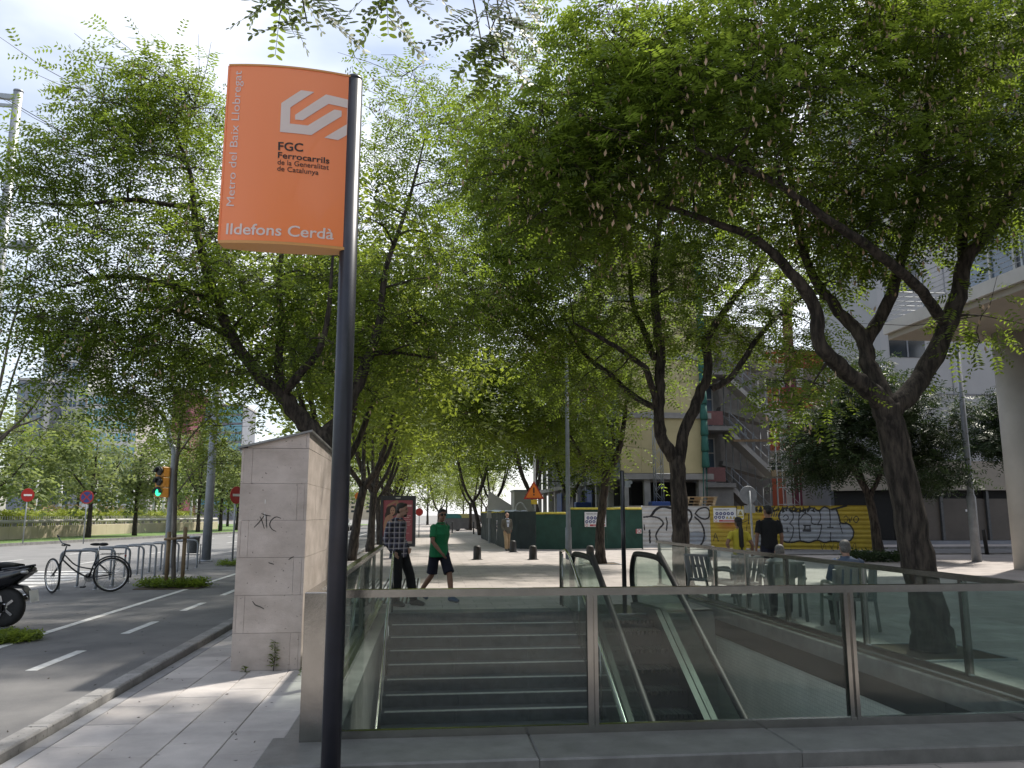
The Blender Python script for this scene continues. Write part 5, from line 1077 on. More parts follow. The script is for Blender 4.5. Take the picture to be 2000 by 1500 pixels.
for k, lb in enumerate(('bright yellow green clipped hedge above the cream wall, left stretch', 'bright yellow green clipped hedge above the cream wall, middle stretch', 'bright yellow green clipped hedge above the cream wall, right stretch')):
    r = np.random.default_rng(70 + k); n = 2600; O = np.stack([r.uniform(0, hd_ - .8, n), r.uniform(0, 1.4, n), r.uniform(0.5, 1.75, n) + 0.08 * np.sin(r.uniform(0, 6, n))], 1)
    V = leaf_sprays(r, O, unit(r.normal(0, 1, (n, 3))), 0.28, 2, 0.26, 0.13)
    h = thing('hedge', lb, 'hedge', A0 + wd * hd_ * k + Vector((-wd.y, wd.x, 0)) * 2.2, wa, group='hedges behind the cream wall')
    tag(link('foliage', np_mesh('foliage', V, 4, np.tile(r.uniform(0, 1, n), 4)), 'leaf_hedge', h), kind='stuff')
    b = MB(); b.box(0, hd_ - .8, 0.3, 1.1, 0.0, 1.4); b.build('inner_stems', 'leaf_hedge', h)
for i, (px, yy, lb) in enumerate(((110, 70, 'dry pampas grass clump behind the hedge on the left'), (208, 80, 'dry pampas grass clump behind the hedge, next to the no stopping sign'), (352, 96, 'dry pampas grass clump behind the hedge, seen past the traffic light'))):
    q = AY(px, 1012, yy); tuft('ornamental_grass', lb, (q.x, yy, 0.3), 1.5, 0.7, 2.0, 160, 80 + i, 'leaf_dry', 'plants', 0.5)
gp = 'slim white poles behind the hedge'
b = MB(); b.tube([(0, 0, 0), (0, 0, 4.6)], [0.14, 0.10], 8); wpm = b.mesh('white_pole'); wpm.materials.append(MATS['wall_white'])
wp = [(67, 74), (115, 74), (184, 76), (212, 82), (225, 78), (258, 84), (286, 80), (298, 90), (317, 88), (372, 90), (382, 96)]
for i, (px, yy) in enumerate(wp):
    q = AY(px, 1012, yy); o = link('white_pole', wpm, None, None, (q.x, yy, 0)); tag(o, f'slim white pole behind the hedge, {(ords + ["tenth", "eleventh"])[i] if i else "first"} from the left edge', 'pole', gp)
def park_tree(label, px, py, seed, h, rx, Y=None, leaf='leaf_pale', n=34):
    p = G(px, py, 0.05) if Y is None else AY(px, py, Y); p.z = 0.0
    r = np.random.default_rng(seed); bs = np.array(p); f = bs + [0, 0, h * .36]; L_ = [([bs, bs + [0, 0, h * .2], f, bs + [0.1, 0, h * .8]], [0.2, 0.15, 0.13, 0.04])]
    for k in range(4): a = k * 1.6 + r.uniform(0, 1); L_.append(([f, f + [math.cos(a) * rx * .3, math.sin(a) * rx * .3, h * .14], f + [math.cos(a) * rx * .6, math.sin(a) * rx * .6, h * .35]], [0.08, 0.06, 0.02]))
    crn = [(bs + [r.uniform(-.35, .35) * rx, r.uniform(-.35, .35) * rx, h * z], (rx * q, rx * q, h * .13), n // 4) for z, q in ((.42, .75), (.56, .9), (.72, .75), (.88, .45))]
    return make_tree('park_tree', label, bs, L_, crn, seed, leaf=leaf, nleaf=24, npair=2, Ln=0.5, ll=0.42, lw=0.24, clr=0.75, group='trees across the road', twigs=2, flat=0.8)
park_tree('lawn tree across the road at the left edge, behind the no entry sign', -25, 1056, 91, 8.2, 3.6)
park_tree('lawn tree across the road just right of the no stopping sign', 172, 1050, 92, 8.0, 3.2)
park_tree('lawn tree across the road left of the traffic light', 262, 1046, 93, 8.0, 3.0)
park_tree('lawn tree across the road seen between mast and traffic light', 386, 1039, 94, 9.0, 3.2)
park_tree('lawn tree across the road seen just left of the pillar', 430, 1037, 95, 8.4, 3.0)
park_tree('lawn tree across the road half hidden by the pillar', 463, 1035, 96, 8.4, 3.0)
park_tree('rear park tree behind the hedge near the left edge', 60, 1012, 97, 10, 4.2, 85, 'leaf')
park_tree('rear park tree behind the hedge over the no stopping sign', 150, 1012, 98, 10, 4.4, 95, 'leaf')
park_tree('rear park tree behind the hedge above the bicycle', 215, 1012, 99, 9, 4.2, 90)
park_tree('rear park tree behind the hedge left of the traffic light', 300, 1012, 100, 9.5, 4.2, 92, 'leaf')
park_tree('rear park tree behind the hedge right of the traffic light', 350, 1012, 101, 9, 4.2, 104)
park_tree('rear park tree behind the hedge beside the pillar', 445, 1012, 102, 9, 4.2, 112, 'leaf')
park_tree('rear park tree seen between sign pole and advert', 660, 1012, 103, 10, 4.2, 105)
park_tree('rear park tree at the far end right of the advert', 835, 1012, 104, 9, 4.2, 128)
park_tree('rear park tree far behind the cream wall at the left edge', -40, 1012, 105, 11, 4.6, 80, 'leaf')
def block(name, label, px0, px1, ytop, Y, wm, nx, nz, winm, depth=18, gx=.72, gz=.62, z0=4.0, roofm='concrete_light', frame=None):
    a, c_ = AY(px0, 900, Y), AY(px1, 900, Y); W_ = c_.x - a.x; H_ = AY((px0 + px1) / 2, ytop, Y).z
    t = thing(name, label, 'building', (a.x, Y, 0))
    b = MB(); b.box(0, W_, 0, depth, 0, H_); b.build('wall', wm, t)
    b = MB(); b.box(-.2, W_ + .2, -.2, depth + .2, H_, H_ + .6); b.build('roof', roofm, t)
    sx, sz = W_ / nx, (H_ - z0) / nz
    b = MB(); b.box(-sx * gx / 2, sx * gx / 2, -0.10, 0.05, -sz * gz / 2, sz * gz / 2); pm = b.mesh('window'); pm.materials.append(MATS[winm])
    fm = None
    if frame:
        b = MB(); b.box(-sx * .03, sx * .03, -0.22, -.1, -sz * gz / 2, sz * gz / 2); fm = b.mesh('mullion'); fm.materials.append(MATS[frame])
    for i in range(nx):
        for j in range(nz):
            w_ = link('window', pm, None, t, ((i + .5) * sx, 0, z0 + (j + .5) * sz))
            if fm: link('mullion', fm, None, w_)
    return t
block('office_tower', 'grey office slab in the far background at the left edge', 20, 78, 742, 240, 'wall_grey', 3, 12, 'window_blue', gx=.5, gz=.4)
block('glass_tower', 'pale glass tower with blue windows in the far left background', 66, 160, 650, 250, 'wall_white', 5, 18, 'window_blue', frame='wall_white')
block('glass_block', 'lower teal glazed block beside the pale tower in the far left background', 160, 262, 770, 236, 'wall_white', 7, 9, 'window_teal', frame='wall_white')
block('maroon_tower', 'maroon tower in the far background behind the young tree', 330, 366, 762, 230, 'wall_maroon', 3, 12, 'window_dark', gx=.25, gz=.3)
block('turquoise_tower', 'turquoise glazed tower with grey bands in the far background left of the pillar', 366, 470, 792, 245, 'wall_grey', 2, 11, 'window_teal', gx=.95, gz=.72)
for i, (px, yy) in enumerate(((872, 140), (905, 150), (940, 142), (760, 146))): park_tree(['distant tree over the teal lidded container', 'distant tree over the yellow lidded container', 'distant tree left of the dark fence end', 'distant tree right behind the advert'][i], px, 1012, 106 + i, 11, 5.0, yy)
block('far_building', 'beige building at the far end of the street behind the advert', 640, 788, 962, 280, 'wall_cream', 10, 5, 'window_dark', gx=.45, gz=.5, z0=2)
# parked cars, containers and posts far down the street
def car(label, x, y, rz, m):
    t = thing('parked_car', label, 'car', (x, y, 0.0), rz, 'cars parked far down the street')
    loft([(-2.05, 0, .62, .70, .16), (-1.9, 0, .62, .82, .28), (-1.0, 0, .62, .86, .32), (0.8, 0, .60, .86, .30), (1.7, 0, .56, .82, .25), (2.05, 0, .52, .68, .14)], 16).build('body', m, t)
    loft([(-1.75, 0, .95, .60, .05), (-1.2, 0, 1.14, .66, .28), (-0.2, 0, 1.18, .68, .30), (0.5, 0, 1.10, .66, .24), (1.15, 0, .90, .62, .05)], 16).build('cabin_glass', 'window_dark', t)
    loft([(-1.25, 0, 1.40, .58, .03), (-0.6, 0, 1.47, .62, .03), (0.3, 0, 1.40, .58, .03)], 16).build('roof', m, t)
    for sx in (-1.3, 1.28):
        for sy in (-.78, .78):
            w_ = bpy.data.objects.new('wheel', None); col.objects.link(w_); w_.parent = t; w_.location = (sx, sy, .31)
            b = MB(); b.lathe([(.2, -.1), (.31, -.09), (.31, .09), (.2, .1)], 18, axis='y'); b.build('tyre', 'tyre', w_); b = MB(); b.lathe([(.19, -.11), (.19, .11)], 14, axis='y'); b.build('rim', 'chrome', w_)
    for sy in (-.6, .6): b = MB(); b.ball((1.95, sy, .62), (.08, .14, .08)); b.build('headlight', 'clear_lens', t); b = MB(); b.ball((-1.98, sy, .72), (.06, .14, .08)); b.build('tail_light', 'red_lens', t)
    return t
car('silver car parked far away behind the waste containers', 5.4, 96, R(90), 'car_silver'); car('white car parked far away past the paired trunks', 8.5, 100, R(88), 'car_white')
car('dark car parked on the road behind the trunk left of the advert', -9.6, 66, R(90), 'car_dark'); car('silver car parked on the road just left of the advert', -8.2, 80, R(90), 'car_silver'); car('white car far away right of the advert', -3.8, 128, R(95), 'car_white')
def container(label, px, py, lidm):
    p = G(px, py); t = thing('waste_container', label, 'container', p, R(8), 'waste containers down the street')
    b = MB(); b.prism([(-.75, .12), (.75, .12), (.88, 1.25), (-.88, 1.25)], 'y', -.55, .55); b.build('body', 'container_body', t)
    b = MB(); b.prism([(-.9, 1.25), (.9, 1.25), (.85, 1.5), (.5, 1.68), (-.5, 1.68), (-.85, 1.5)], 'y', -.6, .6); b.build('lid', lidm, t)
    for sx in (-.6, .6):
        b = MB(); b.lathe([(.1, -.5), (.1, .5)], 10, (sx, 0, .1), 'y'); b.build('wheel', 'rubber', t)
container('grey waste container with teal lid beside the man in green', 882, 1037, 'container_teal'); container('grey waste container with cream yellow lid', 902, 1035, 'container_yellow'); container('grey waste container with dark lid behind the paired trunks', 921, 1034, 'container_body')
b = MB(); b.lathe([(.06, 0), (.06, .95), (.045, 1.0), (.01, 1.02)], 10); bp = b.mesh('slim_post'); bp.materials.append(MATS['black_metal'])
for i, (px, py) in enumerate(((864, 1041), (872, 1039), (883, 1041), (925, 1043))):
    o = link('slim_post', bp, None, None, G(px, py)); tag(o, ['slim dark post by the shoulder of the man in green, leftmost of four', 'second slim dark post from the man in green', 'third slim dark post, in front of the teal lidded container', 'slim dark post nearest the paired trunks'][i], 'bollard', 'slim posts far down the pavement')
# ================================================================== RIGHT SIDE: site fence
def to_px(p):
    v = np.asarray(p, float) - [0, 0, CAMH]; d = v @ _fw; return CX + F * (v @ _rt) / d, CY - F * (v @ _up) / d
P0, P1 = G(940, 1052), G(985, 1072); P2, P3 = G(1047, 1074), G(1108, 1075); P4, P5 = G(1114, 1073.5), G(1256, 1072.5)
P6, P7 = G(1389, 1072), G(1714, 1078)
gf = thing('site_fence', 'dark green mesh screens on the building site fence behind the bollards', 'fence', P1)
def screen(a, c, z1, m, foam=True, k=1, sag=0.03):
    a, c = Vector(a), Vector(c); d = (c - a); nrm = Vector((d.y, -d.x, 0)).normalized()
    for i in range(k):
        s, e = a + d * (i / k), a + d * ((i + 1) / k); n = 12; b = MB(); vs = []
        for j in range(n + 1):
            p = s + (e - s) * (j / n); wv = math.sin(j * 2.1 + i) * sag
            for q in range(5): vs.append(tuple(p + nrm * (wv * (0.4 + 0.6 * math.sin(q * 1.7 + j * .4))) + Vector((0, 0, 0.03 + (z1 - 0.03) * q / 4)) - P1))
        b._add(vs, [(j * 5 + q, j * 5 + 5 + q, j * 5 + 6 + q, j * 5 + 1 + q) for j in range(n) for q in range(4)], True); b.build('mesh_screen', m, gf)
        b = MB(); b.tube([s - P1 - nrm * .06, s - P1 - nrm * .06 + Vector((0, 0, z1 + .04))], 0.025, 8); b.build('fence_post', 'galvanised', gf)
        if foam:
            b = MB(); b.tube(smooth_path([list(s + (e - s) * t_ - P1 + Vector((0, 0, z1 + .02 + random.uniform(-.012, .012)))) for t_ in np.linspace(0.01, .99, 6)], 3), 0.05, 8); b.build('foam_edge', 'yellow_foam', gf)
screen(P0, P1, 1.72, 'mesh_dark', True, 4, 0.07); screen(P1, P2, 1.74, 'mesh_dark', False, 2); screen(P2, P3, 1.64, 'mesh_green', True, 1); screen(P4, P5, 1.86, 'mesh_green', True, 2)
# corrugated graffiti fences (paint computed from stroke paths measured in the fence close-up)
def seg_d(X, Y_, pts, closed=False):
    best = np.full(X.shape, 1e9); pts = [np.array(q) for q in smooth_path(pts, 5)] if len(pts) > 2 else [np.array(q, float) for q in pts]
    if closed: pts.append(pts[0])
    for a, c in zip(pts, pts[1:]):
        d = c - a; l2 = d @ d + 1e-9; t = np.clip(((X - a[0]) * d[0] + (Y_ - a[1]) * d[1]) / l2, 0, 1); best = np.minimum(best, np.hypot(X - a[0] - t * d[0], Y_ - a[1] - t * d[1]))
    return best
def in_poly(X, Y_, poly):
    ins = np.zeros(X.shape, bool); n = len(poly)
    for i in range(n):
        (x0, y0), (x1, y1) = poly[i], poly[(i + 1) % n]; cr = ((y0 > Y_) != (y1 > Y_)) & (X < (x1 - x0) * (Y_ - y0) / (y1 - y0 + 1e-9) + x0); ins ^= cr
    return ins
BLK = np.array([.015, .015, .018])
def white_paint(X, Y_):
    C = np.tile([.60, .60, .60], (len(X), 1)); C[((X - 440) / 80) ** 2 + ((Y_ - 800) / 50) ** 2 < 1] = [.36, .40, .46]
    for pts, w_ in (([(30, 640), (90, 636), (150, 650), (182, 690), (150, 730), (125, 780), (138, 830), (158, 870)], 13), ([(88, 630), (125, 580), (180, 558), (240, 570)], 20), ([(330, 570), (388, 590), (402, 640), (365, 708)], 15), ([(432, 612), (460, 578), (512, 566), (542, 590), (538, 640), (505, 655), (462, 640), (432, 612)], 12), ([(430, 640), (478, 690), (502, 760), (492, 830), (452, 885)], 13), ([(205, 645), (212, 690), (206, 742)], 11), ([(75, 745), (78, 838)], 15), ([(268, 720), (250, 800), (262, 860)], 10), ([(32, 700), (36, 740)], 9)):
        C[seg_d(X, Y_, pts) < w_ / 2] = BLK
    return C
BUB = [(1085, 640), (1100, 590), (1140, 568), (1190, 590), (1240, 600), (1290, 580), (1350, 568), (1395, 590), (1440, 560), (1485, 580), (1530, 578), (1555, 640), (1570, 685), (1630, 695), (1668, 750), (1655, 810), (1600, 835), (1500, 828), (1440, 838), (1385, 820), (1320, 838), (1250, 826), (1190, 838), (1130, 832), (1105, 790), (1112, 720), (1100, 690)]
def yellow_paint(X, Y_):
    C = np.tile([.50, .365, .035], (len(X), 1))
    rs = np.clip(1 - np.hypot((X - 690) / 110, (Y_ - 700) / 55), 0, 1)[:, None]; C = C * (1 - .75 * rs) + np.array([.55, .10, .04]) * .75 * rs
    rs = np.clip(1 - np.hypot((X - 975) / 40, (Y_ - 640) / 40), 0, 1)[:, None]; C = C * (1 - .8 * rs) + np.array([.6, .16, .03]) * .8 * rs
    C[(X > 890) & (X < 1000) & (Y_ > 775) & (Y_ < 865)] = [.33, .34, .37]
    sm = [list(q) for q in smooth_path(BUB + BUB[:1], 4)]; C[in_poly(X, Y_, sm)] = [.40, .42, .47]
    C[seg_d(X, Y_, BUB + BUB[:1]) < 6] = BLK
    for pts, w_ in (([(1118, 640), (1140, 622), (1160, 645), (1138, 668), (1120, 660)], 7), ([(1192, 595), (1196, 650), (1172, 688), (1198, 720), (1190, 790), (1165, 832)], 8), ([(1246, 600), (1240, 700), (1252, 828)], 9), ([(1252, 650), (1290, 612), (1338, 640), (1345, 690), (1420, 700)], 8), ([(1402, 592), (1412, 650), (1392, 690)], 8), ([(1420, 705), (1405, 780), (1380, 825)], 8), ([(1482, 582), (1487, 718)], 8), ([(1465, 720), (1508, 720)], 10), ([(1490, 760), (1486, 828)], 8), ([(1560, 690), (1582, 765)], 7), ([(1150, 720), (1150, 750), (1165, 748)], 7), ([(1280, 705), (1330, 705)], 12), ([(1280, 745), (1330, 745)], 20), ([(1290, 705), (1286, 745)], 10), ([(1326, 705), (1330, 745)], 10),
        ([(1500, 580), (1560, 565), (1612, 550)], 17), ([(1592, 645), (1610, 630), (1625, 655), (1610, 682), (1594, 670)], 6), ([(1632, 640), (1640, 680), (1655, 640)], 6), ([(1672, 648), (1690, 632), (1708, 655), (1690, 684), (1670, 665), (1672, 648)], 7),
        ([(1412, 840), (1425, 895), (1440, 850), (1456, 898)], 4), ([(1480, 858), (1516, 906)], 4), ([(1516, 852), (1480, 912)], 4), ([(1545, 852), (1540, 905)], 4), ([(1545, 858), (1592, 855)], 4), ([(1545, 880), (1582, 877)], 4), ([(1620, 905), (1632, 852), (1655, 882), (1680, 842), (1692, 908)], 4),
        ([(575, 825), (588, 768), (612, 828)], 6), ([(580, 800), (604, 796)], 5), ([(752, 552), (758, 592)], 6), ([(790, 552), (800, 605)], 7), ([(828, 556), (822, 620)], 7), ([(850, 615), (848, 690)], 8), ([(770, 655), (800, 680), (836, 668)], 6), ([(835, 700), (832, 745)], 5)):
        C[seg_d(X, Y_, pts) < w_ / 2] = BLK
    r_ = np.random.default_rng(3)
    for x in range(895, 1370, 34):
        for _ in range(3): q = [(x + r_.uniform(0, 30), 556 + r_.uniform(0, 48)) for _ in range(3)]; C[(seg_d(X, Y_, q) < 5)] = BLK
    C[(X < 1085) & (X > 1010) & (Y_ > 600) & (Y_ < 640) & (np.sin(X * .35 + Y_ * .1) > .2)] = [.03, .03, .10]
    return C
def corrugated(name, label, a, c, z1, npan, paint, period=0.20, depth=0.032):
    a, c = Vector(a), Vector(c); d = c - a; Ln = d.length; dn = d.normalized(); nrm = Vector((dn.y, -dn.x, 0)); t = thing(name, label, 'fence', a)
    nz = 120
    for k in range(npan):
        s0, s1 = Ln * k / npan, Ln * (k + 1) / npan - 0.006; nx = max(30, int((s1 - s0) / 0.022)); off = 0.004 * (k % 2)
        def pos(u, v):
            z = 0.06 + (z1 - 0.06) * v; ph = (z / period) % 1.0; h = depth * (1 if ph < .42 else (1 - (ph - .42) / .1 if ph < .52 else (0 if ph < .90 else (ph - .90) / .1)))
            p = dn * (s0 + (s1 - s0) * u) + nrm * (h + off); return (p.x, p.y, z)
        def cf(U, V, P):
            pw = P + np.array(a); v = pw - [0, 0, CAMH]; dd = v @ _fw; X = (CX + F * (v @ _rt) / dd - 1250) * 4; Y_ = (CY - F * (v @ _up) / dd - 850) * 4; return paint(X, Y_)
        paint_grid('corrugated_sheet', 'corrugated', t, nx, nz, pos, cf)
        b = MB(); q = dn * s0 - nrm * 0.06; b.tube([(q.x, q.y, 0), (q.x, q.y, z1 + .02)], 0.035, 8); b.build('fence_post', 'galvanised', t)
    return t, dn, nrm
wf, _, wn = corrugated('site_fence', 'white corrugated site fence with black spray graffiti', P5, P6, 2.0, 2, white_paint)
yf, yd, yn = corrugated('site_fence', 'yellow corrugated site fence with silver bubble letter graffiti', P6, P7, 2.0, 4, yellow_paint)
def notice(label, px0, py0, px1, py1, a, c, colf, off=0.07):
    """flat plate hung on the fence line a-c"""
    a, c = Vector(a), Vector(c); dn = (c - a).normalized(); nr = Vector((dn.y, -dn.x, 0))
    def hit(px, py):
        r_ = Vector(ray(px, py)); o = Vector((0, 0, CAMH)); t_ = (a + nr * off - o).dot(nr) / r_.dot(nr); return o + r_ * t_
    A, B, D = hit(px0, py1), hit(px1, py1), hit(px0, py0)
    t = thing('safety_notice', label, 'sign', A, 0)
    b = MB(); b.obox((0, 0, (D.z - A.z) / 2), (B.x - A.x, B.y - A.y, (D.z - A.z) / 2), 0.012, D.z - A.z); b.build('plate', 'sign_white', t)
    paint_grid('printed_face', 'notice', t, 96, 64, lambda u, v: ((B.x - A.x) * u + nr.x * .009, (B.y - A.y) * u + nr.y * .009, (D.z - A.z) * v), colf); return t
def big_notice(U, V, P):
    C = np.tile([.70, .71, .73], (len(U), 1)); C[(abs(V - .88) < .03) & (U > .06) & (U < .7) & (np.sin(U * 140) > -.5)] = [.12, .12, .15]; C[(abs(V - .80) < .018) & (U > .1) & (U < .62) & (np.sin(U * 160) > -.5)] = [.2, .2, .22]
    for i in range(5): C[((U - (.16 + .165 * i)) / .07) ** 2 + ((V - .60) / .115) ** 2 < 1] = [.02, .03, .16]; C[((U - (.16 + .165 * i)) / .03) ** 2 + ((V - .60) / .05) ** 2 < 1] = [.5, .52, .6]
    for i in range(3): C[((U - (.10 + .165 * i)) / .07) ** 2 + ((V - .345) / .115) ** 2 < 1] = [.02, .03, .16]; C[((U - (.10 + .165 * i)) / .03) ** 2 + ((V - .34) / .06) ** 2 < 1] = [.55, .56, .62]
    for i in range(3):
        cx = .60 + .15 * i; C[(V > .24) & (V < .44) & (abs(U - cx) < (.44 - V) * .36)] = [.10, .09, .05]; C[(V > .26) & (V < .40) & (abs(U - cx) < (.40 - V) * .34)] = [.60, .45, .08]
    C[(V > .04) & (V < .17) & (U > .24) & (U < .95)] = [.42, .05, .06]; C[(abs(V - .105) < .02) & (U > .38) & (U < .92) & (np.sin(U * 120) > -.3)] = [.75, .7, .7]
    C[((U - .10) / .06) ** 2 + ((V - .11) / .09) ** 2 < 1] = [.5, .08, .07]; C[((U - .10) / .04) ** 2 + ((V - .11) / .06) ** 2 < 1] = [.72, .72, .72]
    return C
def warn_notice(U, V, P):
    C = np.tile([.68, .66, .55], (len(U), 1)); C[(V > .42) & (V < .9) & (abs(U - .5) < (.92 - V) * .72)] = [.05, .05, .04]; C[(V > .47) & (V < .82) & (abs(U - .5) < (.82 - V) * .66)] = [.66, .52, .06]; C[(V > .10) & (V < .34) & (abs(U - .5) < .4)] = [.62, .50, .08]; C[((U - .5) / .12) ** 2 + ((V - .56) / .06) ** 2 < 1] = [.05, .05, .04]; return C
notice('white site safety notice with blue symbols on the yellow fence', 1394, 992, 1439, 1020, P6, P7, big_notice)
notice('small yellow triangle warning notice on the yellow fence', 1440.5, 995, 1453, 1014, P6, P7, warn_notice)
notice('white site safety notice with blue symbols on the green fence', 1142, 1000, 1184, 1029, P4, P5, big_notice, .09)
def tiny(U, V, P):
    C = np.tile([.65, .62, .62], (len(U), 1)); C[((U - .6) / .32) ** 2 + ((V - .5) / .4) ** 2 < 1] = [.4, .05, .05]; C[((U - .6) / .22) ** 2 + ((V - .5) / .28) ** 2 < 1] = [.65, .62, .62]; C[U < .18] = [.4, .05, .06]; return C
notice('small white sticker with red ring on the green fence', 1242, 1033, 1253, 1042, P4, P5, tiny, .09)
# pallets on the ground platform behind the white fence
pt_ = thing('pallet_stack', 'stack of wooden pallets showing above the white fence', 'pallets', (AY(1362, 985, 41).x, 41, 2.05))
for k in range(3):
    for j in range(5): b = MB(); b.box(-.85 + .05 * k, .85 + .05 * k, -.5 + .22 * j, -.38 + .22 * j, .16 * k + .12, .16 * k + .145); b.build('board', 'pallet_wood', pt_)
    for j in range(3): b = MB(); b.box(-.8 + .72 * j + .05 * k, -.66 + .72 * j + .05 * k, -.5, .5, .16 * k, .16 * k + .118); b.build('block', 'pallet_wood', pt_)
pfm = thing('site_platform', 'concrete platform edge behind the corrugated fences', 'platform', (14, 42, 0)); b = MB(); b.box(-4, 4, -2.2, 1.2, 0, 2.04); b.build('slab', 'concrete', pfm); b = MB(); b.box(-4, 4, -2.23, -2.2, 1.8, 2.0); b.build('edge_board', 'pallet_wood', pfm)

# ================================================================== building under construction
BX0, BY0 = 10.75, 44.0
cb = thing('unfinished_building', 'concrete building under construction with yellow insulated front', 'building', (BX0, BY0, 0))
W1 = 15.45 - BX0
for z in (3.55, 7.0, 10.4, 13.8, 17.2):
    b = MB(); b.box(-0.15, W1 + 0.6, -0.15, 40, z, z + .32); b.build('floor_slab', 'concrete', cb)
for x in (0.1, 1.35, W1 - .2):
    b = MB(); b.box(x, x + .35, 0.1, .45, 0, 3.55); b.build('column', 'concrete', cb)
for k in range(11):
    for z in (0, 3.87, 7.32):
        b = MB(); b.box(0.05, .38, 3.5 + k * 3.4, 3.9 + k * 3.4, z, z + 3.1 if z else 3.55); b.build('column', 'concrete_light' if not z else 'concrete', cb)
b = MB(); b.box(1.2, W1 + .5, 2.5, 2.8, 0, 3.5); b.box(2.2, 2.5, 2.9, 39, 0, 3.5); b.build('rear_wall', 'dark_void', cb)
b = MB(); b.box(2.0, 2.3, 1.0, 39, 3.9, 17); b.build('inner_wall', 'wall_grey', cb)
for i in range(4):
    b = MB(); b.box(0.02 + i * W1 / 4, (i + 1) * W1 / 4 - .012 + .02, -0.02, 0.25, 3.9, 16.8); b.build('insulation_panel', 'insulation', cb)
for k in range(34):
    b = MB(); b.box(-.06, .0, 1.0 + k * 1.05, 1.12 + k * 1.05, 3.9, 6.9); b.build('louvre', 'galvanised' if k % 3 else 'wall_grey', cb)
for k in range(34):
    b = MB(); b.box(-.06, .0, 1.0 + k * 1.05, 1.12 + k * 1.05, 7.35, 10.3); b.build('louvre', 'galvanised' if k % 3 else 'wall_grey', cb)
for y in (8, 20): b = MB(); b.box(-0.03, 0.02, y, y + 2.4, 0.2, 3.3); b.build('blue_panel', 'blue_steel', cb)
def lattice(label, x, y, z0, z1, m, parent=None, w_=.42):
    t = thing('lattice_mast', label, 'mast', (x, y, 0)) 
    for sx in (-1, 1):
        for sy in (-1, 1): b = MB(); b.tube([(sx * w_ / 2, sy * w_ / 2, z0), (sx * w_ / 2, sy * w_ / 2, z1)], .03, 5); b.build('upright', m, t)
    n = int((z1 - z0) / .5); b = MB()
    for k in range(n):
        s = 1 if k % 2 else -1; za, zb2 = z0 + k * .5, z0 + (k + 1) * .5
        for f in (-1, 1): b.tube([(-s * w_ / 2, f * w_ / 2, za), (s * w_ / 2, f * w_ / 2, zb2)], .014, 4); b.tube([(f * w_ / 2, -s * w_ / 2, za), (f * w_ / 2, s * w_ / 2, zb2)], .014, 4)
    o = b.build('bracing', m, t); o['kind'] = 'stuff'
    b = MB(); b.bbox(-.5, .5, -.4, .4, 0, z0, .04); b.build('drive_base', 'blue_steel', t); return t
q = AY(1287, 960, 43.0); lattice('grey lattice hoist mast with blue base before the yellow wall', q.x, 43.0, 2.3, 9.0, 'galvanised')
q = AY(1150, 960, 47); lattice('grey lattice hoist mast beside the receding facade of the building site', 10.1, 52, 2.4, 12, 'galvanised')
ch = thing('rubble_chute', 'green netted hoist shaft hanging beside the yellow wall', 'chute', (AY(1378, 900, 43.7).x, 43.7, 2.0))
for z in np.arange(2.2, 15, .9):
    b = MB(); b.lathe([(.20, z), (.225, z + .1), (.18, z + .88)], 12); b.build('chute_section', 'net_green', ch)
b = MB(); b.tube([(0, 0, .1), (0.05, 0, 2.2)], .03, 6); b.tube([(-.2, 0, .1), (-.15, 0, 2.2)], .03, 6); b.build('support', 'net_green', ch)
# recessed bay with window and stair tower
SY = 46.5; sx0, sx1 = AY(1384, 950, SY).x, AY(1558, 950, SY).x
tw = thing('stair_tower', 'open concrete stair tower with zigzag flights and steel props', 'building', (sx0, SY, 0)); TW = sx1 - sx0
for z in (3.2, 6.6, 10.0, 13.4): b = MB(); b.box(-.8, 1.6, -.3, 4.0, z, z + .25); b.build('landing_slab', 'concrete', tw)
b = MB(); b.box(-.8, 1.7, 2.2, 2.5, 0, 14); b.build('back_wall', 'concrete', tw)
b = MB(); b.box(1.7, TW, 3.6, 3.9, 0, 14); b.build('back_wall', 'concrete', tw)
b = MB(); b.box(-.8, 1.5, -.05, .2, 0, 3.2); b.build('ground_wall', 'concrete', tw)
for z in (3.5, 6.9):
    wn_ = thing('window', None, None); wn_.parent = tw; wn_.location = (0.55, 2.18, z + .1)
    b = MB(); b.box(-.65, .65, -.06, 0, 0, 2.7); b.build('pane', 'window_blue', wn_)
    b = MB()
    for x in (-.68, .0, .66): b.box(x - .04, x + .04, -.1, -.062, -.04, 2.74)
    for z_ in (-.03, 1.8, 2.72): b.box(-.72, .7, -.12, -.102, z_ - .04, z_ + .04)
    b.build('frame', 'wall_white', wn_)
    b = MB(); b.box(-.55, .55, -2.1, -2.04, -.05, .80); b.build('red_guard', 'red_steel', wn_)
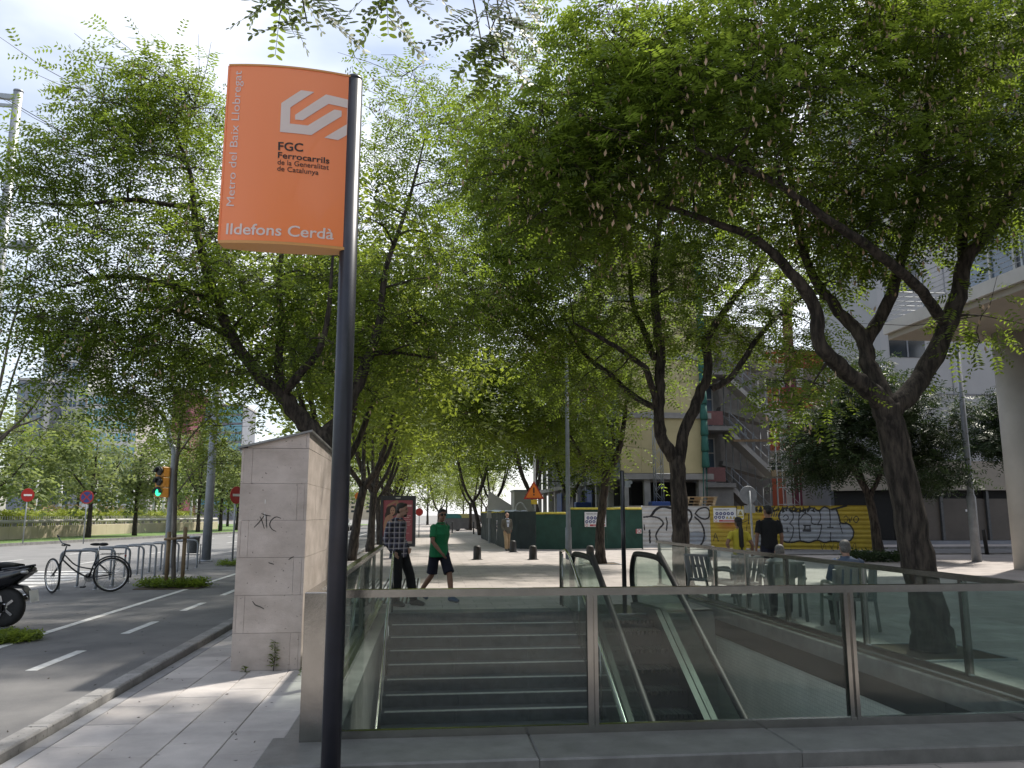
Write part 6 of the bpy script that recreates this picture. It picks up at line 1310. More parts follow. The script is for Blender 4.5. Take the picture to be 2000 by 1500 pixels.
for k in range(4):       # flights down to the right, returns behind
    z = 3.35 + 3.4 * k
    b = MB(); b.prism([(1.5, z), (1.5, z - .35), (TW - 1.3, z - 2.95), (TW - .1, z - 2.95), (TW - .1, z - 2.7), (TW - 1.2, z - 2.7)], 'y', 0.1, 1.3); b.build('stair_flight', 'concrete_light', tw)
    b = MB(); b.prism([(1.5, z + .45), (1.5, z + .15), (TW - 1.2, z - 2.75 + 3.4 - .7), (TW - .3, z + .1 - 2.7 + 2.6), (TW - 1.2, z + .25)], 'y', 1.5, 2.6)
    b = MB(); b.obox((TW - 1.2, 2.0, z - 2.8), (1.5, 2.0, z - 3.4 + 2.2 - .8), 1.1, .28); b.build('stair_flight', 'concrete', tw)
    for s_ in (0.1, 1.3):
        b = MB()
        for h_ in (.5, 1.0): b.tube([(1.5, s_, z + h_), (TW - 1.2, s_, z - 2.7 + h_), (TW - .1, s_, z - 2.7 + h_)], .025, 5)
        for f_ in np.linspace(0, 1, 7): x_ = 1.5 + (TW - 2.7) * f_; zz = z - 2.7 * f_; b.tube([(x_, s_, zz), (x_, s_, zz + 1.0)], .022, 5)
        b.build('hand_rail', 'galvanised', tw)
for i in range(9):
    x_ = 1.7 + (TW - 1.9) * i / 8
    for z0_, z1_ in ((0.0, 3.3), (3.4, 6.7), (6.8, 10.1), (10.2, 13.4)): b = MB(); y_ = 1.42 + .05 * (i % 2); b.tube([(x_, y_, z0_), (x_ + .02, y_, z1_)], .035, 6); b.build('prop', 'galvanised', tw)
b = MB(); b.box(TW + .1, TW + .55, .6, 1.05, 0, 15); b.build('column', 'wall_maroon', tw)
b = MB(); b.obox((TW - 1.6, .0, 4.05), (TW + .8, .0, 4.15), .12, .4); b.build('timber_beam', 'pallet_wood', tw); b = MB(); b.obox((1.6, -.1, 6.0), (TW, -.1, 6.05), .08, .14); b.build('timber_beam', 'wood_stake', tw)
# scaffold beside tower
sf = thing('scaffold', 'pale scaffold frame beside the stair tower', 'scaffold', (sx1 - 1.3, SY - .8, 0))
for x_ in (0, 1.0):
    for y_ in (0, .7): b = MB(); b.tube([(x_, y_, 0), (x_, y_, 6.5)], .028, 6); b.build('standard', 'wall_white', sf)
for z_ in (2.2, 3.2, 4.2, 5.2, 6.2):
    for a_, c_ in (((0, 0, z_), (1, 0, z_)), ((0, .7, z_), (1, .7, z_)), ((0, -.03, z_), (1, -.03, z_ - 1))): b = MB(); b.tube([a_, c_], .02, 5); b.build('ledger', 'wall_white', sf)
# site cabins and sheeting behind the dark fence
q = AY(975, 990, 46); cbx = thing('site_shelter', 'pale tarpaulin shelter behind the corner of the dark fence', 'shelter', (q.x, 46, 0))
b = MB(); b.prism([(-.7, 1.4), (.6, 1.4), (.75, 2.1), (-.6, 2.95)], 'y', 0, .25); b.build('panel', 'concrete_light', cbx)
b = MB(); b.tube(smooth_path([(.9, 0, 1.5), (1.0, 0, 2.1), (1.3, 0, 2.25), (1.6, 0, 1.8), (1.7, 0, 1.5)], 4), .05, 6); b.build('hoop', 'wall_white', cbx)
b = MB(); b.box(-.6, -.5, 0.02, .2, 0, 1.4); b.box(.4, .5, 0.02, .2, 0, 1.4); b.build('leg', 'galvanised', cbx)
q = AY(1015, 990, 47); c2 = thing('site_cabin', 'small pale cabin standing behind the dark fence', 'cabin', (q.x + .2, 49, 0)); b = MB(); b.box(-.3, 1.0, 0, 2, 0, 3.0); b.build('body', 'concrete_light', c2); b = MB(); b.box(-.35, 1.05, -.05, 2.05, 3.0, 3.1); b.build('roof', 'galvanised', c2)
q = AY(990, 1000, 40); ps = thing('plastic_sheet', 'crumpled translucent sheeting lying over the dark fence', 'sheet', (q.x, 40, 1.74))
b = MB(); r_ = np.random.default_rng(9); vs = [(-1.0 + 2.0 * i / 10, -.4 + .8 * j / 5, .12 * r_.uniform(-.2, 1) * (1 - abs(j - 2.5) / 4)) for i in range(11) for j in range(6)]; b._add(vs, [(i * 6 + j, i * 6 + j + 6, i * 6 + j + 7, i * 6 + j + 1) for i in range(10) for j in range(5)], True); b.build('sheeting', 'plastic_sheet', ps)

# ================================================================== buildings on the right
# terracotta building
RY = 62; rx0, rx1 = AY(1500, 900, RY).x, AY(1650, 900, RY).x
rb = thing('red_building', 'terracotta and white apartment building behind the stair tower', 'building', (rx0, RY, 0)); RWd = rx1 - rx0
zb = [0, 4.7, 8.0, 11.3, 14.6]
for k in range(4):
    z = zb[k]; b = MB(); b.box(0, RWd, 0, 12, z, z + 1.7 if k == 0 else z + .05); b.build('wall_band', 'wall_cream', rb)
    b = MB(); b.box(0, RWd, -.02, 12, z + 1.7 if k == 0 else z + .05, zb[k] + 3.05 if k else 4.7); b.build('wall_band', 'wall_red', rb)
for k, z in enumerate((5.0, 8.4, 11.8)):
    b = MB(); b.box(0.0, RWd, -.06, -.025, z + .1, z + 1.7); b.build('white_band', 'wall_white', rb)
    for j in range(4):
        w_ = thing('window', None, None); w_.parent = rb; w_.location = (.6 + RWd * j / 4, -.07, z + .9)
        b = MB(); b.box(-.5, .5, -.02, .0, -.8, .8); b.build('pane', 'window_dark', w_); b = MB(); b.box(-.5, .5, -.05, -.022, -.2, .8); b.build('shutter', 'wall_beige', w_)
b = MB(); b.box(-.1, RWd + .1, -.1, 12.1, 14.6, 15.0); b.build('roof', 'wall_red', rb)
# grey corner annex
q0, q1 = AY(1621, 950, 46), AY(1682, 950, 46); ga = thing('grey_annex', 'low slate grey annex between red building and pale building', 'building', (q0.x, 46, 0))
for k in range(9): b = MB(); b.box(0, q1.x - q0.x, 0, 6, k * .44, k * .44 + .435); b.build('cladding_board', 'wall_grey', ga)
b = MB(); b.box(-.05, q1.x - q0.x + .05, -.05, 6.05, 3.96, 4.05); b.build('roof', 'zinc', ga)
# pale building with dark shop floor
WY = 39.0; wx0 = AY(1668, 1000, WY).x; wb = thing('pale_building', 'pale grey building with closed brown shopfront behind the lamp post', 'building', (wx0, WY, 0)); LW = 34
CH = 2.1     # chamfered corner
b = MB(); b.prism([(0, 2.2), (CH, 0), (LW, 0), (LW, 25), (14.5, 25)], 'z', 2.85, 4.35); b.build('beige_band', 'wall_beige', wb)
b = MB(); b.prism([(0.03, 2.22), (CH + .02, 0.03), (LW, .03), (LW, 24.9), (14.53, 24.9)], 'z', 4.352, 26); b.build('upper_wall', 'wall_pale', wb)
b = MB(); b.prism([(.25, 2.4), (CH + .15, .35), (LW, .35), (LW, 24.8), (14.75, 24.8)], 'z', 0.3, 2.848); b.build('shop_wall', 'dark_void', wb)
b = MB(); b.prism([(.0, 2.2), (CH, 0.0), (LW, 0), (LW, 25), (14.5, 25)], 'z', -.1, .28); b.build('base_course', 'wall_grey', wb)
for k in range(12):
    x = CH + .3 + k * 2.55; b = MB(); b.box(x, x + 2.38, .22, .34, .30, 2.42); sh = b.build('roller_shutter', 'shutter_brown', wb)
    b = MB(); b.box(x + 2.39, x + 2.53, .1, .34, .29, 2.84); b.build('pilaster', 'granite_dark', wb)
b = MB(); b.box(10.2 - 4.0, 10.42 - 4.0, .21, .218, 1.75, 1.86); b.build('paper_note', 'sign_white', wb)
b = MB(); b.box(CH, LW, -.01, .028, 7.85, 7.89); b.build('joint_line', 'wall_grey', wb)
for x in (6.0, 12.0, 18.0): b = MB(); b.box(x, x + .04, .0, .028, 4.4, 25.9); b.build('joint_line', 'wall_grey', wb)
for k, (x, zz) in enumerate([(x_, z_) for z_ in (10.6, 14.2, 17.8) for x_ in (3.6, 9.5, 13.5)]):
    w_ = thing('window', None, None); w_.parent = wb; w_.location = (x, .03, zz); b = MB(); b.box(-1.0, 1.0, -.02, .02, -.8, .8); b.build('pane', 'window_dark', w_); b = MB(); b.box(-.04, .04, -.05, -.022, -.8, .8); b.build('frame', 'wall_grey', w_)
sheet('side_road', 'asphalt', [(14.0, 80, 31.2, 36.2)], 0.004)
sheet('shop_pavement', 'plaza', [(16.0, 80, 36.2, 39.0)], 0.10)
b = MB(); b.box(15.9, 80, 36.0, 36.2, -.1, .11); b.box(14, 80, 31.0, 31.2, -.1, .06); tag(b.build('side_road_kerb', 'kerb'), kind='structure')
# building with overhanging upper floors on the right
OX, OY1 = 14.5, 23.7
ob = thing('overhang_building', 'building with balconies overhanging on a round column at the right edge', 'building', (OX, OY1, 0))
b = MB(); b.box(0.12, 22, -36, -.06, 7.12, 7.3); b.build('soffit', 'wall_beige', ob)
for z in (7.30, 10.7, 14.1): b = MB(); b.box(0, 22, -36, 0, z + .002, z + .36); b.build('floor_slab', 'concrete_light', ob)
b = MB(); b.box(2.2, 22, -36, -1.2, 7.67, 17.0); b.build('upper_wall', 'wall_grey', ob)
b = MB(); b.box(-.2, 22.2, -36.2, .2, 17.4, 17.8); b.build('roof', 'concrete', ob)
b = MB(); b.box(9, 22, -36, -8, 0, 7.12); b.build('lower_wall', 'wall_beige', ob)
for z in (7.67, 11.07, 14.47):
    for k in range(14):
        y = -1.3 - k * 2.2; w_ = thing('window', None, None); w_.parent = ob; w_.location = (2.18, y - 1.0, z + 1.45)
        b = MB(); b.box(-.03, .03, -.95, .95, -1.35, 1.35); b.build('pane', 'window_blue', w_)
        b = MB(); b.box(-.09, -.032, -1.05, -.96, -1.4, 1.4); b.box(-.09, -.032, -.04, .04, -1.4, 1.4); b.box(-.09, -.032, -.96, .96, 1.3, 1.4); b.build('frame', 'wall_white', w_)
    t_ = thing('balcony_railing', None, None); t_.parent = ob; t_.location = (.08, 0, z)
    for k in range(16): b = MB(); b.box(-.025, .025, -.1 - k * 2.0, -.04 - k * 2.0, 0, 1.05); b.build('baluster_post', 'galvanised', t_)
    for h_ in (.15, .3, .45, .6, .75, .9, 1.05): b = MB(); b.tube([(0, -.05, h_), (0, -34, h_)], .012 if h_ < 1 else .025, 5); b.build('rail_wire', 'galvanised', t_)
    for h_ in (.15, .3, .45, .6, .75, .9, 1.05): b = MB(); b.tube([(0, -.05, h_), (2.2, -.05, h_)], .012 if h_ < 1 else .025, 5); b.build('rail_wire', 'galvanised', t_)
cpos = G(2021, 1113); b = MB(); b.tube([(cpos.x - OX, cpos.y - OY1, 0), (cpos.x - OX, cpos.y - OY1, 7.12)], .52, 32); b.build('round_column', 'concrete_light', ob)
for y in (-9, -18): b = MB(); b.tube([(cpos.x - OX, y, 0), (cpos.x - OX, y, 7.12)], .52, 32); b.build('round_column', 'concrete_light', ob)
b = MB(); q = AX(1979, 1009, cpos.x - .5); 
# ================================================================== street furniture, right
def bollard(label, px, py, k=1.0):
    t = thing('bollard', label, 'bollard', G(px, py), group='short iron bollards on the plaza'); 
    b = MB(); b.lathe([(.17, 0), (.17, .02), (.145, .04), (.14, .38), (.135, .44), (.10, .49), (.02, .505)], 20); b.build('body', 'iron_bollard', t)
    b = MB(); b.lathe([(.21, 0.0), (.21, .012)], 20); b.build('base_plate', 'iron_bollard', t); return t
bollard('short dark bollard on the plaza, leftmost, left of the man in blazer', 932, 1093); bollard('short dark bollard on the plaza below the triangular warning sign', 1041, 1093)
bollard('short dark bollard right behind the man in blazer', 1002, 1078.5); bollard('short dark bollard behind the top of the escalator handrail', 1153, 1093); bollard('short dark bollard behind the woman in yellow by the glass railing', 1391, 1094)
wg = G(1043, 1072); t = thing('warning_sign', 'orange triangular roadworks warning sign on a pale post', 'sign', wg); zc = AY(1043, 962, wg.y).z
b = MB(); b.tube([(.05, .04, 0), (.05, .04, 4.6)], .055, 10); b.build('post', 'concrete_light', t)
tri = lambda s: [(-s, zc - s * .62), (s, zc - s * .62), (0, zc + s * 1.1)]
b = MB(); b.prism(tri(.50), 'y', -.03, -.018); b.build('red_border', 'sign_red', t); b = MB(); b.prism(tri(.40), 'y', -.038, -.0305); b.build('orange_field', 'sign_orange', t)
b = MB(); b.box(-.035, .035, -.044, -.0385, zc - .02, zc + .24); b.box(-.035, .035, -.044, -.0385, zc - .14, zc - .07); b.build('exclamation_mark', 'print_black', t)
b = MB(); b.box(-.14, .16, -.03, -.02, zc - .56, zc - .34); b.build('sub_plate', 'sign_yellow', t)
lg = G(1111, 1112); t = thing('lamp_post', 'slim pale grey lamp post beside the escalator top', 'street lamp', lg)
b = MB(); b.tube([(0, 0, 0), (0, 0, 1.2), (0, 0, 1.25), (0, 0, 7.5)], [.10, .095, .07, .055], 12); b.build('mast', 'pole_grey', t); b = MB(); b.tube([(0, 0, 7.4), (.9, 0, 7.7)], .03, 6); b.build('arm', 'galvanised', t); loft([(.7, 0, 7.7, .05, .03), (1.0, 0, 7.72, .14, .06), (1.4, 0, 7.7, .06, .03)]).build('lamp_head', 'pole_grey', t)
bgp = G(1220, 1184); t = thing('sign_post', 'slim black post with a small camera like sign beside the escalator', 'post', (bgp.x + .09, bgp.y + .35, 0)); zt_ = AY(1217, 921, bgp.y + .35).z
b = MB(); b.tube([(0, 0, 0), (0, 0, zt_)], .042, 14); b.lathe([(.042, zt_), (.03, zt_ + .02), (.003, zt_ + .025)], 14); b.build('post', 'black_metal', t)
b = MB(); b.box(.04, .15, -.03, .03, zt_ - .29, zt_ - .17); b.build('sign_plate', 'galvanised', t); b = MB(); b.lathe([(.035, -.04), (.035, .04)], 12, (.15, 0, zt_ - .2), 'y'); b.build('end_cap', 'galvanised', t)
rs_ = G(1469, 1096); t = thing('traffic_sign', 'round road sign seen from behind in front of the yellow fence', 'sign', rs_); zc = AY(1465, 967, rs_.y).z
b = MB(); b.tube([(.05, -.05, 0), (.0, -.05, zc + .15)], .04, 10); b.build('post', 'galvanised', t)
b = MB(); b.lathe([(.31, -.01), (.32, 0), (.31, .01)], 28, (-.03, 0, zc), 'y'); b.build('disc_back', 'pole_grey', t); b = MB(); b.box(-.20, .20, -.01, .01, zc - .62, zc - .36); b.build('sub_plate', 'galvanised', t)
lg = G(1908, 1097); t = thing('street_lamp', 'tall grey street lamp before the pale building on the right', 'street lamp', lg); hz = AY(1876, 672, lg.y).z
b = MB(); b.tube([(0, 0, 0), (0, 0, 2.2), (0, 0, 2.3), (0, 0, hz)], [.16, .15, .11, .08], 14); b.build('mast', 'pole_grey', t)
b = MB(); b.tube([(0, 0, hz - .3), (-.35, -.1, hz - .42)], .03, 6); b.build('arm', 'pole_grey', t); loft([(-.75, -.12, hz - .5, .05, .03), (-.55, -.12, hz - .46, .12, .08), (-.3, -.1, hz - .43, .08, .05)]).build('lamp_head', 'pole_grey', t)
p = G(1928, 1083); t = thing('slim_bollard', 'thin dark bollard leaning slightly beside the right street lamp', 'bollard', p); b = MB(); b.lathe([(.075, 0), (.075, .95), (.06, 1.0), (.01, 1.01)], 12); b.build('post', 'iron_bollard', t); t.rotation_euler = (0, R(-3), 0); b = MB(); b.lathe([(.11, 0), (.11, .015)], 12); b.build('base_plate', 'iron_bollard', t)
p = G(1757, 1081); t = thing('slim_bollard', 'thin dark bollard just left of the leaning trunk', 'bollard', p); b = MB(); b.lathe([(.075, 0), (.075, .95), (.06, 1.0), (.01, 1.01)], 12); b.build('post', 'iron_bollard', t); b = MB(); b.lathe([(.11, 0), (.11, .015)], 12); b.build('base_plate', 'iron_bollard', t)
# municipal chairs behind the railing
def chair(label, x, y, rz):
    t = thing('park_chair', label, 'chair', (x, y, 0), rz, 'pale park chairs by the glass railing')
    b = MB(); b.bbox(-.29, .29, -.27, .24, .40, .44, .01); b.build('seat', 'chair_grey', t)
    for q in range(5): b = MB(); x_ = -.22 + .11 * q; b.obox((x_, .25, .46), (x_, .36, .86), .07, .02, (0, 1, 0)); b.build('back_slat', 'chair_grey', t)
    b = MB(); b.obox((-.28, .362, .87), (.28, .362, .87), .03, .04); b.build('back_rail', 'chair_grey', t)
    for s in (-1, 1):
        b = MB(); b.tube(smooth_path([(s * .30, -.30, 0), (s * .30, -.25, .40), (s * .30, -.2, .60), (s * .30, -.1, .65), (s * .30, .15, .65), (s * .30, .28, .63)], 4), .025, 8); b.build('arm_leg', 'chair_grey', t)
        b = MB(); b.tube([(s * .28, .36, 0), (s * .28, .25, .42), (s * .28, .34, .84)], .025, 8); b.build('rear_leg', 'chair_grey', t)
    return t
# ================================================================== PEOPLE
def etube(b, pts, rx, ry, xd=(1, 0, 0), n=14):
    """tube of elliptical section; rx along xd, ry across"""
    pts = [Vector(p) for p in pts]; k = len(pts); vs = []; xd = Vector(xd)
    for i, p in enumerate(pts):
        d = (pts[min(i + 1, k - 1)] - pts[max(i - 1, 0)]).normalized(); x = (xd - d * xd.dot(d)).normalized(); y = d.cross(x)
        for j in range(n): a = 2 * math.pi * j / n; vs.append(p + x * rx[i] * math.cos(a) + y * ry[i] * math.sin(a))
    fs = [(i * n + j, i * n + (j + 1) % n, (i + 1) * n + (j + 1) % n, (i + 1) * n + j) for i in range(k - 1) for j in range(n)]
    b._add(vs, fs, True); o = len(b.v) - len(vs); b.f += [[o + j for j in range(n)][::-1], [o + (k - 1) * n + j for j in range(n)]]; b.sm += [True, True]
def remesh(b, name, vox, m, parent, sm=4):
    me = b.mesh('tmp'); o = bpy.data.objects.new('tmp', me); col.objects.link(o)
    md = o.modifiers.new('r', 'REMESH'); md.mode = 'VOXEL'; md.voxel_size = vox; md.use_smooth_shade = True
    s = o.modifiers.new('s', 'SMOOTH'); s.iterations = sm; s.factor = 0.5
    dg = bpy.context.evaluated_depsgraph_get(); out = bpy.data.meshes.new_from_object(o.evaluated_get(dg)); bpy.data.objects.remove(o); bpy.data.meshes.remove(me)
    out.name = name; out.materials.clear(); out.polygons.foreach_set('use_smooth', [True] * len(out.polygons)); return link(name, out, m, parent)
def lerp(a, c, t): return Vector(a) + (Vector(c) - Vector(a)) * t
BASE = dict(pel=(0, 0, .95), waist=(0, 0, 1.10), chest=(0, -.01, 1.29), sh=(0, 0, 1.42), neck=(0, -.01, 1.50), head=(0, -.025, 1.635),
            shL=(.185, 0, 1.41), shR=(-.185, 0, 1.41), elL=(.24, .02, 1.13), elR=(-.24, .02, 1.13), wrL=(.25, -.05, .90), wrR=(-.25, -.05, .90),
            hiL=(.09, 0, .92), hiR=(-.09, 0, .92), knL=(.10, -.02, .50), knR=(-.10, -.02, .50), anL=(.10, .02, .08), anR=(-.10, .02, .08), toL=(.12, -.17, .03), toR=(-.12, -.17, .03), look=(0, -1, 0))
def hand(b, wr, el, sgn, curl=0.35):
    wr = Vector(wr); d = (wr - Vector(el)).normalized(); x = Vector((sgn * 0.2, -1, 0.1)); x = (x - d * x.dot(d)).normalized(); nrm = d.cross(x)
    pc = wr + d * .045; etube(b, [wr, wr + d * .03, wr + d * .085], [.026, .040, .038], [.017, .015, .013], x)
    for i, (o, l) in enumerate(((-.030, .060), (-.010, .072), (.010, .076), (.029, .066))):
        p0 = wr + d * .075 - x * o; dd = (d + nrm * sgn * curl * .4).normalized(); p1 = p0 + dd * l * .5; dd2 = (d + nrm * sgn * curl * 1.4).normalized(); b.tube([p0, p1, p1 + dd2 * l * .5], [.0095, .009, .0075], 7)
    p0 = wr + d * .025 + x * .03; b.tube([p0, p0 + (d * .6 + x * .7).normalized() * .035, p0 + (d * .9 + x * .35).normalized() * .065], [.012, .011, .008], 7)
def person(label, loc, rz, pose, H, skin, top, bottom, shoes, hair, sleeve=1.0, legs=1.0, vox=.011, topz=0.0, hem=.06, extra=None, jacket=None, bulk=1.0, sole=None):
    J = {k: Vector(v) for k, v in {**BASE, **pose}.items()}; s = H / 1.755
    t = thing('person', label, 'person', loc, rz); t.scale = (s, s, s)
    spine = [J['pel'] + Vector((0, 0, -.06)), J['pel'], J['waist'], J['chest'], J['sh'], lerp(J['sh'], J['neck'], .6), J['neck'], lerp(J['neck'], J['head'], .5)]
    shd = (J['shL'] - J['shR']).normalized()
    k = bulk; RX = [.13 * k, .162 * k, .145 * k, .168 * k, .165, .08, .056, .054]; RY = [.095 * k, .112 * k, .102 * k, .118 * k, .085, .068, .055, .054]
    lk = J['look'].normalized(); side = lk.cross(Vector((0, 0, 1))).normalized(); hd = J['head']
    def legs_(b, r, f, ankle=True):
        for q in 'LR':
            h, kn, an = J['hi' + q], J['kn' + q], J['an' + q]; P = [h + Vector((0, 0, .02)), lerp(h, kn, .45), kn, lerp(kn, an, .35), an]; rr = [.088, .078, .056, .056, .040]
            if f < 1:     # shorts end above / around the knee
                tt = f * 2; e = lerp(h, kn, min(1, tt)); P = [h + Vector((0, 0, .02)), lerp(h, e, .5), e]; rr = [.092, .088, .080]
            b.tube(P, [a + r + (0.012 if r > .005 and i > 1 else 0) for i, a in enumerate(rr)], 12)
    b = MB(); etube(b, spine, RX, RY, shd)
    legs_(b, 0, 1)
    for q, sg_ in (('L', 1), ('R', -1)):
        b.tube([J['sh' + q], lerp(J['sh' + q], J['el' + q], .5), J['el' + q], lerp(J['el' + q], J['wr' + q], .4), J['wr' + q]], [.054, .047, .039, .038, .026], 12); b.ball(J['sh' + q], .056)
        hand(b, J['wr' + q], J['el' + q], sg_)
        an, to = J['an' + q], J['to' + q]; etube(b, [an + Vector((0, .05, -.03)), an + Vector((0, 0, -.015)), lerp(an, to, .6) + Vector((0, 0, -.01)), to], [.032, .04, .045, .03], [.03, .045, .03, .02], side if abs(side.z) < .5 else (1, 0, 0))
    def hb(c, r): b.ball(hd + lk * c[0] + side * c[1] + Vector((0, 0, c[2])), r)
    n_ = 14; hr = []
    # skull, jaw, chin, brow, nose, ears (axes follow the look direction)
    def oriented(bb, c, r):     # ellipsoid: r = (front, side, up)
        o = len(bb.v); bb.ball((0, 0, 0), 1.0, 16, 11)
        for i in range(o, len(bb.v)): v = bb.v[i]; bb.v[i] = tuple(hd + lk * (c[0] + v[0] * r[0]) + side * (c[1] + v[1] * r[1]) + Vector((0, 0, c[2] + v[2] * r[2])))
    oriented(b, (0, 0, .025), (.098, .076, .095)); oriented(b, (.022, 0, -.045), (.070, .060, .070)); oriented(b, (.052, 0, -.085), (.032, .030, .028)); oriented(b, (.072, 0, .028), (.022, .05, .012))
    oriented(b, (.100, 0, -.010), (.020, .013, .024)); oriented(b, (.092, 0, .008), (.014, .009, .028)); oriented(b, (.082, 0, -.052), (.014, .026, .010))
    for q in (-1, 1): oriented(b, (-.005, q * .079, -.005), (.022, .010, .032))
    remesh(b, 'body', vox * .85, skin, t, 2)
    # hair
    b = MB(); hs = hair.get('style', 'short')
    if hs == 'short': oriented(b, (-.012, 0, .055), (.098, .082, .082)); oriented(b, (-.045, 0, .01), (.066, .080, .075)); oriented(b, (.05, 0, .10), (.045, .06, .022))
    if hs == 'bald': oriented(b, (-.055, 0, -.005), (.055, .083, .045))
    if hs == 'grey': oriented(b, (-.012, 0, .045), (.100, .084, .088)); oriented(b, (-.045, 0, -.01), (.068, .083, .08))
    if hs == 'tail':
        oriented(b, (-.012, 0, .045), (.102, .086, .090)); oriented(b, (-.06, 0, -.02), (.05, .07, .08))
        hb_ = hd - lk * .10 + Vector((0, 0, .0)); b.tube(smooth_path([hb_, hb_ - lk * .03 + Vector((0, 0, -.12)), hb_ - lk * .05 + Vector((.01, 0, -.32)), hb_ - lk * .04 + Vector((.0, 0, -.52)), hb_ - lk * .03 + Vector((-.01, 0, -.62))], 4), [.04] * 5 + [.052] * 8 + [.02] * 4, 9)
    remesh(b, 'hair', .009, hair['m'], t, 1)
    if hair.get('beard'):
        b = MB(); oriented(b, (.058, 0, -.088), (.036, .040, .034)); oriented(b, (.088, 0, -.040), (.012, .030, .008)); remesh(b, 'beard', .007, hair['m'], t, 1)
    for q in (-1, 1):
        b = MB(); oriented(b, (.083, q * .030, .012), (.010, .014, .008)); b.build('eye', 'print_black', t); b = MB(); oriented(b, (.090, q * .030, .034), (.008, .022, .006)); b.build('eyebrow', hair['m'] if hair['m'] != 'hair_grey' else 'hair_grey', t)
    b = MB(); oriented(b, (.096, 0, -.052), (.004, .022, .004)); b.build('mouth', 'wall_maroon', t)
    if hair.get('glasses'):
        b = MB(); oriented(b, (.095, -.034, .010), (.008, .030, .020)); oriented(b, (.095, .034, .010), (.008, .030, .020)); oriented(b, (.098, 0, .016), (.006, .02, .006))
        for q in (-1, 1): b.tube([hd + lk * .09 + side * q * .062 + Vector((0, 0, .014)), hd + lk * .0 + side * q * .082 + Vector((0, 0, .012))], .004, 5)
        b.build('sunglasses', 'black_plastic', t)
    # trousers / shorts
    b = MB(); etube(b, [J['pel'] + Vector((0, 0, -.08)), J['pel'], lerp(J['pel'], J['waist'], .55)], [.145 * k, .172 * k, .160 * k], [.11 * k, .124 * k, .114 * k], shd); legs_(b, .016, legs); remesh(b, 'trousers' if legs >= 1 else 'shorts', vox, bottom, t, 3)
    # shirt
    def topmesh(r, sl, name, m, hm, openf=False):
        b = MB(); P = [lerp(J['waist'], J['pel'], 1.0) + Vector((0, 0, -hm)), J['pel'], J['waist'], J['chest'], J['sh'] + Vector((0, 0, .015)), lerp(J['sh'], J['neck'], .75)]
        etube(b, P, [.168 * k + r, .168 * k + r, .150 * k + r, .172 * k + r, .160 + r, .066 + r * .6], [.118 * k + r, .118 * k + r, .108 * k + r, .122 * k + r, .088 + r, .062 + r * .6], shd)
        for q in 'LR':
            a, c_, w_ = J['sh' + q], J['el' + q], J['wr' + q]; rr = .058 + r * .6
            Q = [a + (a - J['sh']) * -.1, a, lerp(a, c_, min(1, sl * 2) * .5), lerp(a, c_, min(1, sl * 2))]; R_ = [rr, rr, rr * .95, rr * (.98 if sl < .6 else .82)]
            if sl > .5: e = lerp(c_, w_, (sl - .5) * 2); Q += [lerp(c_, e, .5), e]; R_ += [.048 + r * .5, .040 + r * .5]
            b.tube(Q, R_, 12)
        return remesh(b, name, vox, m, t, 3)
    topmesh(topz, sleeve, 'shirt', top, hem)
    b = MB(); nk = lerp(J['sh'], J['neck'], .85); b.tube([nk + shd * math.cos(a) * .075 + Vector((0, 0, .0)) + shd.cross(Vector((0, 0, 1))) * math.sin(a) * .068 for a in np.linspace(0, 6.28, 16, endpoint=False)], .016, 6, closed=True); b.build('collar', top, t)
    if jacket:
        jm = topmesh(.022, 1.0, 'jacket', jacket, .16)
        b = MB(); f = shd.cross(Vector((0, 0, 1))); f = -f if f.y > 0 else f; c0 = J['waist'] + f * (.14 * k); c1 = J['sh'] + f * .125
        b.prism([(-.035, 0), (.035, 0), (.075, (c1 - c0).length), (-.075, (c1 - c0).length)], 'y', -.012, .012); o = b.build('shirt_front', top, t, c0 + f * .005, (math.atan2((c1 - c0).y, (c1 - c0).z) * -1, 0, 0))
    # shoes
    for q in 'LR':
        an, to = J['an' + q], J['to' + q]; b = MB(); d = (to - an); d.z = 0; d = d.normalized(); sd_ = d.cross(Vector((0, 0, 1)))
        hl = an - d * .07 + Vector((0, 0, -.035)); tp = an + d * .20 + (to - (an + d * .2)) * .3; tp.z = to.z
        etube(b, [hl, an - d * .03 + Vector((0, 0, -.02)), an + d * .06 + Vector((0, 0, -.025)), lerp(an, tp, .75) + Vector((0, 0, -.01)), tp], [.034, .045, .047, .052, .028], [.038, .058, .052, .040, .026], sd_); remesh(b, 'shoe', .009, shoes, t, 1)
    if extra: extra(t, J)
    return t
# man in plaid leaning back on the handrail
pp = G(806, 1183)
person('man in plaid shirt and black trousers leaning back against the stair handrail', (pp.x - .18, pp.y, 0), R(60),
  dict(pel=(0, .10, .96), waist=(0, .14, 1.10), chest=(0, .16, 1.29), sh=(0, .15, 1.42), neck=(0, .11, 1.50), head=(0, .05, 1.635), shL=(.18, .14, 1.41), shR=(-.18, .16, 1.41), elL=(.24, .18, 1.13), elR=(-.23, .23, 1.13), wrL=(.16, .03, .97), wrR=(-.20, .08, .92), hiL=(.09, .09, .93), hiR=(-.09, .09, .93), knL=(.13, -.06, .51), knR=(-.12, .04, .50), anL=(.14, -.14, .08), anR=(-.13, .06, .08), toL=(.17, -.33, .03), toR=(-.16, -.13, .03), look=(.25, -1, 0)),
  1.80, 'skin_light', 'cloth_plaid', 'cloth_black', 'shoe_dark', dict(m='hair_brown', beard=True), sleeve=1.0, topz=.022, hem=.14)
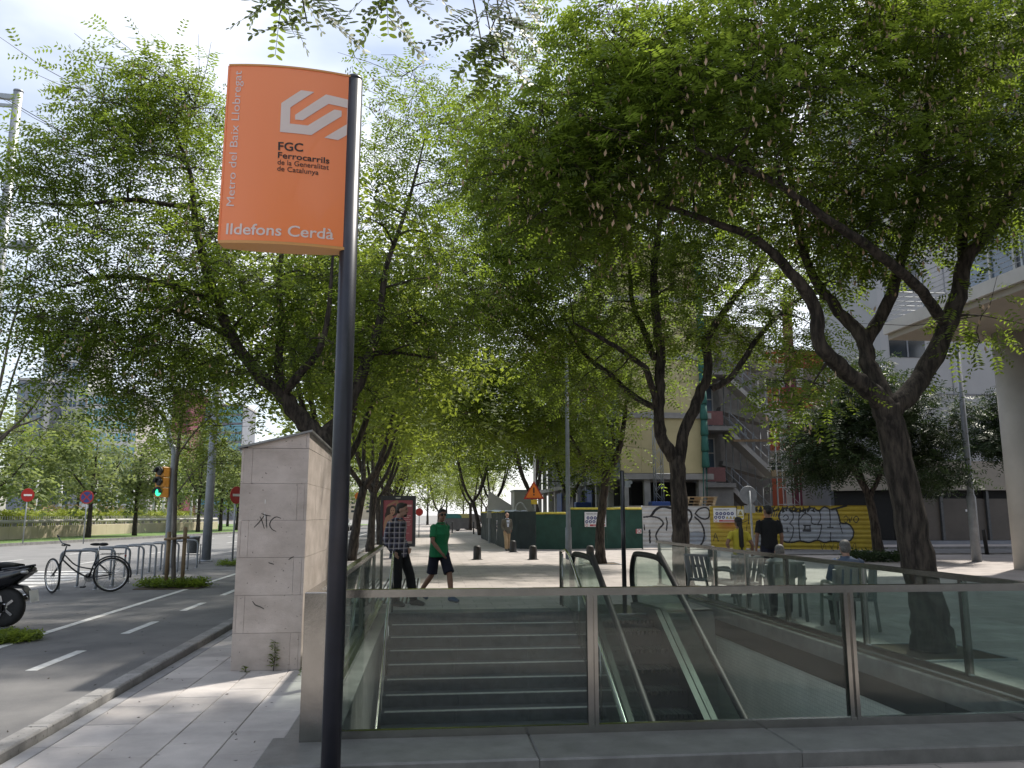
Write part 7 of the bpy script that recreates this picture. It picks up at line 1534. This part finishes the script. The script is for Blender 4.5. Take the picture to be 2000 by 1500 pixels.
# man in green walking
pp = G(856, 1176)
person('man in green polo shirt, navy shorts and sunglasses walking past the stairs', (pp.x, pp.y + .1, 0), R(38),
  dict(pel=(0, 0, .94), chest=(0, -.03, 1.29), sh=(0, -.03, 1.42), neck=(0, -.05, 1.50), head=(0, -.08, 1.635), shL=(.20, .02, 1.41), shR=(-.20, -.07, 1.41), elL=(.27, .12, 1.15), elR=(-.27, -.14, 1.14), wrL=(.25, .06, .93), wrR=(-.18, -.30, .93), hiL=(.09, -.02, .91), hiR=(-.09, .02, .91), knL=(.09, -.22, .52), knR=(-.09, .10, .50), anL=(.08, -.30, .09), anR=(-.08, .42, .20), toL=(.09, -.49, .04), toR=(-.08, .30, .04), look=(-.35, -1, .0)),
  1.70, 'skin_tan', 'cloth_green', 'cloth_navy', 'shoe_blue', dict(m='hair_black', glasses=True), sleeve=.36, legs=.47, topz=.02, hem=.10, bulk=1.22)
# man in blazer far off
pp = G(990, 1076)
person('man in brown blazer and khaki trousers walking along the dark fence', (pp.x, pp.y, 0), R(15),
  dict(elL=(.25, .08, 1.14), elR=(-.26, -.02, 1.14), wrL=(.22, .02, .95), wrR=(-.17, -.12, .93), knL=(.10, .06, .50), knR=(-.10, -.16, .51), anL=(.10, .10, .09), anR=(-.12, -.22, .09), toL=(.12, -.08, .03), toR=(-.14, -.41, .05), look=(.35, -1, -.05)),
  1.68, 'skin_light', 'cloth_shirt', 'cloth_khaki', 'shoe_dark', dict(m='hair_grey', style='bald'), sleeve=.9, vox=.014, jacket='cloth_blazer', bulk=1.05)
# woman with ponytail, seen from behind
pp = G(1446, 1172)
person('woman in yellow top with a long dark ponytail, seen from behind', (pp.x + .15, pp.y + .3, 0), R(176),
  dict(shL=(.17, 0, 1.40), shR=(-.17, 0, 1.40), elR=(-.27, .06, 1.15), wrR=(-.30, -.10, .92), elL=(.30, .08, 1.17), wrL=(.20, -.12, 1.08), knL=(.09, -.14, .50), knR=(-.09, .10, .50), anL=(.09, -.18, .08), anR=(-.09, .28, .12), toR=(-.10, .12, .03), toL=(.10, -.37, .03), look=(.1, -1, 0)),
  1.55, 'skin_tan', 'cloth_yellow', 'cloth_grey', 'shoe_dark', dict(m='hair_black', style='tail'), sleeve=.30, topz=.004, hem=.02, bulk=.92)
# man in black from behind
pp = AY(1508, 1165, 16.2)
person('man in black t-shirt and dark trousers seen from behind before the yellow fence', (pp.x, 16.2, 0), R(172),
  dict(elL=(.25, .03, 1.13), elR=(-.25, .03, 1.13), knL=(.10, .04, .50), knR=(-.10, -.08, .50), anL=(.10, .12, .08), anR=(-.10, -.10, .08), toR=(-.11, -.29, .03), look=(.5, -1, 0)),
  1.79, 'skin_tan', 'cloth_black', 'cloth_navy', 'shoe_dark', dict(m='hair_black'), sleeve=.38, topz=.014, hem=.06)
SIT = dict(pel=(0, 0, .55), waist=(0, .02, .70), chest=(0, -.02, .90), sh=(0, -.05, 1.02), neck=(0, -.08, 1.10), head=(0, -.12, 1.23), shL=(.19, -.05, 1.01), shR=(-.19, -.05, 1.01), elL=(.26, -.12, .76), elR=(-.26, -.12, .76), wrL=(.14, -.34, .68), wrR=(-.14, -.34, .68), hiL=(.10, -.02, .53), hiR=(-.10, -.02, .53), knL=(.13, -.44, .52), knR=(-.13, -.44, .52), anL=(.12, -.42, .08), anR=(-.12, -.36, .08), toL=(.13, -.61, .03), toR=(-.13, -.55, .03), look=(0, -1, -.1))
a = Vector((6.02, 11.15, 0)); chair('pale park chair under the seated man in the blue jacket', a.x, a.y + .06, R(170))
person('grey haired man in blue jacket sitting with his back to the railing', a, R(170), SIT, 1.60, 'skin_light', 'cloth_denim', 'cloth_navy', 'shoe_dark', dict(m='hair_grey', style='grey'), sleeve=1.0, topz=.03, hem=.02, bulk=1.1)
q = AY(1528, 1085, 12.3); chair('pale park chair under the second seated man, farther along the railing', q.x, 12.36, R(165))
person('second grey haired man sitting bent forward, only his hair above the rail', (q.x, 12.3, 0), R(165), {**SIT, 'chest': (0, -.10, .86), 'sh': (0, -.16, .96), 'neck': (0, -.21, 1.02), 'head': (0, -.28, 1.12), 'shL': (.19, -.16, .95), 'shR': (-.19, -.16, .95), 'elL': (.25, -.28, .72), 'elR': (-.25, -.28, .72), 'look': (0, -1, -.3)}, 1.58, 'skin_light', 'cloth_grey', 'cloth_navy', 'shoe_dark', dict(m='hair_grey', style='grey'), sleeve=1.0, topz=.03, hem=.02)
q = AY(1352, 1165, 14.6); chair('empty pale park chair near the far end of the glass railing', q.x + .35, 14.6, R(120))
q = AY(1420, 1165, 13.8); chair('empty pale park chair in front of the woman in yellow', q.x + .2, 13.8, R(200))
